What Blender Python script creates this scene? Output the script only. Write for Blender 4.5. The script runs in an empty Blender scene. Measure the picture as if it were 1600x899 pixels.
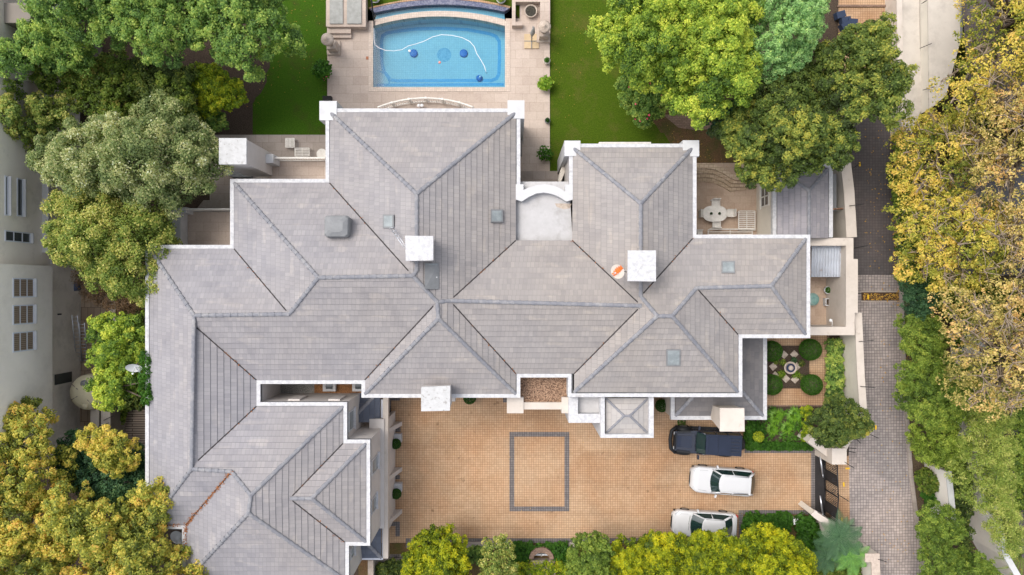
import bpy, bmesh, math, random
import numpy as np
from mathutils import Vector, Matrix
from mathutils.geometry import tessellate_polygon

random.seed(7); RNG = np.random.default_rng(11)
SC = bpy.context.scene
COL = SC.collection
R = math.radians

# ---------------------------------------------------------------- camera
HC = 50.0            # drone height above the garden, metres
FP = 1101.0          # focal length in pixels of the 1600 px wide photograph
cd = bpy.data.cameras.new("camera"); cam = bpy.data.objects.new("camera", cd); COL.objects.link(cam)
cam.location = (0, 0, HC); cam.rotation_euler = (0, 0, 0)
cd.sensor_width = 36.0; cd.lens = 36.0 * FP / 1600.0; cd.clip_start = 0.5; cd.clip_end = 2000
SC.camera = cam

# ---------------------------------------------------------------- light
SUN_EL, SUN_AZ = 61.0, 300.0       # azimuth clockwise from the top of the picture
w = bpy.data.worlds.new("World"); SC.world = w; w.use_nodes = True
wn = w.node_tree
sky = wn.nodes.new("ShaderNodeTexSky"); sky.sky_type = 'NISHITA'; sky.sun_disc = False
sky.sun_elevation = R(SUN_EL); sky.sun_rotation = R(SUN_AZ)
sky.air_density = 1.0; sky.dust_density = 4.0; sky.ozone_density = 1.0
bg = wn.nodes["Background"]; bg.inputs[1].default_value = 0.15
hs = wn.nodes.new("ShaderNodeHueSaturation"); hs.inputs['Saturation'].default_value = .42     # thin high cloud: a paler sky
wn.links.new(sky.outputs[0], hs.inputs['Color']); wn.links.new(hs.outputs[0], bg.inputs[0])
sl = bpy.data.lights.new("sun", 'SUN'); sl.energy = .8; sl.angle = R(30); sl.color = (1.0, 0.94, 0.86)
so = bpy.data.objects.new("sun", sl); COL.objects.link(so)
sd = Vector((math.sin(R(SUN_AZ)) * math.cos(R(SUN_EL)), math.cos(R(SUN_AZ)) * math.cos(R(SUN_EL)), math.sin(R(SUN_EL))))
so.rotation_euler = (-sd).to_track_quat('-Z', 'Y').to_euler(); so.location = sd * 120
vs = SC.view_settings; vs.view_transform = 'Standard'; vs.look = 'None'; vs.gamma = 1.0; vs.use_curve_mapping = False
vs.exposure = 0.82
SC.render.engine = 'CYCLES'
SC.cycles.max_bounces = 6; SC.cycles.diffuse_bounces = 3; SC.cycles.transparent_max_bounces = 8

# ---------------------------------------------------------------- helpers
def P(px, py, z=0.0):
    """the point of the place, at height z, seen at a pixel of the 1600x899 photograph"""
    return ((px - 800.0) / FP * (HC - z), -(py - 449.5) / FP * (HC - z), z)

def lin(c):   # sRGB 0-255 to linear
    return tuple(((v / 255.0) / 12.92 if v <= 10 else (((v / 255.0) + .055) / 1.055) ** 2.4) for v in c)

def tag(o, label=None, cat=None, group=None, kind=None):
    if label: o['label'] = label
    if cat: o['category'] = cat
    if group: o['group'] = group
    if kind: o['kind'] = kind
    return o

def empty(name, loc, label=None, cat=None, group=None, rz=0.0):
    o = bpy.data.objects.new(name, None); COL.objects.link(o)
    o.location = loc; o.rotation_euler = (0, 0, rz); o.empty_display_size = .2
    return tag(o, label, cat, group)

def rootloc(o):
    v = Vector((0, 0, 0))
    while o is not None:
        v += o.location; o = o.parent
    return v

class MB:
    """mesh builder: collects faces, then links them as one mesh object"""
    def __init__(s): s.v = []; s.f = []; s.uv = None; s.smooth = []
    def add(s, vs, fs, smooth=False):
        n = len(s.v); s.v += [tuple(v) for v in vs]; s.f += [tuple(i + n for i in f) for f in fs]
        s.smooth += [smooth] * len(fs); return s
    def poly(s, pts, smooth=False): return s.add(pts, [tuple(range(len(pts)))], smooth)
    def prism(s, plan, z0, z1, bottom=True):
        """plan: list of (x, y); any simple polygon"""
        a = sum(plan[i][0] * plan[(i + 1) % len(plan)][1] - plan[(i + 1) % len(plan)][0] * plan[i][1] for i in range(len(plan)))
        if a < 0: plan = plan[::-1]
        n = len(plan)
        vs = [(x, y, z0) for x, y in plan] + [(x, y, z1) for x, y in plan]
        fs = [(i, (i + 1) % n, n + (i + 1) % n, n + i) for i in range(n)]
        tri = tessellate_polygon([[Vector((x, y, 0)) for x, y in plan]])
        def up(t, off, flip):
            (ax, ay), (bx, by), (cx, cy) = [plan[i] for i in t]
            cr = (bx - ax) * (cy - ay) - (by - ay) * (cx - ax)
            t = t if cr > 0 else t[::-1]
            return tuple(i + off for i in (t[::-1] if flip else t))
        if n <= 4:
            fs.append(tuple(n + i for i in range(n)))
            if bottom: fs.append(tuple(range(n))[::-1])
        else:
            fs += [up(tuple(t), n, False) for t in tri]
            if bottom: fs += [up(tuple(t), 0, True) for t in tri]
        return s.add(vs, fs)
    def box(s, x0, y0, z0, x1, y1, z1):
        x0, x1 = min(x0, x1), max(x0, x1); y0, y1 = min(y0, y1), max(y0, y1)
        return s.prism([(x0, y0), (x1, y0), (x1, y1), (x0, y1)], z0, z1)
    def cbox(s, cx, cy, cz, sx, sy, sz, rz=0.0, rx=0.0, ry=0.0):
        m = Matrix.Translation((cx, cy, cz)) @ Matrix.Rotation(rz, 4, 'Z') @ Matrix.Rotation(ry, 4, 'Y') @ Matrix.Rotation(rx, 4, 'X')
        h = (sx / 2, sy / 2, sz / 2)
        vs = [m @ Vector((a * h[0], b * h[1], c * h[2])) for c in (-1, 1) for a, b in ((-1, -1), (1, -1), (1, 1), (-1, 1))]
        return s.add(vs, [(3, 2, 1, 0), (4, 5, 6, 7), (0, 1, 5, 4), (1, 2, 6, 5), (2, 3, 7, 6), (3, 0, 4, 7)])
    def sheet(s, pts, z):
        """flat polygon at height z, pts (x, y)"""
        tri = tessellate_polygon([[Vector((x, y, 0)) for x, y in pts]])
        fs = []
        for t in tri:
            (ax, ay), (bx, by), (cx, cy) = [pts[i] for i in t]
            cr = (bx - ax) * (cy - ay) - (by - ay) * (cx - ax)
            fs.append(tuple(t) if cr > 0 else tuple(t)[::-1])
        return s.add([(x, y, z) for x, y in pts], fs)
    def tube(s, pts, r, seg=6, smooth=True, cap=True):
        pts = [Vector(p) for p in pts]; n = len(pts)
        rs = list(r) if isinstance(r, (list, tuple)) else [r] * n
        vs = []; fs = []; prev = None
        for i, p in enumerate(pts):
            d = (pts[min(i + 1, n - 1)] - pts[max(i - 1, 0)])
            d = d.normalized() if d.length > 1e-9 else Vector((0, 0, 1))
            a = prev - d * prev.dot(d) if prev is not None else d.orthogonal()
            if a.length < 1e-6: a = d.orthogonal()
            a.normalize(); prev = a; b = d.cross(a)
            for k in range(seg):
                t = 2 * math.pi * k / seg
                vs.append(p + (a * math.cos(t) + b * math.sin(t)) * rs[i])
        for i in range(n - 1):
            for k in range(seg):
                k2 = (k + 1) % seg
                fs.append((i * seg + k, i * seg + k2, (i + 1) * seg + k2, (i + 1) * seg + k))
        if cap: fs += [tuple(range(seg))[::-1], tuple((n - 1) * seg + k for k in range(seg))]
        return s.add(vs, fs, smooth)
    def lathe(s, cx, cy, prof, seg=20, smooth=True):
        """prof: list of (radius, z) from bottom to top"""
        vs = []; fs = []; n = len(prof)
        for r, z in prof:
            for k in range(seg):
                t = 2 * math.pi * k / seg; vs.append((cx + r * math.cos(t), cy + r * math.sin(t), z))
        for i in range(n - 1):
            for k in range(seg):
                k2 = (k + 1) % seg; fs.append((i * seg + k, i * seg + k2, (i + 1) * seg + k2, (i + 1) * seg + k))
        fs.append(tuple((n - 1) * seg + k for k in range(seg))); fs.append(tuple(range(seg))[::-1])
        return s.add(vs, fs, smooth)
    def disc(s, cx, cy, z, r, seg=24):
        return s.add([(cx + r * math.cos(2 * math.pi * k / seg), cy + r * math.sin(2 * math.pi * k / seg), z) for k in range(seg)], [tuple(range(seg))])
    def ring(s, cx, cy, z, r0, r1, seg=28, a0=0.0, a1=2 * math.pi):
        vs = []; fs = []
        for k in range(seg + 1):
            t = a0 + (a1 - a0) * k / seg
            vs += [(cx + r0 * math.cos(t), cy + r0 * math.sin(t), z), (cx + r1 * math.cos(t), cy + r1 * math.sin(t), z)]
        for k in range(seg): fs.append((2 * k, 2 * k + 1, 2 * k + 3, 2 * k + 2))
        return s.add(vs, fs)
    def band(s, line, wdt, z0, z1):
        """a wall or strip of width wdt along the centre line [(x, y), ...]"""
        n = len(line); L = []; Rr = []
        for i, p in enumerate(line):
            p = Vector(p[:2]); a = Vector(line[max(i - 1, 0)][:2]); b = Vector(line[min(i + 1, n - 1)][:2])
            d1 = (p - a).normalized() if i > 0 else (b - p).normalized()
            d2 = (b - p).normalized() if i < n - 1 else d1
            m = (d1 + d2).normalized(); nrm = Vector((-m.y, m.x)); k = wdt / 2 / max(.35, m.dot(d1))
            L.append(tuple(p + nrm * k)); Rr.append(tuple(p - nrm * k))
        if z1 is None: return s.sheet(L + Rr[::-1], z0)
        for i in range(n - 1):
            s_ = MB().prism([L[i], L[i + 1], Rr[i + 1], Rr[i]], z0, z1)
            s.add(s_.v, s_.f)
        return s
    def build(s, name, m, parent=None, origin=None, **kw):
        me = bpy.data.meshes.new(name)
        if not s.v: return None
        V = np.array(s.v, dtype=np.float64)
        if parent is not None: off = np.array(rootloc(parent)); loc = Vector((0, 0, 0))
        else:
            mn, mx = V.min(0), V.max(0)
            off = np.array(origin) if origin is not None else np.array([(mn[0] + mx[0]) / 2, (mn[1] + mx[1]) / 2, mn[2]])
            loc = Vector(off)
        me.from_pydata((V - off).tolist(), [], s.f)
        if any(s.smooth): me.polygons.foreach_set('use_smooth', s.smooth)
        if s.uv is not None:
            u = me.uv_layers.new(name='UVMap'); flat = [c for f in s.uv for uv in f for c in uv]
            u.data.foreach_set('uv', flat)
        me.materials.append(m); me.update()
        o = bpy.data.objects.new(name, me); COL.objects.link(o); o.location = loc
        if parent is not None: o.parent = parent; 
        return tag(o, **kw)

def copy_tree(o, parent=None):
    c = o.copy(); COL.objects.link(c); c.parent = parent
    for ch in list(o.children): copy_tree(ch, c)
    return c

# ---------------------------------------------------------------- materials
def new_mat(name):
    m = bpy.data.materials.new(name); m.use_nodes = True
    return m, m.node_tree, m.node_tree.nodes["Principled BSDF"]

def N(t, kind, **kw):
    n = t.nodes.new(kind)
    for k, v in kw.items():
        if k in n.inputs: n.inputs[k].default_value = v
        else: setattr(n, k, v)
    return n

def rgba(c): return (*c[:3], 1.0)

def mixc(t, fac, a, b, mode='MIX'):
    n = t.nodes.new("ShaderNodeMix"); n.data_type = 'RGBA'; n.blend_type = mode
    for sock, v in ((n.inputs[0], fac), (n.inputs[6], a), (n.inputs[7], b)):
        if hasattr(v, 'links'): t.links.new(v, sock)
        elif isinstance(v, (int, float)): sock.default_value = v
        else: sock.default_value = rgba(v)
    return n.outputs[2]

def noise(t, vec, scale, detail=4, rough=.6, lo=.35, hi=.65):
    n = N(t, "ShaderNodeTexNoise"); n.inputs['Scale'].default_value = scale; n.inputs['Detail'].default_value = detail; n.inputs['Roughness'].default_value = rough
    t.links.new(vec, n.inputs['Vector'])
    r = N(t, "ShaderNodeMapRange"); r.inputs[1].default_value = lo; r.inputs[2].default_value = hi
    t.links.new(n.outputs[0], r.inputs[0]); return r.outputs[0]

def mat(name, c1, c2=None, scale=1.5, rough=.8, spec=.3, metal=0.0, stain=None, stain_scale=.4, stain_lo=.5, stain_hi=.75, fine=None, bump=0.0, bump_scale=30, coat=0.0):
    m, t, b = new_mat(name)
    tc = N(t, "ShaderNodeTexCoord"); vec = tc.outputs['Object']
    col = None
    if c2 is not None: col = mixc(t, noise(t, vec, scale, 5, .65), c1, c2)
    if fine is not None: col = mixc(t, noise(t, vec, fine[1], 3, .7, .4, .6), col if col else c1, fine[0])
    if stain is not None: col = mixc(t, noise(t, vec, stain_scale, 6, .7, stain_lo, stain_hi), col if col else c1, stain)
    if col: t.links.new(col, b.inputs['Base Color'])
    else: b.inputs['Base Color'].default_value = rgba(c1)
    b.inputs['Roughness'].default_value = rough; b.inputs['Specular IOR Level'].default_value = spec; b.inputs['Metallic'].default_value = metal
    if coat: b.inputs['Coat Weight'].default_value = coat; b.inputs['Coat Roughness'].default_value = .05
    if bump:
        bp = N(t, "ShaderNodeBump"); bp.inputs['Strength'].default_value = bump; bp.inputs['Distance'].default_value = .02
        nn = N(t, "ShaderNodeTexNoise"); nn.inputs['Scale'].default_value = bump_scale; nn.inputs['Detail'].default_value = 4
        t.links.new(vec, nn.inputs['Vector']); t.links.new(nn.outputs[0], bp.inputs['Height']); t.links.new(bp.outputs[0], b.inputs['Normal'])
    return m

def pavers(name, c1, c2, joint, wd, ht, jw=.02, offset=0.5, patch=None, patch_scale=.25, plo=.45, phi=.7, patch2=None, p2s=.12, rough=.85, rot=0.0, uv=False, wobble=0.0, jvar=False, tracks=False):
    m, t, b = new_mat(name)
    tc = N(t, "ShaderNodeTexCoord"); vec = tc.outputs['UV' if uv else 'Object']; src = vec
    if rot:
        mp = N(t, "ShaderNodeMapping"); mp.inputs['Rotation'].default_value = (0, 0, rot); t.links.new(vec, mp.inputs[0]); src = mp.outputs[0]
    if wobble:
        nn = N(t, "ShaderNodeTexNoise"); nn.inputs['Scale'].default_value = .35; t.links.new(vec, nn.inputs['Vector'])
        ma = N(t, "ShaderNodeVectorMath"); ma.operation = 'MULTIPLY_ADD'; ma.inputs[1].default_value = (wobble,) * 3
        t.links.new(nn.outputs[1], ma.inputs[0]); t.links.new(src, ma.inputs[2]); src = ma.outputs[0]
    br = N(t, "ShaderNodeTexBrick"); br.offset = offset; br.squash = 1.0
    br.inputs['Scale'].default_value = 1.0; br.inputs['Mortar Size'].default_value = jw / 2; br.inputs['Mortar Smooth'].default_value = .2
    br.inputs['Brick Width'].default_value = wd; br.inputs['Row Height'].default_value = ht; br.inputs['Bias'].default_value = 0.0
    br.inputs['Color1'].default_value = rgba(c1); br.inputs['Color2'].default_value = rgba(c2); br.inputs['Mortar'].default_value = rgba(joint)
    t.links.new(src, br.inputs['Vector'])
    if jvar:
        t.links.new(mixc(t, noise(t, vec, .5, 5, .7, .3, .7), joint, [v * 2.2 for v in joint]), br.inputs['Mortar'])
    col = br.outputs[0]
    col = mixc(t, noise(t, vec, 9, 3, .7, .3, .7), col, mixc(t, 1.0, col, (.86, .86, .86), 'MULTIPLY'))
    if patch is not None: col = mixc(t, noise(t, vec, patch_scale, 6, .7, plo, phi), col, mixc(t, 1.0, col, patch, 'MULTIPLY'))
    if patch2 is not None: col = mixc(t, noise(t, vec, p2s, 4, .6, .4, .65), col, mixc(t, 1.0, col, patch2, 'MULTIPLY'))
    if tracks:      # faint tyre marks along the drive and scattered oil spots
        mp2 = N(t, "ShaderNodeMapping"); mp2.inputs['Scale'].default_value = (.07, 1.5, 1); t.links.new(vec, mp2.inputs[0])
        col = mixc(t, noise(t, mp2.outputs[0], 1.0, 3, .6, .5, .72), col, mixc(t, 1.0, col, (.84, .83, .83), 'MULTIPLY'))
        col = mixc(t, noise(t, vec, 1.3, 2, .5, .70, .76), col, mixc(t, 1.0, col, (.62, .60, .58), 'MULTIPLY'))
    t.links.new(col, b.inputs['Base Color']); b.inputs['Roughness'].default_value = rough; b.inputs['Specular IOR Level'].default_value = .25
    return m

def leaf_mat(name, cols, trans=.42, rough=.55):
    """leaves: each leaf carries a random number 'tint' picked from the ramp of leaf colours"""
    m, t, b = new_mat(name)
    at = N(t, "ShaderNodeAttribute"); at.attribute_name = 'tint'
    cr = N(t, "ShaderNodeValToRGB"); t.links.new(at.outputs['Fac'], cr.inputs[0])
    el = cr.color_ramp.elements
    while len(el) < len(cols): el.new(.5)
    for i, c in enumerate(cols):
        el[i].position = i / max(1, len(cols) - 1); el[i].color = rgba(c)
    t.links.new(cr.outputs[0], b.inputs['Base Color']); b.inputs['Roughness'].default_value = rough; b.inputs['Specular IOR Level'].default_value = .25
    tr = N(t, "ShaderNodeBsdfTranslucent"); t.links.new(mixc(t, 1.0, cr.outputs[0], (1.25, 1.3, .7), 'MULTIPLY'), tr.inputs[0])
    mx = N(t, "ShaderNodeMixShader"); mx.inputs[0].default_value = trans
    t.links.new(b.outputs[0], mx.inputs[1]); t.links.new(tr.outputs[0], mx.inputs[2])
    t.links.new(mx.outputs[0], t.nodes["Material Output"].inputs[0])
    return m

M = {}
M['white'] = mat('white_plaster', (.57, .57, .575), (.50, .50, .50), 1.2, .7, stain=(.5, .48, .45), stain_scale=1.6, stain_lo=.62, stain_hi=.85)
M['whitemottle'] = mat('weathered_white_paint', (.53, .53, .53), (.45, .45, .445), 3, .8, stain=(.24, .22, .20), stain_scale=4.5, stain_lo=.56, stain_hi=.7)
M['whitecap'] = mat('clean_white_paint', (.50, .50, .515), (.43, .43, .445), 2.6, .75, stain=(.36, .345, .33), stain_scale=1.6, stain_lo=.55, stain_hi=.8, fine=((.57, .565, .565), 5))
M['cream'] = mat('cream_plaster', (.62, .55, .48), (.56, .49, .42), .8, .85, stain=(.42, .36, .30), stain_scale=.9, stain_lo=.55, stain_hi=.8)
M['creamlight'] = mat('pale_cream_coping', (.60, .535, .475), (.53, .47, .41), 1.1, .85, stain=(.36, .29, .22), stain_scale=1.8, stain_lo=.6, stain_hi=.8)
M['housewall'] = mat('pale_house_plaster', (.60, .56, .53), (.54, .50, .47), .8, .85)
M['greybeige'] = mat('grey_beige_plaster', (.56, .515, .455), (.50, .46, .405), .5, .85, stain=(.43, .39, .345), stain_scale=.5)
M['lightbeige'] = mat('light_beige_plaster', (.70, .65, .56), (.65, .60, .52), .5, .85, stain=(.48, .44, .385), stain_scale=.35)
M['nbwall'] = mat('near_white_cream_plaster', (.86, .80, .73), (.80, .745, .68), .5, .85, stain=(.68, .63, .57), stain_scale=.35)  # one even near-white cream for the neighbour and east garden walls
M['nbgrey'] = mat('neighbour_grey_plaster', (.84, .78, .71), (.78, .72, .65), .5, .85, stain=(.52, .48, .43), stain_scale=.4)
M['darkbeige'] = mat('taupe_plaster', (.25, .22, .19), (.21, .185, .16), .5, .9)
M['flatroof'] = mat('white_membrane', (.50, .49, .49), (.43, .42, .415), 1.1, .8, stain=(.30, .28, .265), stain_scale=.9, stain_lo=.52, stain_hi=.8)
M['gravelbrown'] = mat('brown_gravel', (.05, .028, .02), (.13, .065, .04), 9, .9, fine=((.40, .26, .17), 13), bump=.6)
M['leafbed'] = mat('leaf_litter_bed', (.22, .09, .035), (.10, .05, .025), 6, .9, fine=((.35, .17, .07), 15), bump=.5)
M['gravelgrey'] = mat('grey_gravel', (.22, .21, .19), (.10, .10, .085), 3, .9, fine=((.33, .31, .29), 14))
M['slateroof'] = None
M['dark'] = mat('dark_gap', (.03, .028, .027), None, rough=.9)
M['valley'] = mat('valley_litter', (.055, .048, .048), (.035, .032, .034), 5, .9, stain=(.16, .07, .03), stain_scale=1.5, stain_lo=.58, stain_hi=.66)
M['blindslat'] = mat('blind_slats', (.26, .20, .15), None, rough=.7)
M['verge'] = mat('verge_soil', (.09, .062, .04), (.055, .042, .028), 3, .95, fine=((.14, .10, .06), 12), bump=.5)
M['draindark'] = mat('drain_channel', (.05, .03, .02), (.09, .05, .025), 6, .9)
M['glass'] = mat('window_glass', (.05, .06, .065), None, rough=.08, spec=.9)
M['skyglass'] = mat('skylight_glass', (.30, .33, .33), (.2, .225, .23), 2, rough=.12, spec=.8)
M['blind'] = mat('brown_blind', (.16, .11, .08), (.10, .07, .05), 3, rough=.7)
M['alu'] = mat('aluminium', (.60, .62, .66), None, rough=.35, metal=.8)
M['greymetal'] = mat('grey_painted_metal', (.22, .225, .23), (.18, .185, .19), 2, rough=.5)
M['blackmetal'] = mat('black_steel', (.018, .018, .02), None, rough=.45)
M['blacksheet'] = mat('black_gate_sheet', (.032, .028, .028), (.022, .02, .02), 1.5, rough=.6)
M['winframe'] = mat('pale_blue_frame', (.60, .62, .68), None, rough=.5)
M['soil'] = mat('garden_soil', (.05, .034, .024), (.03, .022, .015), 3, .95, fine=((.085, .06, .042), 14), bump=.6)
M['mulch'] = mat('red_brown_mulch', (.105, .055, .028), (.06, .038, .018), 1.2, .95, fine=((.15, .09, .04), 12), stain=(.06, .075, .012), stain_scale=.6, stain_lo=.45, stain_hi=.7, bump=.6)
M['rubbletop'] = mat('pale_stone', (.55, .46, .39), (.42, .34, .28), 5, .9)
M['stone'] = mat('garden_stone', (.52, .44, .37), (.40, .33, .27), 4, .9, stain=(.28, .22, .17), stain_scale=2.5)
M['bark'] = mat('bark', (.13, .10, .075), (.07, .055, .042), 6, .95)
M['palebark'] = mat('pale_bark', (.34, .27, .20), (.22, .17, .12), 5, .95)
M['terracotta'] = mat('terracotta', (.38, .15, .08), (.30, .12, .065), 3, .85)
M['ironwhite'] = mat('white_cast_iron', (.76, .73, .68), (.62, .59, .54), 5, .6)
M['plasticwhite'] = mat('white_plastic', (.8, .8, .8), None, rough=.4)
M['tank'] = mat('beige_plastic_tank', (.66, .60, .42), (.60, .54, .37), 1.5, .6)
M['iron_sheet'] = mat('galvanised_sheet', (.50, .53, .58), (.42, .44, .48), 1.5, rough=.45, metal=.35, stain=(.22, .10, .05), stain_scale=1.2, stain_lo=.62, stain_hi=.72)
M['rust'] = mat('rusty_pipe', (.38, .27, .2), (.2, .08, .04), 6, rough=.8)
M['orange'] = mat('orange_paint', (.75, .16, .02), None, rough=.5)
M['yellow'] = mat('yellow_road_paint', (.80, .50, .02), None, rough=.6)
M['greenwater'] = mat('green_cover', (.12, .28, .25), (.3, .42, .38), 4, rough=.3)
M['cushion'] = mat('grey_green_canvas', (.36, .36, .34), (.28, .28, .26), 3, .9)
M['pinkpetal'] = mat('pink_petals', (.75, .08, .16), None, rough=.6)
M['yellowstone'] = mat('yellow_slab', (.55, .42, .26), (.48, .36, .22), 2, .9)

M['driveway'] = pavers('orange_cobbles', (.57, .39, .245), (.49, .33, .20), (.28, .175, .105), .165, .165, .026, 0.0, patch=(.66, .645, .63), patch_scale=.24, plo=.45, phi=.80, patch2=(.97, .86, .78), p2s=.3, jvar=False, tracks=True)
M['greycobble'] = pavers('grey_cobbles', (.215, .19, .18), (.165, .148, .145), (.05, .045, .045), .165, .165, .024, 0.0)
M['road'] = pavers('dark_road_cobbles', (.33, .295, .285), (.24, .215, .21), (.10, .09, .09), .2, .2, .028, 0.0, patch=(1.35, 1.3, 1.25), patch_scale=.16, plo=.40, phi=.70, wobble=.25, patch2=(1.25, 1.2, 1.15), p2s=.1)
M['roadnorth'] = pavers('darker_road_cobbles', (.12, .106, .105), (.10, .089, .089), (.07, .061, .062), .2, .2, .024, 0.0, patch=(1.3, 1.2, 1.15), patch_scale=.25)  # darker grey cobbles with fainter joints
M['deck'] = pavers('travertine', (.56, .465, .395), (.49, .40, .335), (.38, .30, .245), 1.0, .62, .018, .5, patch=(.82, .80, .80), patch_scale=.45, plo=.42, phi=.8)
M['deckgrey'] = pavers('grey_travertine', (.42, .36, .32), (.36, .31, .27), (.26, .21, .18), .9, .6, .02, .5, patch=(.8, .78, .76), patch_scale=.5)
M['decktan'] = pavers('tan_travertine', (.56, .43, .33), (.48, .36, .27), (.40, .29, .21), .8, .5, .018, .5, patch=(.85, .8, .78), patch_scale=.6)
M['brickpath'] = pavers('brown_brick', (.30, .20, .145), (.23, .15, .11), (.10, .07, .05), .24, .12, .02, .5)
M['slabs'] = pavers('brown_slabs', (.46, .35, .25), (.34, .25, .18), (.13, .095, .065), .45, .9, .03, .5)
M['boards'] = pavers('weathered_boards', (.40, .32, .26), (.31, .25, .20), (.05, .035, .025), 4.0, .17, .05, .5)
M['coping'] = pavers('small_coping_blocks', (.62, .52, .44), (.53, .44, .37), (.40, .33, .28), .16, .16, .016, 0.0)
M['stepstone'] = pavers('rough_tan_stone', (.56, .44, .32), (.47, .36, .25), (.30, .22, .15), .32, .22, .03, .5)

def lawn_mat(name, c1, c2, c3):
    m, t, b = new_mat(name); tc = N(t, "ShaderNodeTexCoord"); v = tc.outputs['Object']
    col = mixc(t, noise(t, v, 7, 6, .8, .3, .7), c1, c2)
    col = mixc(t, noise(t, v, .45, 6, .75, .5, .75), col, c3)
    col = mixc(t, noise(t, v, 17, 3, .8, .38, .62), col, mixc(t, 1.0, col, (.45, .5, .4), 'MULTIPLY'))
    t.links.new(col, b.inputs['Base Color']); b.inputs['Roughness'].default_value = .9; b.inputs['Specular IOR Level'].default_value = .1
    return m
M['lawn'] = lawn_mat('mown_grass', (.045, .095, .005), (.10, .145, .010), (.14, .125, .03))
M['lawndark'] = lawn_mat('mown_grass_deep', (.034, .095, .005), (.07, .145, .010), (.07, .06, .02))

def roof_mat(name, c1, c2, joint, tilew):
    m, t, b = new_mat(name); tc = N(t, "ShaderNodeTexCoord"); uv = tc.outputs['UV']; ob = tc.outputs['Object']
    def brick(a, bb, w_, jn, js):
        br = N(t, "ShaderNodeTexBrick"); br.offset = .5; br.inputs['Scale'].default_value = 1
        br.inputs['Mortar Size'].default_value = js; br.inputs['Mortar Smooth'].default_value = .3
        br.inputs['Brick Width'].default_value = w_; br.inputs['Row Height'].default_value = 1.0
        br.inputs['Color1'].default_value = rgba(a); br.inputs['Color2'].default_value = rgba(bb); br.inputs['Mortar'].default_value = rgba(jn)
        t.links.new(uv, br.inputs['Vector']); return br.outputs[0]
    base = brick(c1, c2, tilew, [(a + b_) / 2 * .90 for a, b_ in zip(c1, c2)], .022)
    runs = brick((.95, .95, .95), (1.07, 1.065, 1.05), tilew * 3, (1, 1, 1), 0.0)
    col = mixc(t, 1.0, base, runs, 'MULTIPLY')
    light = noise(t, uv, .55, 2, .5, .60, .66)
    col = mixc(t, light, col, mixc(t, 1.0, col, (1.13, 1.11, 1.07), 'MULTIPLY'))
    col = mixc(t, noise(t, ob, .12, 4, .6, .35, .65), col, mixc(t, 1.0, col, (1.03, 1.0, .95), 'MULTIPLY'))
    col = mixc(t, noise(t, ob, .8, 6, .7, .5, .8), col, mixc(t, 1.0, col, (.80, .81, .84), 'MULTIPLY'))
    sx = N(t, "ShaderNodeSeparateXYZ"); t.links.new(ob, sx.inputs[0]); mr = N(t, "ShaderNodeMapRange"); mr.inputs[1].default_value = -20; mr.inputs[2].default_value = 2      # cast of reflected light painted into the tiles: cooler west, warmer east
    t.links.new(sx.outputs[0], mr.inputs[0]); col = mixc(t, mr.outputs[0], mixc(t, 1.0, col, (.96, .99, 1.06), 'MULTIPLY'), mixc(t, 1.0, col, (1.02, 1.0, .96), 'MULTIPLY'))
    t.links.new(col, b.inputs['Base Color']); b.inputs['Roughness'].default_value = .75; b.inputs['Specular IOR Level'].default_value = .3
    return m
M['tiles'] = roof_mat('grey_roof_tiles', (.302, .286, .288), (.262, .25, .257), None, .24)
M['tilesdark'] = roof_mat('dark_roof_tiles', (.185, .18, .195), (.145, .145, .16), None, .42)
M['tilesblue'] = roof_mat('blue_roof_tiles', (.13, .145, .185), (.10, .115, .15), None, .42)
M['butt'] = mat('tile_edge', (.17, .175, .205), None, rough=.9)
M['ridge'] = mat('ridge_tiles', (.24, .24, .255), (.185, .19, .215), 3.5, .85, stain=(.34, .33, .325), stain_scale=2.0, stain_lo=.5, stain_hi=.7)
# ================================================================ GROUND
def W(pts, z=0.0): return [P(x, y, z)[:2] for x, y in pts]
def rect(x0, y0, x1, y1, z=0.0): return W([(x0, y0), (x1, y0), (x1, y1), (x0, y1)], z)
def wob(pts, amp=4, n=6, seed=3):
    r_ = random.Random(seed); o_ = []
    for i in range(len(pts)):
        a, c = pts[i], pts[(i + 1) % len(pts)]
        for k in range(n): f = k / n; o_.append((a[0] + (c[0] - a[0]) * f + r_.uniform(-amp, amp), a[1] + (c[1] - a[1]) * f + r_.uniform(-amp, amp)))
    return o_
def ground(name, m, *polys, z=0.0):
    b = MB()
    for p in polys: b.sheet(p, z)
    return b.build(name, m, kind='structure')

# one sheet of earth, with the hole the pool is dug into
pool_hole = (P(560, 0)[0], P(0, 139)[1], P(806, 0)[0], P(0, -60)[1])   # x0 y0 x1 y1
x0, y0, x1, y1 = pool_hole; G = 300
b = MB()
for q in ((-G, -G, G, y0), (-G, y1, G, G), (-G, y0, x0, y1), (x1, y0, G, y1)):
    b.sheet([(q[0], q[1]), (q[2], q[1]), (q[2], q[3]), (q[0], q[3])], 0)
b.build('ground', M['soil'], kind='structure')

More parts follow.
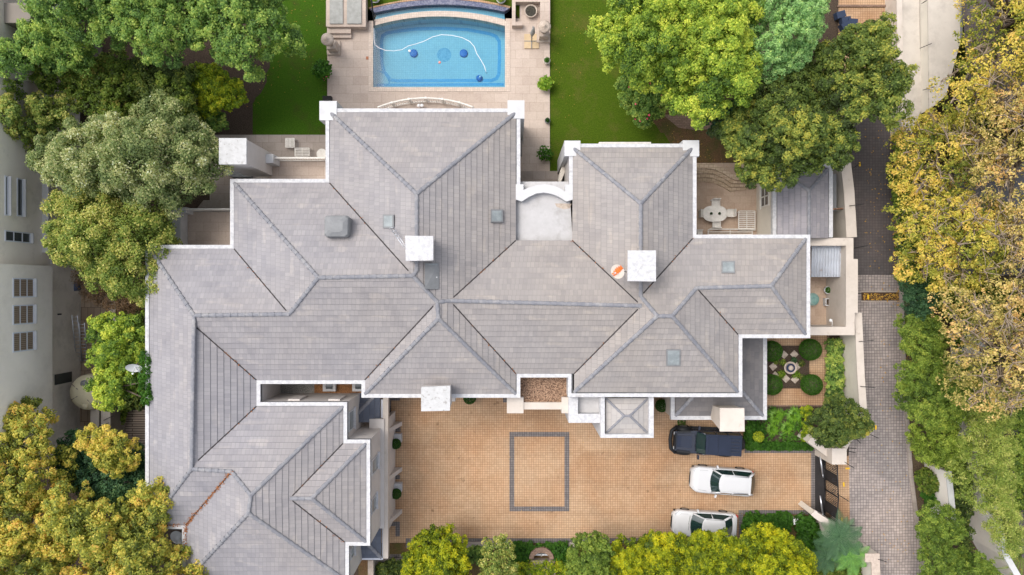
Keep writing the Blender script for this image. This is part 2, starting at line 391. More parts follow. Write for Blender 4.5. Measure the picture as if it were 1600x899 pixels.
ground('lawn_left', M['lawndark'], rect(395, -60, 511, 211), z=.012)
ground('lawn_right', M['lawn'], W([(859, -60), (1180, -60), (1180, 150), (1120, 185), (1040, 175), (1035, 205), (1062, 232), (859, 300)]), z=.012)
ground('lawn_top', M['lawn'], W([(572, 30)] + [(576 + 222 * i / 24, (lambda t: 13 * (1 - t) + 11 * t - 15 * 4 * t * (1 - t))(i / 24)) for i in range(25)] + [(812, 30), (812, -60), (572, -60)]), z=.006)
ground('mulch_bed', M['mulch'], W(wob([(1035, 160), (1240, 130), (1240, 290), (1085, 262), (1056, 232), (1016, 190)])), z=.016)
ground('mulch_left', M['soil'], W(wob([(300, 60), (425, 30), (418, 120), (392, 165), (384, 205), (320, 205)], 5)), z=.02)
b = MB(); b.sheet(W([(1036, 180), (1062, 178), (1100, 186), (1124, 200), (1090, 204), (1060, 200)]), .03)
b.build('garden_path', M['brickpath'], kind='structure')

# terrace paving round the pool and beside the house
D = .10
b = MB()
for q in (rect(512, 137, 859, 300), rect(512, 36, 583, 137), rect(790, 30, 859, 137), rect(812, -60, 859, 30), rect(510, -60, 572, 42)):
    xs = [p[0] for p in q]; ys = [p[1] for p in q]; b.box(min(xs), min(ys), 0.004, max(xs), max(ys), D)
b.build('pool_terrace', M['deck'], kind='structure')
ground('west_terrace', M['deckgrey'], rect(328, 211, 512, 420), z=.03)
ground('east_terrace', M['decktan'], rect(1080, 255, 1215, 380), z=.03)
ground('passage_paving', M['deckgrey'], rect(805, 268, 900, 320), z=D + .006)

# driveway
dz = .03
ground('driveway', M['driveway'], rect(560, 560, 1163, 848), rect(1163, 707, 1275, 797), z=dz)
b = MB()
def strip(x0, y0, x1, y1): b.sheet(rect(x0, y0, x1, y1), dz + .005)
strip(796, 675, 889.5, 682.5); strip(796, 791.5, 889.5, 799); strip(796, 682.5, 803.5, 791.5); strip(882, 682.5, 889.5, 791.5)
strip(640, 841, 1066, 848.5); strip(1154, 797, 1275, 803.5); strip(1154, 803.5, 1161, 850); strip(1163, 701.5, 1275, 708)
strip(1267, 708, 1273, 797); strip(604, 622, 611, 668); strip(606, 668, 626, 675); strip(606, 675, 610.5, 742); strip(606, 742, 625, 749)
strip(606, 749, 610.5, 815); strip(606, 815, 625, 822); strip(618, 822, 625, 838); strip(606, 866, 640, 873); strip(611, 622, 625, 626); strip(786, 622, 792, 629)
strip(634, 841, 640, 856)
b.build('paving_border', M['greycobble'], kind='structure')
ground('gate_threshold', M['blacksheet'], W([(1273, 708), (1290, 720), (1290, 812), (1273, 800)]), z=dz + .010)
ground('kerb_apron', M['driveway'], W([(1290, 720), (1326, 712), (1328, 840), (1290, 815)]), z=dz + .002)
ground('bed_south', M['mulch'], rect(560, 848.5, 1160, 1000), rect(1161, 803.5, 1300, 1000), z=.034)

# the road behind the boundary wall
ground('road', M['road'], W([(1330, 430), (1407, 430), (1412, 600), (1425, 760), (1443, 899), (1470, 1100), (1330, 1100), (1326, 840), (1326, 700), (1320, 600)]), z=.02)
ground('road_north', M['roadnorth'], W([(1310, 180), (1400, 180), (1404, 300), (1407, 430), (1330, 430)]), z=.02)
b = MB(); ke = [(1398, 180), (1402, 300), (1407, 450), (1412, 600), (1422, 740), (1432, 820), (1443, 899), (1468, 1100)]
b.band(W(ke), .28, .004, .14); b.build('road_kerb', M['deckgrey'], kind='structure')
ground('verge', M['verge'], W([(x + 5, y) for x, y in ke] + [(1700, 1100), (1700, 180)]), z=.014)
b = MB(); b.sheet(rect(1345.5, 457, 1406, 470), .026); b.build('drain_channel', M['draindark'], kind='structure')
b = MB(); b.sheet(rect(1345.5, 454.5, 1406, 457), .030); b.sheet(rect(1345.5, 470, 1406, 472.5), .030); b.build('drain_edge', M['deckgrey'], kind='structure')
ground('neighbour_drive', M['driveway'], rect(1310, -80, 1400, 9), rect(1310, 12, 1400, 110), z=.02)
b = MB(); b.box(*P(1308, 12)[:2], .004, *P(1397, 9)[:2], .16); b.build('brick_step', M['brickpath'], kind='structure')
b = MB()
for (x, y, a) in ((1368, 668, 0), (1324, 732, math.pi / 2), (1318, 757, .1), (1315, 812, .1), (1343, 257, .05), (1356, 464, 0)):
    c = P(x, y, 0); b.cbox(c[0], c[1], .04, .11, .30, .014, rz=a)
b.build('painted_marks', M['yellow'], kind='structure')
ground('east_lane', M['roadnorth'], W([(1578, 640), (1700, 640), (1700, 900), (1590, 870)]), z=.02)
ground('neighbour_yard', M['slabs'], W([(70, 560), (185, 560), (185, 668), (60, 680)]), W([(100, 400), (180, 400), (180, 560), (100, 560)]), z=.018)
b = MB(); b.sheet(rect(178, 640, 236, 760), .03); b.build('board_walk', M['boards'], kind='structure')

# ================================================================ POOL
pool = empty('swimming_pool', (P(686, 70)[0], P(686, 70)[1], -1.3), 'blue tiled swimming pool with a curved far rim and dark line inlay', 'pool')
def arc_y(x, yl, yc, yr, xl=583, xr=789):       # curved rim through three pixel rows
    t = (x - xl) / (xr - xl); s = 4 * t * (1 - t)
    return yl * (1 - t) + yr * t + (yc - (yl + yr) / 2) * s
xs_ = [583 + (789 - 583) * i / 24 for i in range(25)]
rim_in = [(x, arc_y(x, 41, 26, 41)) for x in xs_]       # north edge of the water
rim_out = [(x, arc_y(x, 32, 17.5, 31)) for x in xs_]
WZ = .02
M['pooltile'] = pavers('pale_blue_mosaic', (.37, .53, .58), (.34, .50, .565), (.25, .40, .50), .16, .16, .02, 0.0, patch=(.85, .92, .98), patch_scale=.25, rough=.3)
M['poolline'] = mat('dark_blue_mosaic', (.10, .34, .55), (.07, .27, .47), 6, .35)
M['poolnavy'] = mat('navy_mosaic', (.05, .065, .13), (.11, .12, .19), 9, .6, fine=((.20, .20, .26), 7))
M['medallion'] = mat('grey_blue_medallion', (.10, .28, .42), (.22, .42, .55), 9, .4)
basin = MB(); pts = W([(583, 137)] + rim_in + [(789, 137)], WZ)
basin.sheet(pts, -1.25)
n = len(pts)
for i in range(n):
    a, c = pts[i], pts[(i + 1) % n]; basin.poly([(a[0], a[1], -1.25), (c[0], c[1], -1.25), (c[0], c[1], D), (a[0], a[1], D)])
basin.build('basin', M['pooltile'], pool)
def water_mat():
    m, t, b_ = new_mat('pool_water')
    gl = N(t, "ShaderNodeBsdfGlossy"); gl.inputs['Roughness'].default_value = .04
    tp = N(t, "ShaderNodeBsdfTransparent"); tp.inputs[0].default_value = (.62, .88, .97, 1)
    fr = N(t, "ShaderNodeFresnel"); fr.inputs[0].default_value = 1.33
    bp = N(t, "ShaderNodeBump"); bp.inputs['Strength'].default_value = .06; nn = N(t, "ShaderNodeTexNoise"); nn.inputs['Scale'].default_value = 2.5
    t.links.new(nn.outputs[0], bp.inputs['Height']); t.links.new(bp.outputs[0], fr.inputs[1]); t.links.new(bp.outputs[0], gl.inputs['Normal'])
    mx = N(t, "ShaderNodeMixShader"); t.links.new(fr.outputs[0], mx.inputs[0]); t.links.new(tp.outputs[0], mx.inputs[1]); t.links.new(gl.outputs[0], mx.inputs[2])
    t.links.new(mx.outputs[0], t.nodes["Material Output"].inputs[0]); return m
M['water'] = water_mat()
b = MB(); b.sheet(pts, WZ); b.build('water', M['water'], pool)
bz = -1.24
def bw(l): return W(l, bz)
b = MB()
loop = [(610, 125), (597, 108), (596, 60), (600, 50), (612, 48), (650, 44), (690, 44), (730, 46), (768, 53), (780, 60), (782, 70), (780, 118), (775, 124), (765, 126), (690, 126)]
loop = [(610, 125)] + [(600, 112), (596.5, 98), (596, 65), (598, 56), (604, 52), (620, 49), (650, 45.5), (690, 44.5), (730, 46.5), (765, 53), (775, 57), (780, 65), (780.5, 90), (779.5, 116), (776, 123), (768, 126), (700, 126), (620, 126.5), (610, 125)]
b.band(bw(loop), .24, bz, None)
b.band(bw([(586, 133), (787, 132)]), .20, bz + .002, None)
arc = [P(588, 128, bz)[0:2]]
b.ring(*P(586, 133, bz)[:2], bz + .004, 1.0, 1.1, 14, 0.1, 1.45)
b.build('line_inlay', M['poolline'], pool)
b = MB()
for q in ((646.5, 84), (724.5, 84)): c = P(*q, bz); b.lathe(c[0], c[1], [(.29, bz + .002), (.29, bz + .09), (.22, bz + .12), (.08, bz + .13)], 20)
M['bluefit'] = mat('blue_light_niche', (.02, .14, .42), None, rough=.4)
for q in ((646.5, 84), (724.5, 84)):
    c = P(*q, bz); f = MB(); f.lathe(c[0], c[1], [(.29, bz + .002), (.29, bz + .09), (.22, bz + .12), (.08, bz + .13)], 20); f.build('pool_light', M['bluefit'], pool)
c = P(694, 86, bz); b = MB()
b.disc(c[0], c[1], bz + .002, .50)
b.ring(c[0], c[1], bz + .005, .44, .52); b.ring(c[0], c[1], bz + .005, .18, .24)
for k in range(16):
    t = k * math.pi / 8
    for q in (.33,): b.cbox(c[0] + q * math.cos(t), c[1] + q * math.sin(t), bz + .008, .14, .03, .006, rz=t)
b.build('medallion', M['medallion'], pool)
cop = MB(); cop.sheet(W(rim_in + rim_out[::-1], D), D + .035)
xo = W(rim_out, D); xi = W(rim_in, D)
cop.prism([xi[i] for i in range(25)] + [xo[i] for i in range(24, -1, -1)], -.4, D + .03)
L_ = [P(576, 0, D)[0], P(583, 0, D)[0]]; R_ = [P(789, 0, D)[0], P(797, 0, D)[0]]
cop.box(L_[0], P(0, 137, D)[1], .02, L_[1], P(0, 33, D)[1], D + .03); cop.box(R_[0], P(0, 137, D)[1], .02, R_[1], P(0, 33, D)[1], D + .03)
cop.box(L_[0], P(0, 143.5, D)[1], .02, R_[1], P(0, 137, D)[1], D + .03)
cop.build('coping', M['coping'], pool)
# overflow trough behind the curved rim
o2 = [(x, arc_y(x, 23, 8, 21, 577, 797)) for x in [586 + 202 * i / 24 for i in range(25)]]
o3 = [(x, arc_y(x, 15, 0, 14, 577, 797)) for x in [578 + 218 * i / 24 for i in range(25)]]
o4 = [(x, arc_y(x, 13, -3, 11, 577, 797)) for x in [576 + 222 * i / 24 for i in range(25)]]
b = MB(); b.sheet(W(rim_out + o2[::-1]), -.45); b.build('trough_floor', M['pooltile'], pool)
b = MB(); b.sheet(W(rim_out + o2[::-1], -.1), -.12); b.build('trough_water', M['water'], pool)
b = MB(); b.prism(W(o2) + W(o3)[::-1], -.5, D - .02); b.build('trough_wall', M['poolnavy'], pool)
b = MB(); b.prism(W(o3) + W(o4)[::-1], -.3, D + .01); b.build('trough_edging', M['driveway'], pool)

hz = WZ + .03
b = MB(); hp = [(584, 42), (584.5, 62), (586, 70), (592, 75), (602, 79), (615, 80), (628, 78), (638, 72), (650, 69), (662, 65), (676, 58), (690, 54.5), (706, 55.5), (722, 59), (734, 65), (741, 73), (745, 84), (752, 95), (757, 104), (760, 115)]
hq = []
for i in range(len(hp) - 1):
    for k in range(3): t = k / 3; hq.append(P(hp[i][0] * (1 - t) + hp[i + 1][0] * t, hp[i][1] * (1 - t) + hp[i + 1][1] * t, hz))
hq.append(P(760, 115, -.6)); b.tube(hq, .024, 6)
tag(b.build('pool_hose', M['plasticwhite']), 'long white suction hose curling across the pool water', 'hose')
cl = empty('pool_cleaner', P(749, 123, -1.24), 'small blue round pool cleaner resting at the end of the white hose', 'pool cleaner')
c = P(749, 123, -1.24); b = MB(); b.lathe(c[0], c[1], [(.22, c[2]), (.23, c[2] + .12), (.12, c[2] + .2)], 18); b.build('cleaner_body', M['bluefit'], cl)
b = MB(); b.tube([(c[0] + .02, c[1], c[2] + .18), (c[0] + .08, c[1] + .08, c[2] + .35)], .05, 8); b.build('swivel', M['plasticwhite'], cl)
c = P(640, 80, WZ); b = MB(); b.lathe(c[0], c[1], [(.02, WZ - .02), (.09, WZ), (.09, WZ + .05), (.03, WZ + .08)], 12); tag(b.build('pool_float', M['plasticwhite']), 'small white float bobbing beside the left round pool light', 'float')
c = P(687, 98, WZ); b = MB(); b.lathe(c[0], c[1], [(.02, WZ - .02), (.09, WZ), (.09, WZ + .05), (.03, WZ + .08)], 12); tag(b.build('pool_float', mat('pink_plastic', (.8, .3, .25), None, rough=.5)), 'small pink float beside the round mosaic medallion', 'float')
b = MB(); b.tube([P(580, -4, 2.2), P(584, 32, .25), P(584.5, 44, .2)], [.06, .05, .03], 6)
tag(b.build('hose_pole', M['blackmetal']), 'dark pole leaning over the left end of the pool rim', 'pole')
c = P(574.5, 91, D); b = MB(); b.cbox(c[0], c[1], D + .012, .22, .22, .024); tag(b.build('drain_cover', M['terracotta']), 'small square red brown cover set in the paving left of the pool', 'drain cover')

# ================================================================ HOUSE
house = empty('house', (0, 0, 0), 'large villa with joined grey tiled hip roofs and white parapets', 'house')
ZE, TP = 6.8, .47
AF = 1.0 / FP
def plane(side, px):
    D_ = HC - ZE
    if side == 'W': return (1, 0, (px - 800) * D_ * AF)
    if side == 'E': return (-1, 0, -(px - 800) * D_ * AF)
    if side == 'N': return (0, -1, (px - 449.5) * D_ * AF)       # dist = -Y - c
    if side == 'S': return (0, 1, -(px - 449.5) * D_ * AF)
def solve(pl, px, py, ze=ZE, tp=TP):
    ax = (px - 800) * AF; ay = -(py - 449.5) * AF
    k = pl[0] * ax + pl[1] * ay
    # dist = k*(HC - z) - c ; z = ze + tp*dist
    return (ze + tp * (k * HC - pl[2])) / (1 + tp * k)
FACES = [  # (side, eave pixel, outline in pixels)
 ('N', 176, [(516, 176), (806, 176), (651, 303)]),
 ('E', 806, [(806, 176), (806, 376), (703, 470), (683, 472), (645, 431), (651, 423), (651, 303)]),
 ('W', 515, [(516, 176), (651, 303), (651, 423), (645, 431), (515, 286)]),
 ('N', 286, [(366, 286), (515, 286), (645, 431), (497, 434)]),
 ('W', 366, [(366, 286), (497, 434), (452, 491), (366, 389)]),
 ('N', 389, [(234, 389), (366, 389), (452, 491), (303, 493)]),
 ('W', 234, [(234, 389), (303, 493), (299, 733), (234, 820)]),
 ('S', 594, [(401, 594), (303, 508), (303, 493), (452, 491), (497, 434), (645, 431), (683, 472), (570, 594)]),
 ('E', 401, [(303, 508), (401, 594), (401, 635), (305, 724), (299, 733), (303, 493)]),
 ('N', 635, [(401, 635), (536, 635), (392, 774), (362, 737), (299, 733), (305, 724)]),
 ('S', 820, [(234, 820), (299, 733), (362, 737), (291, 820)]),
 ('W', 291, [(291, 820), (362, 737), (392, 774), (388, 802), (291, 906)]),
 ('E', 537, [(536, 635), (536, 693), (453, 779), (539, 847), (539, 906), (388, 802), (392, 774)]),
 ('S', 906, [(291, 906), (388, 802), (539, 906)]),
 ('N', 693, [(536, 693), (572, 693), (487, 779), (453, 779)]),
 ('E', 572, [(572, 693), (572, 847), (487, 779)]),
 ('S', 847, [(539, 847), (453, 779), (487, 779), (572, 847)]),
 ('W', 570, [(570, 594), (683, 472), (685, 498), (570, 616)]),
 ('E', 806, [(683, 472), (703, 470), (806, 584), (806, 616), (685, 498)]),
 ('S', 616, [(570, 616), (685, 498), (806, 616)]),
 ('N', 376, [(806, 376), (894, 376), (1002, 478), (703, 470)]),
 ('S', 584, [(806, 584), (703, 470), (1002, 478), (897, 584)]),
 ('N', 231, [(895, 231), (1082, 231), (1001, 318)]),
 ('W', 895, [(895, 231), (1001, 318), (1001, 463), (1027, 494), (1002, 478), (894, 376)]),
 ('W', 897, [(897, 584), (1002, 478), (1027, 494), (897, 613)]),
 ('E', 1082, [(1082, 231), (1082, 373), (1001, 463), (1001, 318)]),
 ('N', 373, [(1082, 373), (1259, 373), (1205, 447), (1088, 450), (1050, 494), (1027, 494), (1001, 463)]),
 ('E', 1259, [(1259, 373), (1259, 523), (1205, 447)]),
 ('S', 523, [(1153, 523), (1088, 450), (1205, 447), (1259, 523)]),
 ('E', 1153, [(1088, 450), (1153, 523), (1153, 613), (1050, 494)]),
 ('S', 613, [(897, 613), (1027, 494), (1050, 494), (1153, 613)]),
]
def roof_vertices(faces, ze=ZE, tp=TP, pl=plane):
    acc = {}
    for side, px, out in faces:
        q = pl(side, px)
        for p in out: acc.setdefault(p, []).append(solve(q, *p, ze, tp))
    return {p: P(p[0], p[1], max(ze, sum(z) / len(z)) if min(z) > ze + .35 else ze) for p, z in acc.items()}
RV = roof_vertices(FACES)

def courses(faces, RVV, parent, name, mt, step=.335, lift=.035, ze=ZE):
    """roof slopes laid in stepped tile courses; returns one mesh of tiles and one of tile edges"""
    tb = MB(); tb.uv = []; eb = MB()
    for side, px, out in faces:
        V = [Vector(RVV[p]) for p in out]
        dirv = {'W': (1, 0), 'E': (-1, 0), 'N': (0, -1), 'S': (0, 1)}[side]
        us = (dirv[1], -dirv[0])
        def vv(p): return p[0] * dirv[0] + p[1] * dirv[1]
        v0 = min(vv(p) for p in V); v1 = max(vv(p) for p in V); nC = int((v1 - v0) / step) + 1
        for tri in tessellate_polygon([[Vector((p.x, p.y, 0)) for p in V]]):
            T = [V[i] for i in tri]
            cr = (T[1].x - T[0].x) * (T[2].y - T[0].y) - (T[1].y - T[0].y) * (T[2].x - T[0].x)
            if abs(cr) < 1e-6: continue
            if cr < 0: T = T[::-1]
            for k in range(nC):
                a, c = v0 + k * step, v0 + (k + 1) * step
                pg = T
                for lim, sgn in ((a, 1), (c, -1)):
                    o_ = []
                    for i in range(len(pg)):
                        p, q = pg[i], pg[(i + 1) % len(pg)]; dp, dq = sgn * (vv(p) - lim), sgn * (vv(q) - lim)
                        if dp >= 0: o_.append(p)
                        if (dp > 0 and dq < 0) or (dp < 0 and dq > 0): o_.append(p + (q - p) * (dp / (dp - dq)))
                    pg = o_
                    if len(pg) < 3: break
                if len(pg) < 3: continue
                pts = []
                for p in pg:
                    f = 1 - (vv(p) - a) / step; pts.append(Vector((p.x, p.y, p.z + lift * f)))
                tb.poly(pts); tb.uv.append([((p.x * us[0] + p.y * us[1]) + k * .07 % .3, k + min(.999, max(.001, (vv(p) - a) / step))) for p in pg])
                for i in range(len(pg)):
                    p, q = pg[i], pg[(i + 1) % len(pg)]
                    if abs(vv(p) - a) < 1e-4 and abs(vv(q) - a) < 1e-4 and (p - q).length > 1e-3:
                        dx = Vector((-dirv[0], -dirv[1], 0)) * .003
                        eb.poly([p + dx, q + dx, pts[(i + 1) % len(pg)] + dx, pts[i] + dx])
    o = tb.build(name, mt, parent)
    eb.build('tile_edge', M['butt'], o)
    return o
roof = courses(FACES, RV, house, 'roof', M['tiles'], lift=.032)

def caps(lines, RVV, parent, r=.118, m='ridge', seglen=.42):
    for p, q in lines:
        b = MB(); a, c = Vector(RVV[p]), Vector(RVV[q]); L = (c - a).length; n_ = max(1, round(L / seglen)); d = (c - a) / n_
        side = d.normalized().cross(Vector((0, 0, 1))).normalized(); up = side.cross(d.normalized()).normalized()
        for i in range(n_):
            s0 = a + d * i; s1 = a + d * (i + 1.03)
            vs_ = []
            for s_, rr in ((s0, r * .82), (s1, r * 1.14)):
                for k in range(7):
                    t = math.pi * k / 6
                    vs_.append(s_ + side * rr * math.cos(t) + up * (rr * .62 * math.sin(t) + .015))
            b.add(vs_, [(k, k + 1, k + 8, k + 7) for k in range(6)] + [tuple(range(7))[::-1], tuple(range(7, 14))], False)
        b.build('ridge_tiles', M[m], parent)
HIPS = [((516, 176), (651, 303)), ((806, 176), (651, 303)), ((651, 303), (651, 423)), ((651, 423), (645, 431)), ((497, 434), (645, 431)), ((645, 431), (683, 472)),
 ((366, 286), (497, 434)), ((452, 491), (497, 434)), ((303, 493), (452, 491)), ((234, 389), (303, 493)), ((303, 493), (299, 733)), ((234, 820), (299, 733)),
 ((299, 733), (362, 737)), ((362, 737), (392, 774)), ((392, 774), (388, 802)), ((536, 635), (392, 774)), ((291, 906), (388, 802)), ((539, 906), (388, 802)),
 ((453, 779), (487, 779)), ((572, 693), (487, 779)), ((572, 847), (487, 779)), ((683, 472), (685, 498)), ((570, 616), (685, 498)), ((806, 616), (685, 498)),
 ((703, 470), (1002, 478)), ((683, 472), (703, 470)), ((895, 231), (1001, 318)), ((1082, 231), (1001, 318)), ((1001, 318), (1001, 463)), ((1001, 463), (1027, 494)),
 ((1002, 478), (1027, 494)), ((1027, 494), (1050, 494)), ((1050, 494), (1088, 450)), ((1088, 450), (1205, 447)), ((1259, 373), (1205, 447)), ((1259, 523), (1205, 447)),
 ((897, 613), (1027, 494)), ((1153, 613), (1050, 494))]
HIPS.remove(((1002, 478), (1027, 494)))
caps(HIPS, RV, roof)
VALS = [((515, 286), (645, 431)), ((366, 389), (452, 491)), ((806, 376), (703, 470)), ((401, 594), (303, 508)), ((401, 635), (305, 724)), ((291, 820), (362, 737)),
 ((536, 693), (453, 779)), ((539, 847), (453, 779)), ((570, 594), (683, 472)), ((806, 584), (703, 470)), ((894, 376), (1002, 478)), ((897, 584), (1002, 478)),
 ((1082, 373), (1001, 463)), ((1153, 523), (1088, 450))]
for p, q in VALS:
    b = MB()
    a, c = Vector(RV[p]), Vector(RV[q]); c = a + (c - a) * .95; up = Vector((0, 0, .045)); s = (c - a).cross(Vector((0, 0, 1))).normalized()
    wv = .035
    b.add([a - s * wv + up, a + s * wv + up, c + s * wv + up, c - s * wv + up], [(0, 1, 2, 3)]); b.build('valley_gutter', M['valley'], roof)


# white parapet gutters round the eaves: outer edge lines (pixel at eave height)
GW = 5.8   # px
def gutter_band(line, wpx=GW, zlo=ZE - .30, zhi=ZE + .05, m='whitecap', z=None):
    """line of outer-edge pixels; the band lies to the RIGHT of the walking direction"""
    z = ZE if z is None else z
    pts = [Vector(P(x, y, z)[:2]) for x, y in line]; wd = wpx * (HC - z) * AF; n_ = len(pts); inn = []
    for i, p in enumerate(pts):
        d1 = (p - pts[i - 1]).normalized() if i > 0 else (pts[1] - p).normalized()
        d2 = (pts[i + 1] - p).normalized() if i < n_ - 1 else d1
        m_ = (d1 + d2).normalized(); nr = Vector((m_.y, -m_.x)); inn.append(p + nr * wd / max(.35, m_.dot(d1)))
    b = MB()
    for i in range(n_ - 1):
        b.prism([tuple(pts[i]), tuple(pts[i + 1]), tuple(inn[i + 1]), tuple(inn[i])], zlo, zhi)
    return b
G1 = [(539.5, 1000), (545.5, 1000)]
gl = [
 [(227.5, 826.5), (227.5, 383), (360, 383), (360, 280), (509, 280), (509, 170), (813, 170), (813, 300)],
 [(889, 300), (889, 225), (1088, 225), (1088, 367), (1265.5, 367), (1265.5, 528.5), (1159.5, 528.5), (1159.5, 620.5), (887, 620.5), (887, 590), (813, 590), (813, 621.5), (565, 621.5), (565, 600), (407, 600), (407, 628.5), (542.5, 628.5), (542.5, 687), (578.5, 687), (578.5, 852.5), (545.5, 852.5), (545.5, 912), (285, 912), (285, 826.5), (227.5, 826.5)],
]
for line in gl:
    gutter_band(line).build('parapet', M['whitecap'], house)
# thin dark shadow gap channel between parapet and tiles is the real gutter
for line in gl:
    b = gutter_band(line, 8.2, ZE - .28, ZE - .12); b.build('gutter', M['greymetal'], house)
# walls: the solid under the roof, following the parapet line
def inset(line, k=.02):
    return line
walls = MB()
def wallrun(line, z0, z1, t=.25, m='housewall'):
    pts = [Vector(P(x, y, ZE)[:2]) for x, y in line]; n_ = len(pts); A = []; B_ = []
    for i, p in enumerate(pts):
        d1 = (p - pts[i - 1]).normalized() if i > 0 else (pts[1] - p).normalized()
        d2 = (pts[i + 1] - p).normalized() if i < n_ - 1 else d1
        m_ = (d1 + d2).normalized(); nr = Vector((m_.y, -m_.x)); k = max(.35, m_.dot(d1)); A.append(p + nr * .015 / k); B_.append(p + nr * t / k)
    for i in range(n_ - 1): walls.prism([tuple(A[i]), tuple(A[i + 1]), tuple(B_[i + 1]), tuple(B_[i])], z0, z1)
wallrun(gl[0], .01, ZE - .31); wallrun(gl[1], .01, ZE - .31)
walls.build('wall', M['housewall'], house)

# flat roof between the two north wings, with its curved parapet
fb = MB(); zf = 6.35
fb.prism(W([(813, 376.5), (813, 284), (889, 284), (895, 376.5)], zf), zf - .3, zf); 
fb.prism(W([(803, 376.5), (803, 310), (813.5, 310), (813.5, 376.5)], zf), zf - .3, zf - .006)
fb.build('flat_roof', M['flatroof'], house)
b = MB(); zc = ZE + .06
outer = [(818, 297), (826, 293.5), (838, 289.5), (851, 288), (864, 290), (874, 294), (883, 299.5)]
inner = [(895, 312), (885, 315), (874, 308), (862, 303), (850, 301), (838, 302.5), (826, 308), (815, 315), (806, 312)]
b.prism(W([(806, 288), (818, 288)] + outer + [(883, 288.5), (895, 288.5)] + inner, zc), 5.5, zc); b.build('curved_parapet', M['white'], house)
b = MB(); c0 = P(867, 318, zf); c1 = P(893, 326, zf); b.sheet([(c0[0], c0[1]), (c1[0], c0[1] - .02), (c1[0] - .1, c1[1]), (c1[0] - .5, c1[1] - .05), (c0[0] + .1, c1[1] + .1)], zf + .004)
b.build('roof_patch', M['stone'], house)
# corner pillars
for (ax, ay, bx, by) in ((499, 158, 526, 188), (793, 157, 819.5, 185.5), (882, 220, 907, 244), (1067, 219.5, 1092.5, 244.5)):
    b = MB(); z = ZE + .10; q = W([(ax, ay), (bx, ay), (bx, by), (ax, by)], z); b.prism(q, .0, z)
    cx = (q[0][0] + q[1][0]) / 2; cy = (q[1][1] + q[2][1]) / 2
    b.build('corner_pillar', M['white'], house)

# chimneys
def chimney(tp, z1, bt, z0, m='whitemottle', body='housewall', capt=.14):
    """tp, bt: pixel corner lists of the top at height z1 and the bottom at height z0"""
    T = W(tp, z1); B_ = W(bt, z0)
    cx = sum(p[0] for p in T) / 4; cy = sum(p[1] for p in T) / 4
    T2 = [(cx + (p[0] - cx) * .94, cy + (p[1] - cy) * .94) for p in T]
    b = MB(); vs_ = [(x, y, z0) for x, y in B_] + [(x, y, z1 - capt) for x, y in T2]
    b.add(vs_, [(0, 1, 5, 4), (1, 2, 6, 5), (2, 3, 7, 6), (3, 0, 4, 7), (4, 5, 6, 7)])
    o = b.build('chimney', M[body], house)
    b = MB(); b.prism(T, z1 - capt, z1); b.build('chimney_cap', M[m], o)
    return o
def rc(x0, y0, x1, y1): return [(x0, y1), (x1, y1), (x1, y0), (x0, y0)]
chimney(rc(342, 216, 385, 257), 8.0, [tuple(q) for q in rc(386, 242, 428, 276)], 2.9, 'whitemottle', 'housewall')
chimney([(634, 408), (677, 407), (677, 369), (633, 368.5)], 11.0, rc(641, 374, 676, 409), 9.0, 'whitecap')
chimney([(980.5, 439.5), (1025, 440), (1025, 391.5), (981, 391.5)], 10.6, rc(979, 396, 1016, 436), 8.0, 'whitecap', 'cream')
chimney([(658, 643), (703, 642), (703.5, 603), (658, 605)], 8.4, [(664, 630), (706, 630), (706, 600), (664, 600)], 6.6, 'whitemottle')
chimney([(1125, 674.5), (1163.5, 674.5), (1163, 638), (1125, 638)], 6.2, [(1110, 653.5), (1146, 653.5), (1146, 633), (1112, 633)], 3.3, 'creamlight', 'cream')

# roof lights, hatch
def on_roof(px, py):
    """height of the roof surface at a pixel"""
    best = None
    for side, e, out in FACES:
        ins = False; n_ = len(out)
        for i in range(n_):
            (xa, ya), (xb, yb) = out[i], out[(i + 1) % n_]
            if (ya > py) != (yb > py) and px < (xb - xa) * (py - ya) / (yb - ya) + xa: ins = not ins
        if ins: best = solve(plane(side, e), px, py)
    return best if best else ZE
def slab_on_roof(x0, y0, x1, y1, h, shrink=0.0):
    q = [(x0, y1), (x1, y1), (x1, y0), (x0, y0)]
    lo = []; hi = []
    for x, y in q:
        z = on_roof((x + (x0 + x1) / 2) / 2, (y + (y0 + y1) / 2) / 2); zz = on_roof(x, y)
        p = P(x, y, zz); lo.append(Vector((p[0], p[1], zz - .02))); hi.append(Vector((p[0], p[1], zz + h)))
    b = MB(); b.add(lo + hi, [(0, 1, 5, 4), (1, 2, 6, 5), (2, 3, 7, 6), (3, 0, 4, 7), (4, 5, 6, 7)]); return b
def skylight(x0, y0, x1, y1, m='skyglass', h=.12, bar=False):
    o = slab_on_roof(x0, y0, x1, y1, h).build('skylight', M['greymetal'], house)
    e = 2.2
    slab_on_roof(x0 + e, y0 + e, x1 - e, y1 - e, h + .012).build('pane', M[m], o)
    if bar: slab_on_roof(x0 + e, (y0 + y1) / 2 + 1, x1 - e, (y0 + y1) / 2 + 3, h + .03).build('glazing_bar', M['whitecap'], o)
    return o
skylight(599, 336, 616, 357, h=.2); skylight(664, 411, 686, 452, bar=True); skylight(767, 328, 786, 348, h=.2)
skylight(1127, 408, 1148, 427, h=.06); skylight(1041, 546, 1063, 572, h=.06)

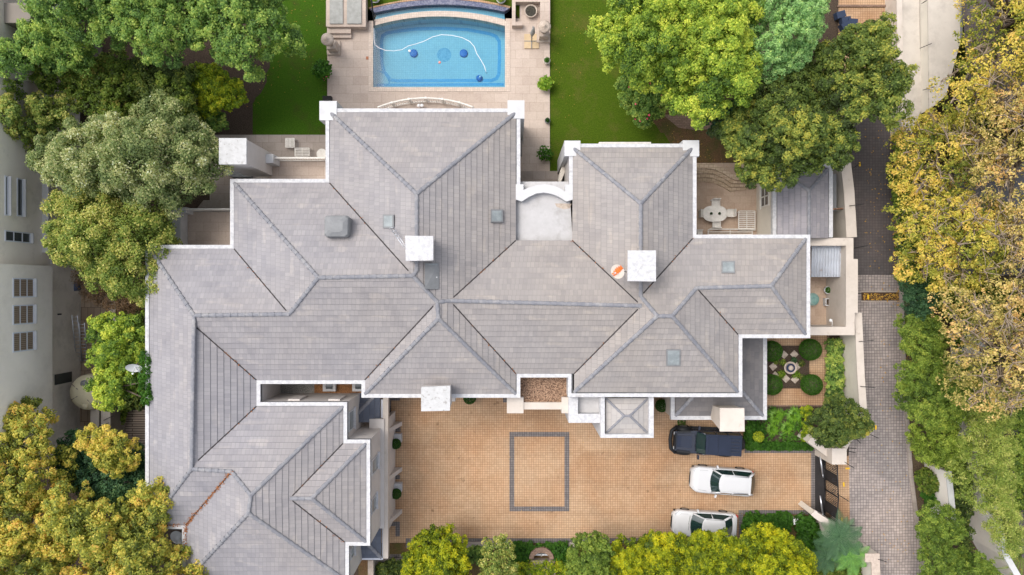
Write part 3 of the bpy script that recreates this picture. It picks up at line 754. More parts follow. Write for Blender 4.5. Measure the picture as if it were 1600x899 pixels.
z = on_roof(526, 356); b = MB(); ht = z + 1.0
t4 = W([(507, 371), (545, 371), (546, 337), (507, 337)], ht - .25); cx = sum(p[0] for p in t4) / 4; cy = sum(p[1] for p in t4) / 4
def sc(q, f): return [(cx + (p[0] - cx) * f, cy + (p[1] - cy) * f) for p in q]
def oct_(q, c_):
    o_ = []
    for i in range(4):
        p, a_, n_ = Vector(q[i]), Vector(q[i - 1]), Vector(q[(i + 1) % 4])
        o_ += [tuple(p + (a_ - p) * c_), tuple(p + (n_ - p) * c_)]
    return o_
rings = [(oct_(sc(t4, .93), .1), z - .4), (oct_(t4, .1), z + .35), (oct_(t4, .1), ht - .25), (oct_(sc(t4, .92), .12), ht - .12), (oct_(sc(t4, .55), .2), ht)]
vs_ = []; fs_ = []
for q, zz in rings: vs_ += [(x, y, zz) for x, y in q]
for i in range(4):
    for k in range(8): fs_.append((i * 8 + k, i * 8 + (k + 1) % 8, (i + 1) * 8 + (k + 1) % 8, (i + 1) * 8 + k))
fs_.append(tuple(range(32, 40))); b.add(vs_, fs_); b.build('roof_cowl', mat('grey_cowl', (.23, .235, .24), (.19, .195, .2), 2, .6), house)

b = MB(); za = on_roof(612, 365)
b.tube([P(611, 358, za + .6), P(632, 388, za + 1.3)], .025, 5); b.tube([P(616, 358, za + .6), P(634, 386, za + 1.3)], .02, 5)
for k in range(5): t = k / 5; b.tube([P(608 + 20 * t, 357 + 26 * t, za + .6 + .6 * t), P(617 + 14 * t, 355 + 26 * t, za + .6 + .6 * t)], .015, 4)
tag(b.build('antenna', M['alu']), 'thin aluminium aerial lying between the small roof light and white chimney', 'antenna')

# ---- light court with gravel floor
b = MB(); b.sheet(rect(403, 596, 470, 632, ZE), 3.0); b.sheet(rect(470, 596, 475, 632, ZE), 3.0)
M1 = MB(); M1.sheet(rect(400, 590, 505, 634, ZE), 3.0); M1.build('court_floor', M['gravelgrey'], house)
M1 = MB(); M1.sheet(rect(400 + 64, 590, 575, 634, ZE), 3.01); M1.build('court_gravel', M['leafbed'], house)
for cx_ in (514, 560):
    q = rect(cx_ - 10, 590, cx_ + 10, 612, 3.4); M1 = MB(); M1.prism(q, 3.0, 3.35); o = M1.build('court_skylight', M['white'], house)
    q = rect(cx_ - 5, 590, cx_ + 5, 608, 3.4); M1 = MB(); M1.prism(q, 3.35, 3.42); M1.build('pane', M['glass'], o)
for (xx) in (460, 523):    # gables of the two little vents on the south court wall
    M1 = MB(); M1.prism(rect(xx - 10, 624, xx + 8, 629, 6.2), 4.6, 6.2); M1.build('wall_vent', M['housewall'], house)
# leaf-covered entrance roof, its low caps and the little tower
zp = 5.6
M1 = MB(); M1.sheet(rect(811, 586, 889, 629, zp), zp); M1.build('entrance_roof', M['gravelbrown'], house)
M1 = MB(); M1.prism(rect(792, 621, 818, 646, 5.9), .01, 5.9); M1.build('entrance_pillar', M['creamlight'], house)
M1 = MB(); M1.prism(rect(877.5, 621, 892, 646, 5.88), .01, 5.88); M1.build('entrance_pillar', M['creamlight'], house)
M1 = MB(); M1.prism(rect(818, 629, 877.5, 640, 5.8), 3.2, 5.8); M1.build('entrance_beam', M['creamlight'], house)
zt = 6.25
M1 = MB()
M1.prism(rect(888.5, 621, 903, 661, zt), .01, zt); M1.prism(rect(903, 647, 942, 661, zt), .01, zt); M1.prism(rect(937, 621, 942, 647, zt), .01, zt)
M1.build('porch_parapet', M['whitecap'], house)
M1 = MB(); M1.prism(rect(900, 618, 940, 650, 5.7), 5.3, 5.7); M1.build('porch_roof', M['flatroof'], house)
zt = 6.5
M1 = MB(); o_, i_ = (938.5, 621, 1021.5, 684.5), (945, 623.5, 1014, 679)
M1.prism(rect(o_[0], 621, i_[0], o_[3], zt), .01, zt); M1.prism(rect(i_[2], 621, o_[2], o_[3], zt), .01, zt); M1.prism(rect(i_[0], i_[3], i_[2], o_[3], zt), .01, zt)
M1.build('tower_wall', M['whitecap'], house)
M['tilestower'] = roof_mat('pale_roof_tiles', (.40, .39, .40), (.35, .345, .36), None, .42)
def plane_z(zz):
    D_ = HC - zz
    def f(side, px):
        if side == 'W': return (1, 0, (px - 800) * D_ * AF)
        if side == 'E': return (-1, 0, -(px - 800) * D_ * AF)
        if side == 'N': return (0, -1, (px - 449.5) * D_ * AF)
        return (0, 1, -(px - 449.5) * D_ * AF)
    return f
TF = [('N', 622, [(946, 622), (1013, 622), (984, 650), (975, 650)]), ('S', 678, [(946, 678), (975, 650), (984, 650), (1013, 678)]),
      ('W', 946, [(946, 622), (975, 650), (946, 678)]), ('E', 1013, [(1013, 622), (1013, 678), (984, 650)])]
TV = roof_vertices(TF, 6.1, .4, plane_z(6.1)); tr = courses(TF, TV, house, 'tower_roof', M['tilestower'])
caps([((946, 622), (975, 650)), ((1013, 622), (984, 650)), ((946, 678), (975, 650)), ((1013, 678), (984, 650)), ((975, 650), (984, 650))], TV, tr, .075)

# ---- low dark roofs south east
zl = 3.3
LF = [('S', 650, [(1055, 650), (1095, 607), (1155, 607), (1192, 650)]), ('E', 1192, [(1192, 528), (1192, 650), (1155, 607), (1155, 528)]), ('W', 1055, [(1055, 650), (1055, 607), (1095, 607)])]
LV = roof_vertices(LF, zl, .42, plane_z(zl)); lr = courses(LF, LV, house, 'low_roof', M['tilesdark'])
caps([((1055, 650), (1095, 607)), ((1192, 650), (1155, 607))], LV, lr, .13, 'ridge')
gutter_band([(1198, 520), (1198, 656), (1048, 656), (1048, 600)], 6, zl - .3, zl + .05, z=zl).build('low_parapet', M['whitecap'], house)
M1 = MB(); q = W([(1196.5, 500), (1196.5, 654.5), (1049.5, 654.5), (1049.5, 600)], zl)
M1.band([(q[0][0] - .15, q[0][1]), (q[1][0] - .15, q[1][1] + .15), (q[2][0] + .15, q[2][1] + .15), (q[3][0] + .15, q[3][1])], .2, .01, zl - .31); M1.build('low_wall', M['cream'], house)
# low blue roofs west of the driveway
for (fl, hp, gy) in (([('E', 594, [(594, 625), (594, 660), (553, 660), (553, 652), (590, 614), (594, 614)]), ('N', 614, [(553, 614), (590, 614), (553, 652)])], [((553, 652), (590, 614))], 0),
                 ([('E', 596, [(596, 826), (596, 872), (556, 832), (556, 826)]), ('S', 872, [(596, 872), (540, 872), (540, 826), (556, 832)])], [((596, 872), (556, 832))], 1)):
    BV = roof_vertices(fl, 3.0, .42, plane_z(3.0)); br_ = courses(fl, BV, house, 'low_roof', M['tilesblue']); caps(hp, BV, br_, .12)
M1 = MB(); zz = 3.15
M1.prism(rect(598.5, 600, 606.5, 873, zz), 2.7, zz); M1.build('arcade_beam', M['creamlight'], house)
M1 = MB(); M1.prism(rect(600, 655, 605.5, 832, zz), .01, 2.69); M1.prism(rect(577, 655, 600, 826, 3.3), 2.9, 3.3); M1.build('arcade_wall', M['housewall'], house)
for q, h in (((594.5, 625, 598, 660), 2.9), ((596.5, 826, 598, 873), 2.9), ((540, 872.5, 598, 875.5), 2.95)): M1 = MB(); M1.prism(rect(*q, 3), 2.75, h); M1.build('low_gutter', M['winframe'], house)
for yy in (676, 752, 822):    # sloping buttresses between the arches
    a = P(606, yy, 3.1); g0 = P(612, yy, 0); g1 = P(618, yy, 0); th = .28; x_in = P(604, yy, 3)[0]; xo_ = g0[0] + .75
    M1 = MB(); M1.add([(x_in, a[1] - th / 2, .02), (xo_, a[1] - th / 2, .02), (xo_ - .1, a[1] - th / 2, .5), (x_in + .05, a[1] - th / 2, 2.65), (x_in, a[1] + th / 2, .02), (xo_, a[1] + th / 2, .02), (xo_ - .1, a[1] + th / 2, .5), (x_in + .05, a[1] + th / 2, 2.65)],
        [(0, 1, 2, 3), (7, 6, 5, 4), (1, 5, 6, 2), (2, 6, 7, 3)]); M1.build('buttress', M['housewall'], house)

# windows in the walls that can be seen
def window_x(X, y0px, y1px, x0px, x1px, out=1, sill=True):
    """window in a wall of constant X facing `out`; x pixels give the heights"""
    za, zb = HC - FP * X / (x0px - 800), HC - FP * X / (x1px - 800); zt_, zb_ = max(za, zb), min(za, zb)
    zm = (za + zb) / 2; ya, yb = P(0, y0px, zm)[1], P(0, y1px, zm)[1]
    fr = MB(); t = .07
    for (a1, b1, c1_, d1_) in ((ya, zt_ - t, yb, zt_), (ya, zb_, yb, zb_ + t), (ya, zb_ + t, ya - t, zt_ - t), (yb + t, zb_ + t, yb, zt_ - t)):
        fr.box(X - .02 * out, a1, b1, X + .05 * out, c1_, d1_)
    o = fr.build('window', M['whitecap'], house)
    g_ = MB(); g_.box(X - .01 * out, ya - t, zb_ + t, X + .012 * out, yb + t, zt_ - t); g_.build('pane', M['skyglass'], o)
    s_ = MB(); s_.box(X, ya + .08, zb_ - .08, X + .14 * out, yb - .08, zb_ - .003); s_.build('sill', M['whitecap'], o)
XE5 = P(578.5, 0, ZE)[0] - .015; XE4 = P(542.5, 0, ZE)[0] - .015; XE4b = P(545.5, 0, ZE)[0] - .015
window_x(XE5, 714, 738, 580.5, 590); window_x(XE5, 776, 800, 580, 587.5)
window_x(XE4, 641, 672, 544.5, 552.5); window_x(XE4b, 853, 871, 547.5, 553)

# balconies
def railing(p0, p1, zf_, h=1.0, name='railing', m='ironwhite', parent=None, n_=None, r=.03):
    a, c = Vector(P(*p0, zf_ + h)[:2]), Vector(P(*p1, zf_ + h)[:2]); L = (c - a).length; n_ = n_ or int(L / .16)
    b = MB(); d = (c - a).normalized(); ang = math.atan2(d.y, d.x); mid = (a + c) / 2
    b.cbox(mid.x, mid.y, zf_ + h, L, .10, .06, rz=ang); b.cbox(mid.x, mid.y, zf_ + .08, L, .07, .05, rz=ang)
    for k in range(n_ + 1):
        p = a + (c - a) * k / n_; b.cbox(p.x, p.y, zf_ + h / 2 + .02, .04, .04, h - .1, rz=ang)
    return b.build(name, M[m], parent or house)
zb_ = 3.2
M1 = MB(); M1.prism(rect(420, 247, 512, 290, zb_), 2.9, zb_); M1.build('balcony_floor', M['deck'], house)
M1 = MB(); M1.prism(rect(425, 250, 512, 286, zb_ - .3), .01, 2.9); M1.build('balcony_base', M['cream'], house)
railing((427, 247), (508, 247), zb_)
M1 = MB(); M1.prism(rect(415, 241, 427, 255, 4.5), .01, 4.5); M1.build('balcony_pillar', M['white'], house)
M1 = MB(); M1.prism(rect(283, 331, 368, 392, zb_), 2.9, zb_); M1.build('balcony_floor', M['deck'], house)
M1 = MB(); M1.prism(rect(262, 324, 282, 384, 4.2), .01, 4.2); M1.prism(rect(268, 324, 291, 333, 4.22), .01, 4.22); M1.prism(rect(283, 331, 368, 386, 2.9), .01, 2.89); M1.build('balcony_parapet', M['white'], house)
railing((282, 327), (360, 327), zb_)
M1 = MB(); M1.prism(W([(318, 313), (360, 313), (360, 328), (306, 328)], 2.2), .01, 2.2); M1.build('low_annex_block', M['deckgrey'], house)
# bow balcony to the pool and straight balcony to the east lawn
b = MB(); zb2 = 3.1; ar = [(590 + 150 * i / 40, 168 - 4 * (i / 40) * (1 - i / 40) * 14.5) for i in range(41)]
top = [P(x, y, zb2 + 1) for x, y in ar]; b.tube(top, .06, 6); b.tube([(p[0], p[1], zb2 + .1) for p in top], .045, 6)
for i, p in enumerate(top):
    b.tube([(p[0], p[1], zb2 + .02), p], .028, 5)
for i in (6, 13, 20, 27, 34): p = top[i]; b.cbox(p[0], p[1], zb2 + .55, .13, .13, 1.1)
b.build('curved_railing', M['ironwhite'], house)
b = MB(); sl_ = [P(x, y + 1, zb2 + 1)[:2] for x, y in ar]; b.prism(sl_ + [(sl_[-1][0], sl_[-1][1] - .5), (sl_[0][0], sl_[0][1] - .5)], zb2 - .25, zb2); b.build('balcony_floor', M['deck'], house)
for xx in (654.5, 659.5):
    c = P(xx, 165.5, zb2 + .3); b = MB(); b.lathe(c[0], c[1], [(.05, zb2), (.05, zb2 + .25), (.10, zb2 + .3), (.12, zb2 + .38), (.06, zb2 + .45)], 12); b.build('globe_lamp', M['plasticwhite'], house)
b = MB(); b.prism(rect(937, 224, 1017, 236, 3.1), 2.85, 3.1); b.build('balcony_floor', M['deck'], house)
railing((936, 223.5), (1017, 223.5), 3.1)

# ---- south west corner: nothing below but the tree court
M1 = MB()
# passage stairs between the wings
for k in range(5):
    M1.box(P(815 + 0 * k, 0, .1)[0], P(0, 285 + k * 3, 0)[1], .10, P(880, 0, .1)[0], P(0, 282 + k * 3, 0)[1], .2 + .14 * k)
M1.build('passage_steps', M['deckgrey'], house)
M1 = MB(); M1.prism(W([(872, 282), (876, 265), (885, 246), (889, 246), (883, 268), (876, 286)], 3.2), .1, 3.2); M1.build('stair_wall', M['greybeige'], house)
b = MB(); b.tube([P(814, 212, 1), P(814.5, 245, 1)], .04, 6); b.tube([P(817, 208, 1.5), P(817, 226, 1.5)], .02, 5); b.build('pipe', M['greymetal'], house)
# small thing that sticks out below the south eave
for (xa, ya) in ((704, 622),):
    M1 = MB(); M1.prism(rect(703, 618, 712, 626, 4), 3.6, 4.4); M1.build('corbel', M['housewall'], house)

# climbing of dead leaves collected in the valleys and gutters
def litter(name, paths, n_, m, wd=.12, z_up=.07, size=.07, parent=None):
    vs_ = []; fs_ = []
    for _ in range(n_):
        a, c = random.choice(paths); t = random.random(); p = Vector(a) + (Vector(c) - Vector(a)) * t
        p += Vector((random.gauss(0, wd), random.gauss(0, wd), z_up + random.random() * .03)); s_ = size * random.uniform(.5, 1.3); an = random.random() * 6.28
        dx, dy = math.cos(an) * s_, math.sin(an) * s_; k = len(vs_)
        vs_ += [p + Vector((dx, dy, 0)), p + Vector((-dy * .6, dx * .6, .01)), p - Vector((dx, dy, -.01)), p + Vector((dy * .6, -dx * .6, 0))]; fs_.append((k, k + 1, k + 2, k + 3))
    b = MB(); b.add(vs_, fs_); return b.build(name, m, parent, **({} if parent else dict(kind='stuff')))
M['dryleaf'] = mat('dry_leaves', (.34, .13, .04), (.22, .075, .025), 5, .8)
litter('dead_leaves', [(RV[(291, 820)], RV[(362, 737)])] * 3 + [(RV[(234, 820)], RV[(291, 820)])] + [(RV[(291, 820)], (RV[(291, 820)][0], RV[(291, 820)][1] - 1.5, ZE))], 330, M['dryleaf'], .07, .08, .05)
litter('dead_leaves', [(RV[a], tuple(Vector(RV[a]) * .5 + Vector(RV[c]) * .5)) for a, c in VALS], 130, M['dryleaf'], .045, .07, .045)
# ================================================================ OTHER BUILDINGS AND WALLS
def solid(plan, z0, z1): return MB().prism(plan, z0, z1)
def thingbox(name, plan, z0, z1, m, label, cat, group=None, kind=None):
    return tag(solid(plan, z0, z1).build(name, M[m]), label, cat, group, kind)

M['rooftop'] = mat('pale_beige_roof', (.56, .51, .45), (.50, .455, .40), .8, .85, stain=(.38, .34, .30), stain_scale=.7)
# --- small outbuilding by the road (north east)
ann = empty('outbuilding', (*P(1250, 320)[:2], 0), 'small outbuilding with grey hipped roof between the dining patio and the road', 'outbuilding')
za = 3.2
AFc = [('W', 1214, [(1214, 262), (1264, 298), (1264, 372), (1214, 372)]), ('E', 1294, [(1294, 264), (1294, 372), (1264, 372), (1264, 298)]), ('N', 262, [(1214, 262), (1294, 264), (1264, 298)])]
AV = {(1214, 262): P(1214, 262, za), (1264, 298): P(1264, 298, za + .8), (1264, 372): P(1264, 372, za + .8), (1214, 372): P(1214, 372, za), (1294, 264): P(1294, 264, za), (1294, 372): P(1294, 372, za)}
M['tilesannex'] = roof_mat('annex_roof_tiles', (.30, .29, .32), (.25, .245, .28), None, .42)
ar_ = courses(AFc, AV, ann, 'roof', M['tilesannex'], ze=za)
caps([((1294, 264), (1264, 298)), ((1264, 298), (1264, 372)), ((1214, 262), (1264, 298))], AV, ar_, .12)
gutter_band([(1207, 371), (1207, 256), (1301, 256), (1301, 371)], 6, za - .3, za + .04, z=za).build('gutter', M['whitecap'], ann)
b = MB(); q = [P(1207, 371, za), P(1207, 256, za), P(1301, 256, za), P(1301, 371, za)]
b.band([(q[0][0] + .14, q[0][1]), (q[1][0] + .14, q[1][1] - .14), (q[2][0] - .14, q[2][1] - .14), (q[3][0] - .14, q[3][1])], .2, .01, za - .31); b.build('wall', M['lightbeige'], ann)
XW = q[0][0] + .035
def window_west(X, y0, y1, z0, z1, par, shutters=True):
    b = MB(); t = .08
    for a1, b1, c1_, d1_ in ((y0, z1 - t, y1, z1), (y0, z0, y1, z0 + t), (y0, z0 + t, y0 + t, z1 - t), (y1 - t, z0 + t, y1, z1 - t), ((y0 + y1) / 2 - .04, z0 + t, (y0 + y1) / 2 + .04, z1 - t)):
        b.box(X - .06, a1, b1, X + .02, c1_, d1_)
    b.box(X - .055, y0 + t, (z0 + z1) / 2 - .03, X + .01, (y0 + y1) / 2 - .041, (z0 + z1) / 2 + .03); b.box(X - .055, (y0 + y1) / 2 + .041, (z0 + z1) / 2 - .03, X + .01, y1 - t, (z0 + z1) / 2 + .03)
    b.box(X - .10, y0 - .1, z0 - .1, X, y1 + .1, z0 - .002)
    o = b.build('window', M['ironwhite'], par); g = MB(); g.box(X - .02, y0 + t, z0 + t, X + .005, y1 - t, z1 - t); g.build('pane', M['glass'], o)
yw0, yw1 = P(0, 323, 1.8)[1], P(0, 291, 1.8)[1]
window_west(XW, yw0, yw1, 1.0, 2.5, ann)
b = MB(); b.box(*P(1301.5, 330, 2)[:2], .6, *P(1307, 272, 2)[:2], 2.0); b.build('wall_unit', M['greymetal'], ann)
b = MB(); xp = P(1318, 0, 1)[0]
b.tube([P(1319, 258, 2.0), P(1319, 290, 2.0), P(1320, 318, 2.0), P(1318, 326, 2.0), P(1303, 327, 2.2), P(1301, 327, 3)], .07, 7)
b.build('drain_pipe', M['rust'], ann)

# --- walled service yard
yard = empty('service_yard', (*P(1300, 450)[:2], 0), 'walled service yard with thick pale walls on the east side of the villa', 'walled yard')
zy = 3.0
def yw(*pts): return W(list(pts), zy)
b = MB()
b.prism(yw((1265.5, 372), (1333.5, 372), (1333.5, 384), (1265.5, 384)), .01, zy)
b.prism(yw((1322, 384), (1333.5, 384), (1333.5, 405), (1340.5, 405), (1340.5, 489), (1335.5, 489), (1335.5, 511), (1322, 511)), .01, zy)
b.prism(yw((1265.5, 511), (1335.5, 511), (1335.5, 524), (1265.5, 524)), .01, zy)
b.build('yard_wall', M['creamlight'], yard)
b = MB(); b.sheet(rect(1240, 372, 1300, 524), .02); b.build('yard_floor', M['decktan'], yard)
b = MB(); z_ = 2.3; q = [P(1268, 384.5, z_), P(1316, 384.5, z_), P(1316, 433, z_), P(1268, 433, z_)]
nx = 44; vs_ = []; fs_ = []
for i in range(nx + 1):
    x = q[0][0] + (q[1][0] - q[0][0]) * i / nx; zz = z_ + .045 * math.cos(i * math.pi / 2)
    vs_ += [(x, q[0][1], zz), (x, q[3][1], zz - .12)]
for i in range(nx): fs_.append((2 * i, 2 * i + 1, 2 * i + 3, 2 * i + 2))
b.add(vs_, fs_); b.build('corrugated_roof', M['iron_sheet'], yard)
b = MB(); b.box(q[0][0], q[3][1] + .02, z_ - .3, q[1][0], q[3][1] + .08, z_ - .18); b.box(q[1][0] + .01, q[3][1], z_ - .3, q[1][0] + .07, q[0][1], z_ - .1); b.build('roof_beam', M['dark'], yard)
def potted(px, py, r, h, leafcol, label, cat='potted plant', pot='white', z0=.03, square=False, group=None):
    c = P(px, py, z0); t = empty('potted_plant', c, label, cat, group)
    b = MB()
    if square:
        b.prism([(c[0] - r, c[1] - r), (c[0] + r, c[1] - r), (c[0] + r, c[1] + r), (c[0] - r, c[1] + r)], z0, z0 + h * .96)
        for s in ((-r, -r, r, -r + .05), (-r, r - .05, r, r), (-r, -r + .05, -r + .05, r - .05), (r - .05, -r + .05, r, r - .05)): b.box(c[0] + s[0], c[1] + s[1], z0 + h * .96, c[0] + s[2], c[1] + s[3], z0 + h)
    else:
        b.lathe(c[0], c[1], [(r * .65, z0), (r * .9, z0 + h * .6), (r, z0 + h), (r * .86, z0 + h), (r * .84, z0 + h * .9)], 20)
    b.build('pot', M[pot], t)
    return t, c
def leafball(cx, cy, cz, r, n_, leaf, zsq=1.0, up=-1.0, rough=.12, dens=None):
    """leaf-sized faces over a clipped ball; returns arrays"""
    d = RNG.normal(size=(n_, 3)); d /= np.linalg.norm(d, axis=1)[:, None]; d = d[d[:, 2] > up]
    rr = r * (1 - rough * RNG.random(len(d)))
    p = d * rr[:, None]; p[:, 2] *= zsq; p += (cx, cy, cz)
    return p, d
def leaves_mesh(name, Pn, Dn, size, mt, parent=None, jit=.6, aspect=.55, tint=None, **kw):
    """rhombic leaves at points Pn facing about Dn"""
    n_ = len(Pn); nr = Dn + RNG.normal(size=(n_, 3)) * jit; nr[:, 2] += .8; nr /= np.linalg.norm(nr, axis=1)[:, None] + 1e-9
    a = np.cross(nr, RNG.normal(size=(n_, 3))); a /= np.linalg.norm(a, axis=1)[:, None] + 1e-9
    bb = np.cross(nr, a); s = (size * RNG.uniform(.6, 1.25, n_))[:, None] / 2
    V = np.empty((n_, 4, 3)); V[:, 0] = Pn + a * s; V[:, 1] = Pn + bb * s * aspect - a * s * .15; V[:, 2] = Pn - a * s; V[:, 3] = Pn - bb * s * aspect - a * s * .15
    V = V.reshape(-1, 3)
    off = np.array(rootloc(parent)) if parent is not None else np.array([V[:, 0].mean(), V[:, 1].mean(), V[:, 2].min()])
    me = bpy.data.meshes.new(name); me.vertices.add(n_ * 4); me.vertices.foreach_set('co', (V - off).astype(np.float32).ravel())
    me.loops.add(n_ * 4); me.loops.foreach_set('vertex_index', np.arange(n_ * 4, dtype=np.int32))
    me.polygons.add(n_); me.polygons.foreach_set('loop_start', np.arange(0, n_ * 4, 4, dtype=np.int32))
    at = me.attributes.new('tint', 'FLOAT', 'FACE'); tt = RNG.random(n_) if tint is None else tint
    at.data.foreach_set('value', np.clip(tt, 0, 1).astype(np.float32))
    me.materials.append(mt); me.update(calc_edges=True)
    o = bpy.data.objects.new(name, me); COL.objects.link(o)
    if parent is not None: o.parent = parent
    else: o.location = off
    return tag(o, **kw)
LM = {}
LM['box'] = leaf_mat('box_leaves', [(.02, .07, .006), (.05, .15, .012), (.09, .22, .02)])
LM['darkbox'] = leaf_mat('dark_box_leaves', [(.012, .045, .006), (.03, .09, .01), (.05, .13, .015)])
LM['lime'] = leaf_mat('lime_leaves', [(.12, .25, .02), (.22, .36, .03), (.35, .45, .05)])
t, c = potted(1290, 453.5, .28, .42, None, 'round white pot with a small green plant inside the walled service yard')
pp, dd = leafball(c[0], c[1], .5, .2, 260, .1); leaves_mesh('foliage', pp, dd, .11, LM['box'], t)
pp, dd = leafball(c[0] + .22, c[1] + .1, .7, .16, 90, .1); leaves_mesh('frond', pp, dd, .13, LM['lime'], t)
t, c = potted(1292, 472, .27, .4, None, 'square white planter of bare brown soil inside the walled service yard', 'planter', square=True)
b = MB(); b.sheet([(c[0] - .2, c[1] - .2), (c[0] + .2, c[1] - .2), (c[0] + .2, c[1] + .2), (c[0] - .2, c[1] + .2)], .415); b.build('soil', M['soil'], t)
cc = P(1271, 468, .5); b = MB(); b.lathe(cc[0], cc[1], [(.42, .03), (.45, .3), (.44, .42), (.3, .5), (.1, .53)], 20, False); tag(b.build('covered_tub', M['greenwater']), 'round tub with a green sheet over it in the service yard', 'tub')
yl = empty('yard_lamp', P(1299, 508, 1), 'small white round lamp on a bent arm at the south wall of the service yard', 'lamp'); cc = P(1298, 501, 2.2)
b = MB(); b.lathe(cc[0], cc[1], [(.05, 2.1), (.11, 2.15), (.12, 2.22), (.05, 2.28)], 14); b.build('lamp_head', M['plasticwhite'], yl); e_ = P(1300, 511, 2.2); b = MB(); b.tube([cc, P(1300.5, 502, 2.2), e_], .025, 6); b.build('arm', M['plasticwhite'], yl)

# --- boundary wall along the road
zbw = 2.4
def cap_wall(name, cl, wdt, z1, m, capm, label, cat='garden wall', capw=.08):
    t = empty(name, (cl[0][0], cl[0][1], 0), label, cat)
    MB().band(cl, wdt, .01, z1 - .1).build('wall_body', M[m], t); MB().band(cl, wdt + capw, z1 - .099, z1).build('coping', M[capm], t); return t
cap_wall('boundary_wall', W([(1318, 225), (1321, 250), (1327, 300), (1331, 371)], zbw), .62, zbw, 'greybeige', 'creamlight', 'pale boundary wall beside the outbuilding, stained along its coping')
cap_wall('boundary_wall', W([(1341, 489), (1342.5, 520), (1345, 580), (1349, 640), (1351, 672)], zbw), .42, zbw, 'lightbeige', 'creamlight', 'pale boundary wall between the parterre garden and the road')
cap_wall('gate_wing_wall', W([(1348, 673), (1338, 676), (1330, 682), (1323, 690), (1318, 700)], zbw), .45, zbw, 'lightbeige', 'creamlight', 'curved pale wall sweeping from the boundary wall to the north gate pier')
cap_wall('gate_wing_wall', W([(1266, 686), (1278, 695), (1290, 704), (1300, 712)], 1.9), .5, 1.9, 'lightbeige', 'creamlight', 'low curved wall on the garden side of the north gate pier')
thingbox('gate_pier', W([(1300, 701), (1323, 701), (1323, 726), (1300, 726)], 2.7), .01, 2.7, 'creamlight', 'square pale pier at the north end of the black gate', 'gate pier')
cap_wall('gate_wing_wall', W([(1270.5, 801), (1276, 806), (1288, 814), (1300, 820), (1302, 835), (1303, 846)], 2.3)[0:3] + W([(1300, 820), (1303, 846)], 2.3), .35, 2.3, 'lightbeige', 'creamlight', 'curved pale wall south of the black gate behind the tree fern')
cap_wall('gate_wing_wall', W([(1322, 822), (1322, 836), (1330, 852), (1342, 866), (1352, 872)], 2.0), .35, 2.0, 'lightbeige', 'rubbletop', 'broken curved wall under the tree fern beside the road')
cap_wall('boundary_wall', W([(1352, 872), (1368, 872), (1369, 899), (1371, 1000)], 2.2), .5, 2.2, 'lightbeige', 'rubbletop', 'mottled boundary wall running off the bottom of the picture beside the road')
# fence brackets on top of the walls
def bracket(px, py, qx, qy, z, i):
    a = P(px, py, z); c = P(qx, qy, z + .7); b = MB(); b.tube([a, c], .022, 5)
    for k in (.35, .6, .85): p = Vector(a) + (Vector(c) - Vector(a)) * k; b.cbox(p.x, p.y, p.z, .05, .05, .05)
    return b.build('fence_bracket', M['blackmetal'])
BR = [(1332, 264, 1344, 255, 'beside the yellow mark at the outbuilding'), (1327, 322, 1350, 319, 'midway along the wall by the outbuilding'), (1335, 388, 1356, 384, 'at the north east corner of the service yard'), (1340, 459, 1347, 458.5, 'next to the drain channel'),
      (1342, 534, 1365, 532, 'just south of the service yard'), (1344, 604, 1368, 606, 'beside the lower parterre hedge'), (1357, 678, 1373, 685, 'at the road corner by the spreading tree'), (1334, 682, 1345, 693, 'on the curve of the gate wing wall'),
      (1326, 700, 1338, 701, 'behind the north gate pier'), (1314, 703, 1338, 708, 'on the back edge of the north gate pier'), (1310, 716, 1335, 732, 'leaning from the middle of the north gate pier'), (1308, 772, 1327, 784, 'over the middle of the black gate'), (1318, 820, 1337, 822, 'at the south end of the black gate'), (1372, 874, 1385, 878, 'on the wall beyond the tree fern')]
for i, (a, b_, c_, d_, l) in enumerate(BR): tag(bracket(a, b_, c_, d_, zbw + .02, i), 'black fence bracket ' + l, 'fence bracket', 'fence brackets along the boundary')

# --- driveway gate
gate = empty('driveway_gate', P(1284, 764, .03), 'black double leaf driveway gate with solid panels and barred panels', 'gate')
gz = 2.1
def leaf(p0, p1, segs, bowz):
    a = Vector(P(*p0, .1)); c = Vector(P(*p1, .1)); n_ = len(segs); d = (c - a) / n_; ang = math.atan2(d.y, d.x)
    lf = MB()
    up = Vector((0, 0, gz)); t = Vector((-d.y, d.x, 0)).normalized() * .03
    for hz_ in (.03, gz - .04): lf.tube([a + Vector((0, 0, hz_)), c + Vector((0, 0, hz_))], .045, 6)
    for k in range(n_ + 1): lf.tube([a + d * k, a + d * k + up], .04, 6)
    for k in range(n_):
        if segs[k] == 'b':
            for j in range(1, 6): p = a + d * (k + j / 6); lf.tube([p, p + up], .022, 5)
    fr = lf.build('gate_leaf', M['blackmetal'], gate)
    for k in range(n_):
        if segs[k] == 's':
            m_ = a + d * (k + .5); s = MB(); s.cbox(m_.x, m_.y, m_.z + gz / 2, d.length * .97, .025, gz - .1, rz=ang); s.build('panel', M['blacksheet'], fr)
leaf((1287, 716), (1289, 764), 'bsb', 1); leaf((1289, 765), (1286, 812), 'bsb', 1)
for (y0_, y1_) in ((713, 741), (775, 802)):
    b = MB(); b.tube([P(1281.5, y0_, .9), P(1285.5, y1_, .9)], .06, 8); b.tube([P(1285.5, y1_, .9), P(1286.3, y1_ + 5, .9)], .035, 8); b.build('hydraulic_arm', M['alu'], gate)
for k in range(14):    # scrollwork on the outer side
    p = P(1303 + 2.2 * math.sin(k), 732 + k * 6, 2.25); b = MB(); b.ring(p[0], p[1], p[2], .09, .13, 10)
    if k % 3 == 0: b.build('scroll', M['blackmetal'], gate)

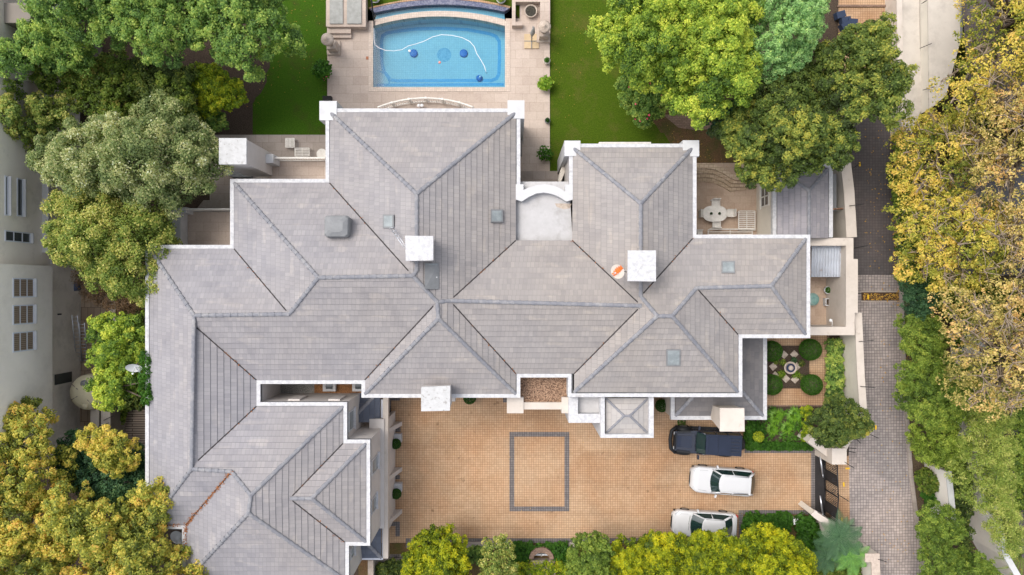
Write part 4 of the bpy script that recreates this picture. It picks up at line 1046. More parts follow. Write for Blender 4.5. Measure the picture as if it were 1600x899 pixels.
# --- parterre
ground('parterre_paving', M['driveway'], W([(1190, 524), (1292, 524), (1292, 633), (1190, 633)]), z=.036)
ground('parterre_soil', M['soil'], W([(1190, 540), (1264.5, 540), (1264.5, 607), (1190, 607)]), z=.040)
b = MB(); b.band(W([(1293, 524), (1293, 634), (1190, 634)]), .08, .004, .12); tag(b.build('parterre_edging', M['brickpath']), kind='structure')
def diamond(px, py, i):
    c = P(px, py, .07); b = MB(); b.cbox(c[0], c[1], .07, .42, .42, .06, rz=math.pi / 4 + random.uniform(-.1, .1)); return b.build('stepping_stone', M['stone'])
for i, (x, y, l) in enumerate([(1225, 554.5, 'north of the urn'), (1241, 554, 'north east of the urn'), (1208, 573, 'farthest west'), (1211, 587, 'between the left balls, half hidden'), (1228, 592, 'south of the urn'), (1242, 593, 'south east of the urn'), (1245, 573, 'east of the urn')]):
    tag(diamond(x, y, i), 'square stone set diamondwise in the soil, ' + l, 'stepping stone', 'stepping stones round the parterre urn')
urn = empty('garden_urn', P(1235, 575, .04), 'round pale stone urn with dark water in the middle of the parterre', 'urn'); c = P(1235, 575, .8)
b = MB(); b.lathe(c[0], c[1], [(.25, .04), (.2, .3), (.42, .7), (.44, .85), (.36, .85), (.33, .74)], 24); b.build('bowl', M['rubbletop'], urn)
b = MB(); b.disc(c[0], c[1], .858, .31, 20); b.build('water', mat('dark_water', (.03, .04, .08), None, rough=.1), urn)
b = MB(); b.lathe(c[0], c[1], [(.17, .86), (.18, .93), (.1, .98)], 16); b.build('fountain_knob', M['rubbletop'], urn)

# --- pool terrace things
bt = empty('raised_stone_platform', (*P(545, 10)[:2], .1), 'raised stone platform with two grey padded slabs left of the pool', 'stone platform')
zc = .75; b = MB(); b.prism(rect(510.5, -60, 571.5, 42, zc), .1, zc); b.build('plinth', M['deck'], bt)
for (x0_, x1_) in ((515, 535.5), (542, 564.5)): b = MB(); b.prism(rect(x0_, -58, x1_, 37, zc + .1), zc, zc + .09); b.build('pad', M['cushion'], bt)
b = MB(); b.prism(rect(511, 43.5, 548, 52, .5), .1, .5); b.prism(rect(512, 51.9, 549, 59, .3), .1, .3)
tag(b.build('platform_steps', M['deck']), 'two pale stone steps in front of the raised platform left of the pool', 'steps')
def urn_on_plinth(px, py, tz, label):
    g0 = P(px, py, .1); t = empty('garden_urn', g0, label, 'urn')
    b = MB(); b.cbox(g0[0], g0[1], .17, .95, .95, .14); b.cbox(g0[0], g0[1], .6, .62, .62, .72); b.build('plinth', M['stone'], t)
    b = MB(); b.lathe(g0[0], g0[1], [(.16, .96), (.1, 1.1), (.24, 1.3), (.36, 1.6), (.42, 1.9), (.44, 1.95), (.3, 2.0), (.1, 2.08), (.06, 2.2)], 20); b.build('urn_body', M['stone'], t); return t
urn_on_plinth(522, 76, 2, 'pale stone urn on a plinth at the lawn edge left of the pool')
urn_on_plinth(849, 57, 2, 'pale stone urn on a plinth at the lawn edge right of the pool')
fp = empty('stone_enclosure', (*P(828, 10)[:2], .1), 'open stone enclosure around a round firepit right of the pool', 'stone enclosure')
b = MB(); zc = .7; b.prism(rect(800, -50, 805.5, 40, zc), .1, zc); b.prism(rect(805.5, 34, 816.5, 40, zc), .1, zc); b.prism(rect(844, -50, 859.5, 39, zc), .1, zc); b.prism(rect(805.5, -50, 844, 3, zc), .1, zc); b.build('low_wall', M['deck'], fp)
c = P(829.5, 17.5, .45); pit = empty('firepit', (c[0], c[1], .1), 'round firepit bowl full of dark ash inside the stone enclosure', 'firepit')
b = MB(); b.lathe(c[0], c[1], [(.35, .1), (.44, .35), (.46, .5), (.40, .5), (.37, .42)], 22); b.build('bowl', M['stone'], pit); b = MB(); b.disc(c[0], c[1], .44, .38); b.build('ash', mat('dark_ash', (.07, .065, .05), (.02, .018, .015), 9, .95), pit)
um = empty('closed_parasol', P(830.5, 65, .12), 'closed pale parasol leaning over its four square yellow base slabs', 'parasol')
for dx in (-.27, .27):
    for dy in (-.27, .27): c = P(830.5, 65, .12); b = MB(); b.cbox(c[0] + dx, c[1] + dy, .15, .48, .48, .08); b.build('base_slab', M['yellowstone'], um)
c = P(830.5, 65, .12); b = MB(); b.cbox(c[0], c[1], .20, 1.05, .05, .02); b.cbox(c[0], c[1] - .0, .225, .05, 1.05, .02); b.build('base_cross', M['greymetal'], um)
b = MB(); b.tube([(c[0], c[1], .2), (c[0] + .03, c[1] + .15, 2.6)], .03, 8); b.build('pole', M['greymetal'], um)
b = MB(); tp0 = Vector((c[0] + .01, c[1] + .12, 1.0)); tp1 = Vector(P(834.5, 42, 2.75)); b.tube([tp0, tp0 + (tp1 - tp0) * .3, tp0 + (tp1 - tp0) * .7, tp1], [.10, .16, .10, .03], 10); b.build('folded_canopy', M['cushion'], um)

# garden furniture
def lattice_chair(px, py, rz, label, group, z0, wd=.52):
    c = P(px, py, z0); t = empty('garden_chair', c, label, 'chair', group, rz)
    def bx_(nm, *a):
        b = MB()
        for q in a: b.cbox(c[0] + q[0], c[1] + q[1], z0 + q[2], q[3], q[4], q[5])
        b.build(nm, M['ironwhite'], t)
    bx_('seat', (0, 0, .43, wd, wd * .9, .05)); bx_('backrest', (0, wd * .47, .72, wd, .05, .5), )
    for sx in (-1, 1):
        bx_('armrest', (sx * wd * .48, 0, .64, .05, wd * .9, .04))
        for sy in (-1, 1): bx_('leg', (sx * wd * .44, sy * wd * .4, .21, .05, .05, .4))
    return t
c = P(1117, 334, .75); tb = empty('patio_table', (c[0], c[1], .03), 'oval white cast iron table on the tan dining patio', 'table')
b = MB(); ov = []
for k in range(32):
    t_ = 2 * math.pi * k / 32; ov.append((c[0] + .84 * math.copysign(abs(math.cos(t_)) ** .75, math.cos(t_)), c[1] + .56 * math.copysign(abs(math.sin(t_)) ** .75, math.sin(t_))))
b.prism(ov, .70, .75); b.build('tabletop', M['ironwhite'], tb)
for sx in (-1, 1): b = MB(); b.tube([(c[0] + sx * .5, c[1], .03), (c[0] + sx * .4, c[1], .7)], .06, 8); b.build('leg', M['ironwhite'], tb)
for sx, l in ((-.27, 'left'), (.3, 'right')):
    b = MB(); b.lathe(c[0] + sx, c[1], [(.06, .75), (.10, .84), (.09, .9), (.03, .92)], 12); tag(b.build('table_pot', mat('dark_green_pot', (.03, .05, .02), None, rough=.7)), 'small dark pot on the oval patio table, the ' + l + ' one', 'pot', 'pots on the patio table')
for (x, y, a, l) in ((1115, 318.5, 0, 'north side'), (1116, 352, math.pi, 'south side'), (1095.5, 335, math.pi / 2, 'west end'), (1138, 334.5, -math.pi / 2, 'east end')):
    lattice_chair(x, y, a, 'white iron chair at the ' + l + ' of the oval patio table', 'chairs round the patio table', .03)
def slat_bench(px, py, wd, dp, rz, label, cat='bench', z0=.03, n_=9, name='slatted_bench'):
    c = P(px, py, z0 + .45); t = empty(name, (c[0], c[1], z0), label, cat, None, rz)
    b = MB(); b.cbox(c[0] - wd / 2, c[1], z0 + .43, .06, dp, .05); b.cbox(c[0] + wd / 2, c[1], z0 + .43, .06, dp, .05); b.cbox(c[0], c[1], z0 + .43, .05, dp, .04)
    for k in range(n_): b.cbox(c[0], c[1] - dp / 2 + dp * k / (n_ - 1), z0 + .47, wd, .055, .03)
    b.build('slats', M['ironwhite'], t)
    for sx in (-1, 1):
        for sy in (-1, 1): b = MB(); b.cbox(c[0] + sx * wd * .46, c[1] + sy * dp * .45, z0 + .21, .06, .06, .4); b.build('leg', M['ironwhite'], t)
    return t, c
slat_bench(1167, 345, 1.15, 1.35, 0, 'white slatted lounger standing east of the oval patio table', 'lounger', n_=11, name='slatted_lounger')
t, c = slat_bench(1141, 364.5, 3.1, .5, 0, 'long white bench against the villa wall south of the patio table', 'bench', n_=4, name='garden_bench')
b = MB(); b.cbox(c[0], c[1] + .26, .8, 3.1, .05, .08)
for k in range(20): b.cbox(c[0] - 1.45 + k * .153, c[1] + .26, .6, .04, .03, .34)
b.build('backrest', M['ironwhite'], t)
lattice_chair(1090, 366, math.pi / 2, 'lone white iron chair in the corner of the dining patio', None, .03)
t, c = slat_bench(453, 223.5, .62, .62, 0, 'square white lattice table on the west terrace', 'table', n_=8, name='lattice_table')
b = MB()
for k in range(6): b.cbox(c[0] - .25 + k * .1, c[1], .495, .03, .6, .012)
b.build('lattice', M['ironwhite'], t)
slat_bench(472, 238, 1.0, .55, 0, 'white slatted chair behind the balcony railing of the west terrace', 'chair', n_=6, name='slatted_chair')
c = P(503, 241, .7); b = MB(); b.disc(c[0], c[1], .74, .36); b.lathe(c[0], c[1], [(.36, .70), (.37, .735)], 20); b.lathe(c[0], c[1], [(.2, .03), (.05, .1), (.05, .69)], 10); tag(b.build('round_table', M['ironwhite']), 'small round white table at the right end of the west terrace', 'table')
c = P(336, 228, .7); b = MB(); b.lathe(c[0], c[1], [(.2, .03), (.05, .1), (.05, .6), (.4, .66), (.41, .7)], 18); tag(b.build('round_table', M['ironwhite']), 'round white table half under the pale tree west of the tall chimney', 'table')
b = MB(); cx, cy = P(370, 262)[:2]; sh = W([(347, 258), (390, 258), (392, 277), (365, 277), (357, 274), (350, 267)], .45); b.prism(sh, .03, .45)
tag(b.build('covered_spa', M['greymetal']), 'grey rounded cover lying at the foot of the tall white chimney', 'spa cover')
# curved steps of the dining patio
st_ = []
for k, (o, zz) in enumerate(((0, .62), (7, .47), (14, .32), (21, .17))):
    b = MB(); line = [(1086, 256 + o), (1100, 255 + o), (1116, 257 + o), (1132, 264 + o), (1142, 271 + o), (1152, 274 + o * .75), (1168, 274 + o * .7)]
    low = [(x, y + 8) for x, y in line]; b.prism(W(line, zz) + W(low, zz)[::-1], .02, zz + (.0 if k else .01))
    st_.append(b)
big = MB()
for b in st_: big.add(b.v, b.f)
tag(big.build('curved_steps', M['stepstone']), 'curved tan stone steps climbing from the dining patio to the planting bed', 'steps')
thingbox('retaining_wall', W([(1167, 268), (1184, 268), (1184, 282), (1167, 282)], .4), .02, .4, 'cream', 'low pale retaining wall between the curved steps and outbuilding', 'wall')

# pots on the terrace edge
def bushy(px, py, r, h, pot, label, lm, leaf=.12, n_=500, pr=.22, spread=.0, z0=.1):
    t, c = potted(px, py, pr, .38, None, label, z0=z0, pot=pot)
    pp, dd = leafball(c[0], c[1], z0 + .38 + h * .4, r, n_, leaf, zsq=h / (2 * r), rough=.6)
    leaves_mesh('foliage', pp, dd, leaf, lm, t); return t, c
bushy(854, 97.5, .2, .35, 'creamlight', 'small clipped plant in a cream pot at the lawn edge, nearest the right urn', LM['box'], .09, 300, .25)
bushy(852, 134, .55, .6, 'cream', 'pot of long narrow leaves spilling over the lawn edge beside the terrace', LM['lime'], .3, 300, .3)
bushy(855, 190.5, .17, .3, 'greymetal', 'smallest dark clipped ball in a pot at the lawn edge', LM['darkbox'], .08, 260, .2)
bushy(851, 243, .62, .9, 'cream', 'loose leafy shrub in a pot at the foot of the lawn edge by the passage', LM['box'], .24, 200, .3)
t, c = bushy(507, 114, .75, .9, 'cream', 'leafy potted shrub with pink flowers on the lawn edge left of the pool', LM['box'], .24, 700, .35)
pp, dd = leafball(c[0] + .25, c[1] - .5, .7, .25, 16, .1); leaves_mesh('flowers', pp, dd, .1, M['pinkpetal'], t)
for (x, y, l) in ((563, -1, 'left of the pool'), (783, 0, 'right of the pool')):
    bushy(587.5 if x == 563 else x, y + 1, .33, .4, 'whitecap', 'yellow green plant in a white bowl on the far lawn ' + l, LM['lime'], .12, 350, .36, z0=.05)
thingbox('black_vent', rect(507, 153, 520, 160), .1, .5, 'dark', 'black square vent box beside the north west corner pillar', 'vent')
# topiary in white planters along the driveway
for (x, y, l) in ((622, 690, 'the northern one'), (622.5, 766.5, 'the middle one')):
    t, c = potted(x, y - 7, .3, .5, None, 'clipped ball in a white square planter beside the arcade, ' + l, square=True, group='planters with clipped balls beside the driveway', pot='whitecap')
    pp, dd = leafball(c[0], c[1] - .28, 1.0, .36, 2200, .07); leaves_mesh('foliage', pp, dd, .085, LM['darkbox'], t)
    b = MB(); b.tube([(c[0], c[1] - .05, .4), (c[0], c[1] - .25, .9)], .04, 6); b.build('stem', M['bark'], t)
for (x, y, r, l) in ((735, 619, .45, 'dark clipped ball peeping out below the south eave by the mottled chimney'), (1030, 631, .45, 'dark potted clipped shrub between the tower and the low grey roof')):
    t, c = potted(x, y, .28, .4, None, l, pot='creamlight'); pp, dd = leafball(c[0], c[1], .9, r, 2200, .08); leaves_mesh('foliage', pp, dd, .09, LM['darkbox'], t)
c = P(1064, 659, 0.03); pp, dd = leafball(c[0], c[1], .25, .3, 160, .1, zsq=.7); leaves_mesh('small_shrub', pp, dd, .12, LM['box'], None, label='small green tuft growing at the wall beside the blue car', cat='shrub')

# satellite dishes
def dish(px, py, z, r, dirv, mount, label, m='plasticwhite'):
    c = Vector(P(px, py, z)); d = Vector(dirv).normalized(); t = empty('satellite_dish', c, label, 'satellite dish')
    a = d.orthogonal().normalized(); bb = d.cross(a); vs_ = [c]; fs_ = []; K = 24
    for j, (f, dep) in enumerate(((.4, .025), (.75, .08), (1, .15))):
        for k in range(K): t_ = 2 * math.pi * k / K; vs_.append(c + (a * math.cos(t_) + bb * math.sin(t_)) * r * f + d * dep * r * 1.3)
    fs_ += [(0, 1 + k, 1 + (k + 1) % K) for k in range(K)]
    for j in range(2): fs_ += [(1 + j * K + k, 1 + (j + 1) * K + k, 1 + (j + 1) * K + (k + 1) % K, 1 + j * K + (k + 1) % K) for k in range(K)]
    b = MB(); b.add(vs_, fs_, True); o = b.build('reflector', M[m], t)
    b = MB(); mt = Vector(mount); b.tube([c - d * .05, c - d * .25 * r, mt + Vector((0, 0, .4)), mt], .03, 6); b.build('mount', M['alu'], t)
    b = MB(); b.tube([c - a * r * .95 + d * .1, c + d * r * 1.0], .018, 5); b.cbox(*(c + d * r * 1.0), .08, .08, .1); b.build('feed_arm', M['alu'], t)
    return t, c, d, a, bb
dish(209.5, 573.5, 6.9, .47, (.15, -.75, .55), P(227, 585, 6.6), 'white satellite dish on the west gutter above the green tree')
dish(278.5, 839, 5.0, .48, (-.1, -.25, .95), P(288, 846, 4.8), 'pale blue satellite dish in the dark corner beside the autumn tree', 'winframe')
t, c, d, a, bb = dish(966, 424, 9.9, .42, (-.55, -.25, .8), P(977, 425, 9.3), 'oval dish with orange marking on the side of the white chimney', 'creamlight')
b = MB()
for i in range(11):    # orange emblem painted on the dish
    y = -.36 + i * .072; x0_, x1_ = -.12 + .03 * (i % 2) + abs(y) * .1, .24 - .05 * (i % 2) - abs(y) * .25
    qa = c + a * .0; pts_ = []
    for (u, v) in ((x0_, y), (x1_, y), (x1_, y + .06), (x0_, y + .06)):
        h = (u * u + v * v) / (.42 * .42) * .15 * .42 * 1.3 + .035; pts_.append(c + bb * u + a * v + d * h)
    b.poly(pts_)
b.build('painted_mark', M['orange'], t)

# ================================================================ NEIGHBOUR ON THE WEST
nb = empty('neighbour_building', (-31.5, 0, 0), 'tall grey beige neighbouring building with white framed windows beyond the west trees', 'building')
XN = -30.65; XO = -30.0
ytop = P(0, 416, 4)[1]; ybot = P(0, 690, 4)[1]
b = MB(); b.prism([(XN, -12.5), (XN, 40), (-45, 40), (-45, -12.5)], .01, 8.1); b.build('wall', M['nbgrey'], nb)
b = MB(); b.box(XN + .005, ybot - 2, 4.0, XO, ytop, 8.9); b.build('projecting_wall', M['nbwall'], nb)
b = MB(); y0_, y1_ = P(0, 395, 4)[1], P(0, 120, 4)[1]; b.box(XN + .004, y0_, 3.75, XN + .42, y1_ + 6, 4.05); b.build('ledge', M['white'], nb)
b = MB(); y2_ = P(0, 80, 6)[1]; b.box(XN + .006, y2_ + 1.2, .02, XN + 1.6, y2_ + 2.4, 7.5); b.build('buttress_wall', M['darkbeige'], nb)
b = MB(); b.box(XN + .007, P(0, 130, 5)[1], 5.2, XN + 1.0, P(0, 119, 5)[1], 5.5); b.build('ledge', M['creamlight'], nb)
def wwin(X, ya, yb, xa, xb, bars, m='blind', deep=True):
    """east facing window; xa, xb are pixels of its upper and lower edge, bars divide it along the height of the picture row"""
    z1, z0 = HC - FP * X / (xa - 800), HC - FP * X / (xb - 800); Y0, Y1 = P(0, yb, (z0 + z1) / 2)[1], P(0, ya, (z0 + z1) / 2)[1]; t = .07
    b = MB()
    for a1, b1, c1_, d1_ in ((Y0, z1 - t, Y1, z1), (Y0, z0, Y1, z0 + t), (Y0, z0 + t, Y0 + t, z1 - t), (Y1 - t, z0 + t, Y1, z1 - t)): b.box(X + .004, a1, b1, X + .05, c1_, d1_)
    for k in range(1, bars + 1):
        zz = z0 + (z1 - z0) * k / (bars + 1); b.box(X + .006, Y0 + t, zz - .035, X + .045, Y1 - t, zz + .035)
    o = b.build('window', M['winframe'], nb)
    g = MB(); g.box(X + .003, Y0 + t, z0 + t, X + .02, Y1 - t, z1 - t); g.build('pane', M[m], o)
    if m == 'blind':
        g = MB()
        for k in range(9): y = Y0 + t + (Y1 - Y0 - 2 * t) * (k + .5) / 9; g.box(X + .021, y - .05, z0 + t, X + .032, y + .03, z1 - t)
        g.build('slats', M['blindslat'], o)
    s = MB(); s.box(X + .005, Y0, z0 - .08, X + .2, Y1, z0 - .003); s.build('sill', M['white'], o)
for (ya, yb) in ((435, 465), (476.5, 507), (518.5, 549)): wwin(XO, ya, yb, 19.5, 52, 2)
wwin(XN, 275, 337, 7, 12, 0, 'glass'); wwin(XN, 279, 338.5, 26, 35, 0, 'glass'); wwin(XN, 362, 379, 7, 47, 2, 'glass'); wwin(XN, 401, 413, 79, 103, 1, 'glass')
b = MB(); b.box(XN + .002, P(0, 598, 1.5)[1], 1.0, XN + .05, P(0, 582, 1.5)[1], 2.8); b.build('dark_window', M['glass'], nb)
b = MB(); b.box(XN + .002, P(0, 492, 2)[1], 2.2, XN + .1, P(0, 490, 2)[1], 2.5); b.build('wall_vent', M['dark'], nb)
b = MB(); b.tube([(XN + .06, P(0, 594, 1)[1], .02), (XN + .06, P(0, 500, 1)[1], .05), (XN + .06, P(0, 420, 1)[1], .02)], .02, 5); b.build('pipe', M['greybeige'], nb)
for (dx, l) in ((0, 'left one, standing straight'), (.55, 'right one, splayed')):     # ladders
    lad = empty('ladder', (XN + .9 + dx, P(0, 520)[1], .02), 'long aluminium ladder leaning at the neighbouring wall, the ' + l, 'ladder', 'ladders leaning at the neighbouring wall')
    ya, yb = P(0, 492 + dx * 22, 1.5)[1], P(0, 566, .2)[1]; xa = P(118 + dx * 20, 0, 1.8)[0]; xb = P(124 + dx * 14, 0, .1)[0]
    for s in (-.19, .19):
        b = MB(); b.tube([(xa + s, ya, 1.9), (xb + s * 1.1, yb, .08)], .04, 5); b.build('rail', M['alu'], lad)
    for k in range(12):
        f = (k + .5) / 12; b = MB(); x = xa + (xb - xa) * f; y = ya + (yb - ya) * f; z = 1.9 + (.08 - 1.9) * f; b.tube([(x - .19, y, z), (x + .2, y, z)], .022, 5); b.build('rung', M['alu'], lad)
b = MB(); c = P(117, 447, .4); b.lathe(c[0], c[1], [(.35, .02), (.38, .5), (.4, .7), (.3, .72)], 14); tag(b.build('blue_bin', mat('blue_grey_plastic', (.08, .10, .17), None, rough=.5)), 'blue grey bin beside the neighbouring wall under the pale tree', 'bin')
tk = empty('water_tank', (*P(150, 602)[:2], .02), 'large beige round water tank beside the neighbouring building', 'water tank'); c = P(133.5, 614, 2.6); c = (c[0], c[1])
b = MB(); b.lathe(c[0] , c[1], [(1.2, .02), (1.22, .3), (1.2, .6), (1.22, .9), (1.2, 1.3), (1.22, 1.7), (1.2, 2.3), (1.12, 2.5), (.7, 2.72), (.2, 2.8)], 32); b.build('tank_body', M['tank'], tk)
b = MB(); b.lathe(c[0] - .05 + .03, c[1] + .62, [(.24, 2.55), (.25, 2.74), (.1, 2.78)], 18); b.build('hatch', M['greymetal'], tk)
b = MB(); b.lathe(c[0] - .05, c[1] - .85, [(.25, 2.5), (.26, 2.66), (.05, 2.7)], 16); b.build('lid', M['tank'], tk)
for an in (1.0, 2.6, 3.6, 5.2):
    b = MB(); b.tube([(c[0] + .5 * math.cos(an), c[1] + .5 * math.sin(an), 2.77), (c[0] + 1.12 * math.cos(an), c[1] + 1.12 * math.sin(an), 2.52)], .03, 5); b.build('rib', M['darkbeige'], tk)
cap_wall('side_wall', W([(72, 680), (135, 680)], 1.8), .5, 1.8, 'greybeige', 'creamlight', 'low wall capped with pale slabs south of the water tank')
cap_wall('side_wall', W([(148, 640), (148, 690)], 2.0), .5, 2.0, 'greybeige', 'creamlight', 'white capped wall just right of the water tank')
cap_wall('side_wall', W([(165, 600), (165, 690)], 2.0), .55, 2.0, 'darkbeige', 'creamlight', 'white capped boundary wall with fence brackets beside the board walk')
cap_wall('side_wall', W([(176, 440), (176.5, 520)], 1.6), .35, 1.6, 'greybeige', 'creamlight', 'thin wall showing between the pale tree and the bright green tree')
for (a, b_, c_, d_, l) in ((162, 657, 177, 650, 'northern of two on the wall by the water tank'), (153, 668, 170, 661, 'southern of two on the wall by the water tank')): tag(bracket(a, b_, c_, d_, 2.05, 0), 'black fence bracket, ' + l, 'fence bracket', 'fence brackets along the boundary')

# ================================================================ EAST SIDE BEYOND THE ROAD
eb_ = empty('east_building', (*P(1450, 80)[:2], 0), 'pale building with long blank walls at the top right beyond the neighbour driveway', 'building')
b = MB(); z1 = 2.3; q = W([(1449, -80), (1507, -80), (1502, 60), (1478, 150), (1452, 172)], z1); b.prism(q, .02, z1 - .1); b.build('wall', M['lightbeige'], eb_)
b = MB(); b.prism(W([(1449, -80), (1507, -80), (1502, 60), (1478, 150), (1452, 172)], z1), z1 - .099, z1); b.build('flat_roof', M['rooftop'], eb_)
b = MB(); b.band(W([(1506, -80), (1501, 60)], z1), .12, z1, z1 + .12); b.build('roof_edge', M['greymetal'], eb_)
b = MB(); q = W([(1400, -80), (1436, -80), (1437, 60), (1440, 110), (1441, 168), (1424, 210), (1412, 200), (1404, 110)], 1.4); b.prism(q, .02, 1.4); tag(b.build('raised_slab', M['rooftop']), 'long pale raised slab beside the neighbour driveway', 'slab')
cap_wall('east_wall', W([(1404, -80), (1407, 110), (1414, 205)], 1.6), .3, 1.6, 'cream', 'creamlight', 'thin cream wall at the edge of the neighbour driveway')
for (a, b_, c_, d_, l) in ((1437, 76, 1456, 68, 'upper one on the dark gap by the pale building'), (1442, 141, 1460, 136, 'lower one above the fallen leaves by the pale building'), (1440, 6, 1448, 1, 'topmost one at the top right edge')): tag(bracket(a, b_, c_, d_, 2.0, 0), 'black fence bracket, ' + l, 'fence bracket', 'fence brackets along the boundary')
er = empty('east_house', (*P(1560, 300)[:2], 0), 'grey roofed house mostly hidden under the autumn trees on the right edge', 'house')
b = MB(); b.prism(W([(1478, 270), (1700, 250), (1700, 430), (1490, 420)], 3), .02, 3); b.build('wall', M['greybeige'], er)
b = MB(); b.prism(W([(1474, 262), (1700, 240), (1700, 436), (1486, 426)], 3.2), 3.01, 3.2); b.build('roof', M['tilesdark'], er)
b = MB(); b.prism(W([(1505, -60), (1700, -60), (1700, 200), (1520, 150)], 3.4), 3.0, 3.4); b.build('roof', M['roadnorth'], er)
def wavy(pts, z1, label):
    t = empty('garden_wall', (*W([pts[0]], z1)[0], 0), label, 'garden wall')
    for _ in range(3):      # round the corners
        q = []
        for i in range(len(pts)):
            a, c = pts[i], pts[(i + 1) % len(pts)]; q += [(a[0] * .75 + c[0] * .25, a[1] * .75 + c[1] * .25), (a[0] * .25 + c[0] * .75, a[1] * .25 + c[1] * .75)]
        pts = q
    MB().prism(W(pts, z1), .02, z1).build('wall_body', M['white'], t); return t
def facing_wall(base, z1, label):
    t = empty('garden_wall', (*W([base[0]])[0], 0), label, 'garden wall'); ln = []
    for i in range(len(base) - 1):
        for k in range(4): f = k / 4; ln.append((base[i][0] + (base[i + 1][0] - base[i][0]) * f, base[i][1] + (base[i + 1][1] - base[i][1]) * f))
    ln.append(base[-1]); MB().band(W(ln), .3, .02, z1 - .08).build('wall_body', M['nbwall'], t); MB().band(W(ln), .38, z1 - .079, z1).build('coping', M['white'], t); return t
facing_wall([(1486, 520), (1492, 600), (1498, 680), (1504, 750), (1511, 800), (1520, 840), (1540, 875), (1566, 905), (1600, 950)], 3.4, 'long pale wall curving to the bottom right corner behind drooping greenery')
facing_wall([(1447, 722), (1450, 750), (1453, 780), (1457, 806)], 2.6, 'short pale wall between the clipped conifers by the road')
tr_ = empty('folded_covers', (*P(1318, 38)[:2], .02), 'dark blue folded plastic covers piled beside the neighbour driveway', 'plastic covers')
for i, (x, y, rr) in enumerate(((1312, 24, .3), (1319, 34, .2), (1328, 38, -.1), (1316, 44, .5))):
    c = P(x, y, .4); b = MB(); b.cbox(c[0], c[1], .4 + .12 * i, .62, .45, .5, rz=rr, rx=.1); b.build('cover', mat('navy_plastic', (.03, .045, .085), None, rough=.5), tr_)

# grotto at the bottom
gr = empty('stone_grotto', (*P(847, 868)[:2], .03), 'arched stone grotto in the low hedge at the bottom of the driveway', 'grotto')
b = MB(); cg = P(846, 874, .9); K = 14; vs_ = []
ci = []; co = []
for k in range(K + 1):
    t_ = math.pi * k / K; ci.append((cg[0] + .56 * math.cos(t_), cg[1] + .44 * math.sin(t_))); co.append((cg[0] + .86 * math.cos(t_), cg[1] + .80 * math.sin(t_)))
b.prism(co + ci[::-1], .05, .9); b.build('arch', M['brickpath'], gr)
b = MB(); b.prism(ci, .04, .18); b.build('basin_floor', M['soil'], gr)
b = MB(); b.cbox(cg[0], cg[1] + .08, .24, .95, .12, .1); b.build('water_sill', M['winframe'], gr)
b = MB(); b.prism(W([(828, 876), (866, 876), (868, 899), (870, 940), (824, 940), (826, 899)], .5), .04, .5); b.build('forecourt', M['rubbletop'], gr)
b = MB(); b.tube([(cg[0], cg[1] + .1, .25), (cg[0], cg[1] + .1, .6), (cg[0] + .2, cg[1] + .3, .85)], .02, 5); b.build('spout', M['plasticwhite'], gr)
thingbox('meter_box', rect(1240, 811, 1247, 820, .5), .04, .5, 'plasticwhite', 'small white box standing in the bed below the gate', 'box')
thingbox('bed_kerb', rect(722, 847.5, 800, 856, .15), .02, .16, 'deckgrey', 'pale kerb stone along the planting bed at the bottom of the driveway', 'kerb')
thingbox('bed_kerb', rect(586, 873, 640, 881, .15), .02, .16, 'deckgrey', 'short pale kerb below the arcade at the bottom of the picture', 'kerb')
thingbox('bed_kerb', rect(888, 847.5, 905, 860, .15), .02, .16, 'deckgrey', 'small pale slab beside the grotto hedge', 'kerb')
cap_wall('side_wall', W([(579, 876), (579, 940)], 1.5), .3, 1.5, 'greybeige', 'stone', 'stub of stone wall below the blue corner roof')

# ================================================================ CARS
def loft_body(L, wd, prof, wheels, z0, side, wr, nose_r=.28, nx=64, arch=True):
    """prof(s) -> top height at s in 0..1 from the nose; side(s) -> half width factor"""
    b = MB(); rows = []
    for i in range(nx + 1):
        s = i / nx; x = L / 2 - s * L; hw = wd / 2 * side(s); zt_ = prof(s); zb = z0
        for xw in wheels:
            d = abs(x - xw)
            if d < wr * 1.12: zb = max(zb, z0 * .4 + math.sqrt(max(0, (wr * 1.12) ** 2 - d * d)) + .12)
        zm = min(max(zb + .06, z0 + (zt_ - z0) * .55), zt_ - .10)
        ring = [(hw * .96, zb), (hw, zm), (hw * .985, zt_ - .09), (hw * .93, zt_ - .025), (hw * .80, zt_), (hw * .45, zt_ + .02), (0, zt_ + .025)]
        rows.append([(x, y, z) for y, z in ring] + [(x, -y, z) for y, z in ring[-2::-1]])
    m_ = len(rows[0]); vs_ = [p for r in rows for p in r]; fs_ = []
    for i in range(nx):
        for k in range(m_ - 1): fs_.append((i * m_ + k, i * m_ + k + 1, (i + 1) * m_ + k + 1, (i + 1) * m_ + k))
    fs_.append(tuple(range(m_))[::-1]); fs_.append(tuple(nx * m_ + k for k in range(m_))); b.add(vs_, fs_, True); return b
def patch(p00, p10, p11, p01, bulge=(0, 0, 0), nu=8, nv=5):
    """p00..p10 lower edge, p01..p11 upper edge, bulged in the middle of u"""
    b = MB(); vs_ = []; fs_ = []; P0, P1, P2, P3 = map(Vector, (p00, p10, p11, p01)); bu = Vector(bulge)
    for j in range(nv + 1):
        for i in range(nu + 1):
            u, v = i / nu, j / nv; vs_.append((P0 * (1 - u) + P1 * u) * (1 - v) + (P3 * (1 - u) + P2 * u) * v + bu * 4 * u * (1 - u))
    for j in range(nv):
        for i in range(nu): fs_.append((j * (nu + 1) + i, j * (nu + 1) + i + 1, (j + 1) * (nu + 1) + i + 1, (j + 1) * (nu + 1) + i))
    b.add(vs_, fs_, True); return b
M['carwhite'] = mat('white_car_paint', (.56, .56, .565), None, rough=.25, spec=.5, coat=.6)
M['carblue'] = mat('dark_blue_car_paint', (.009, .013, .028), None, rough=.25, spec=.5, coat=.7)
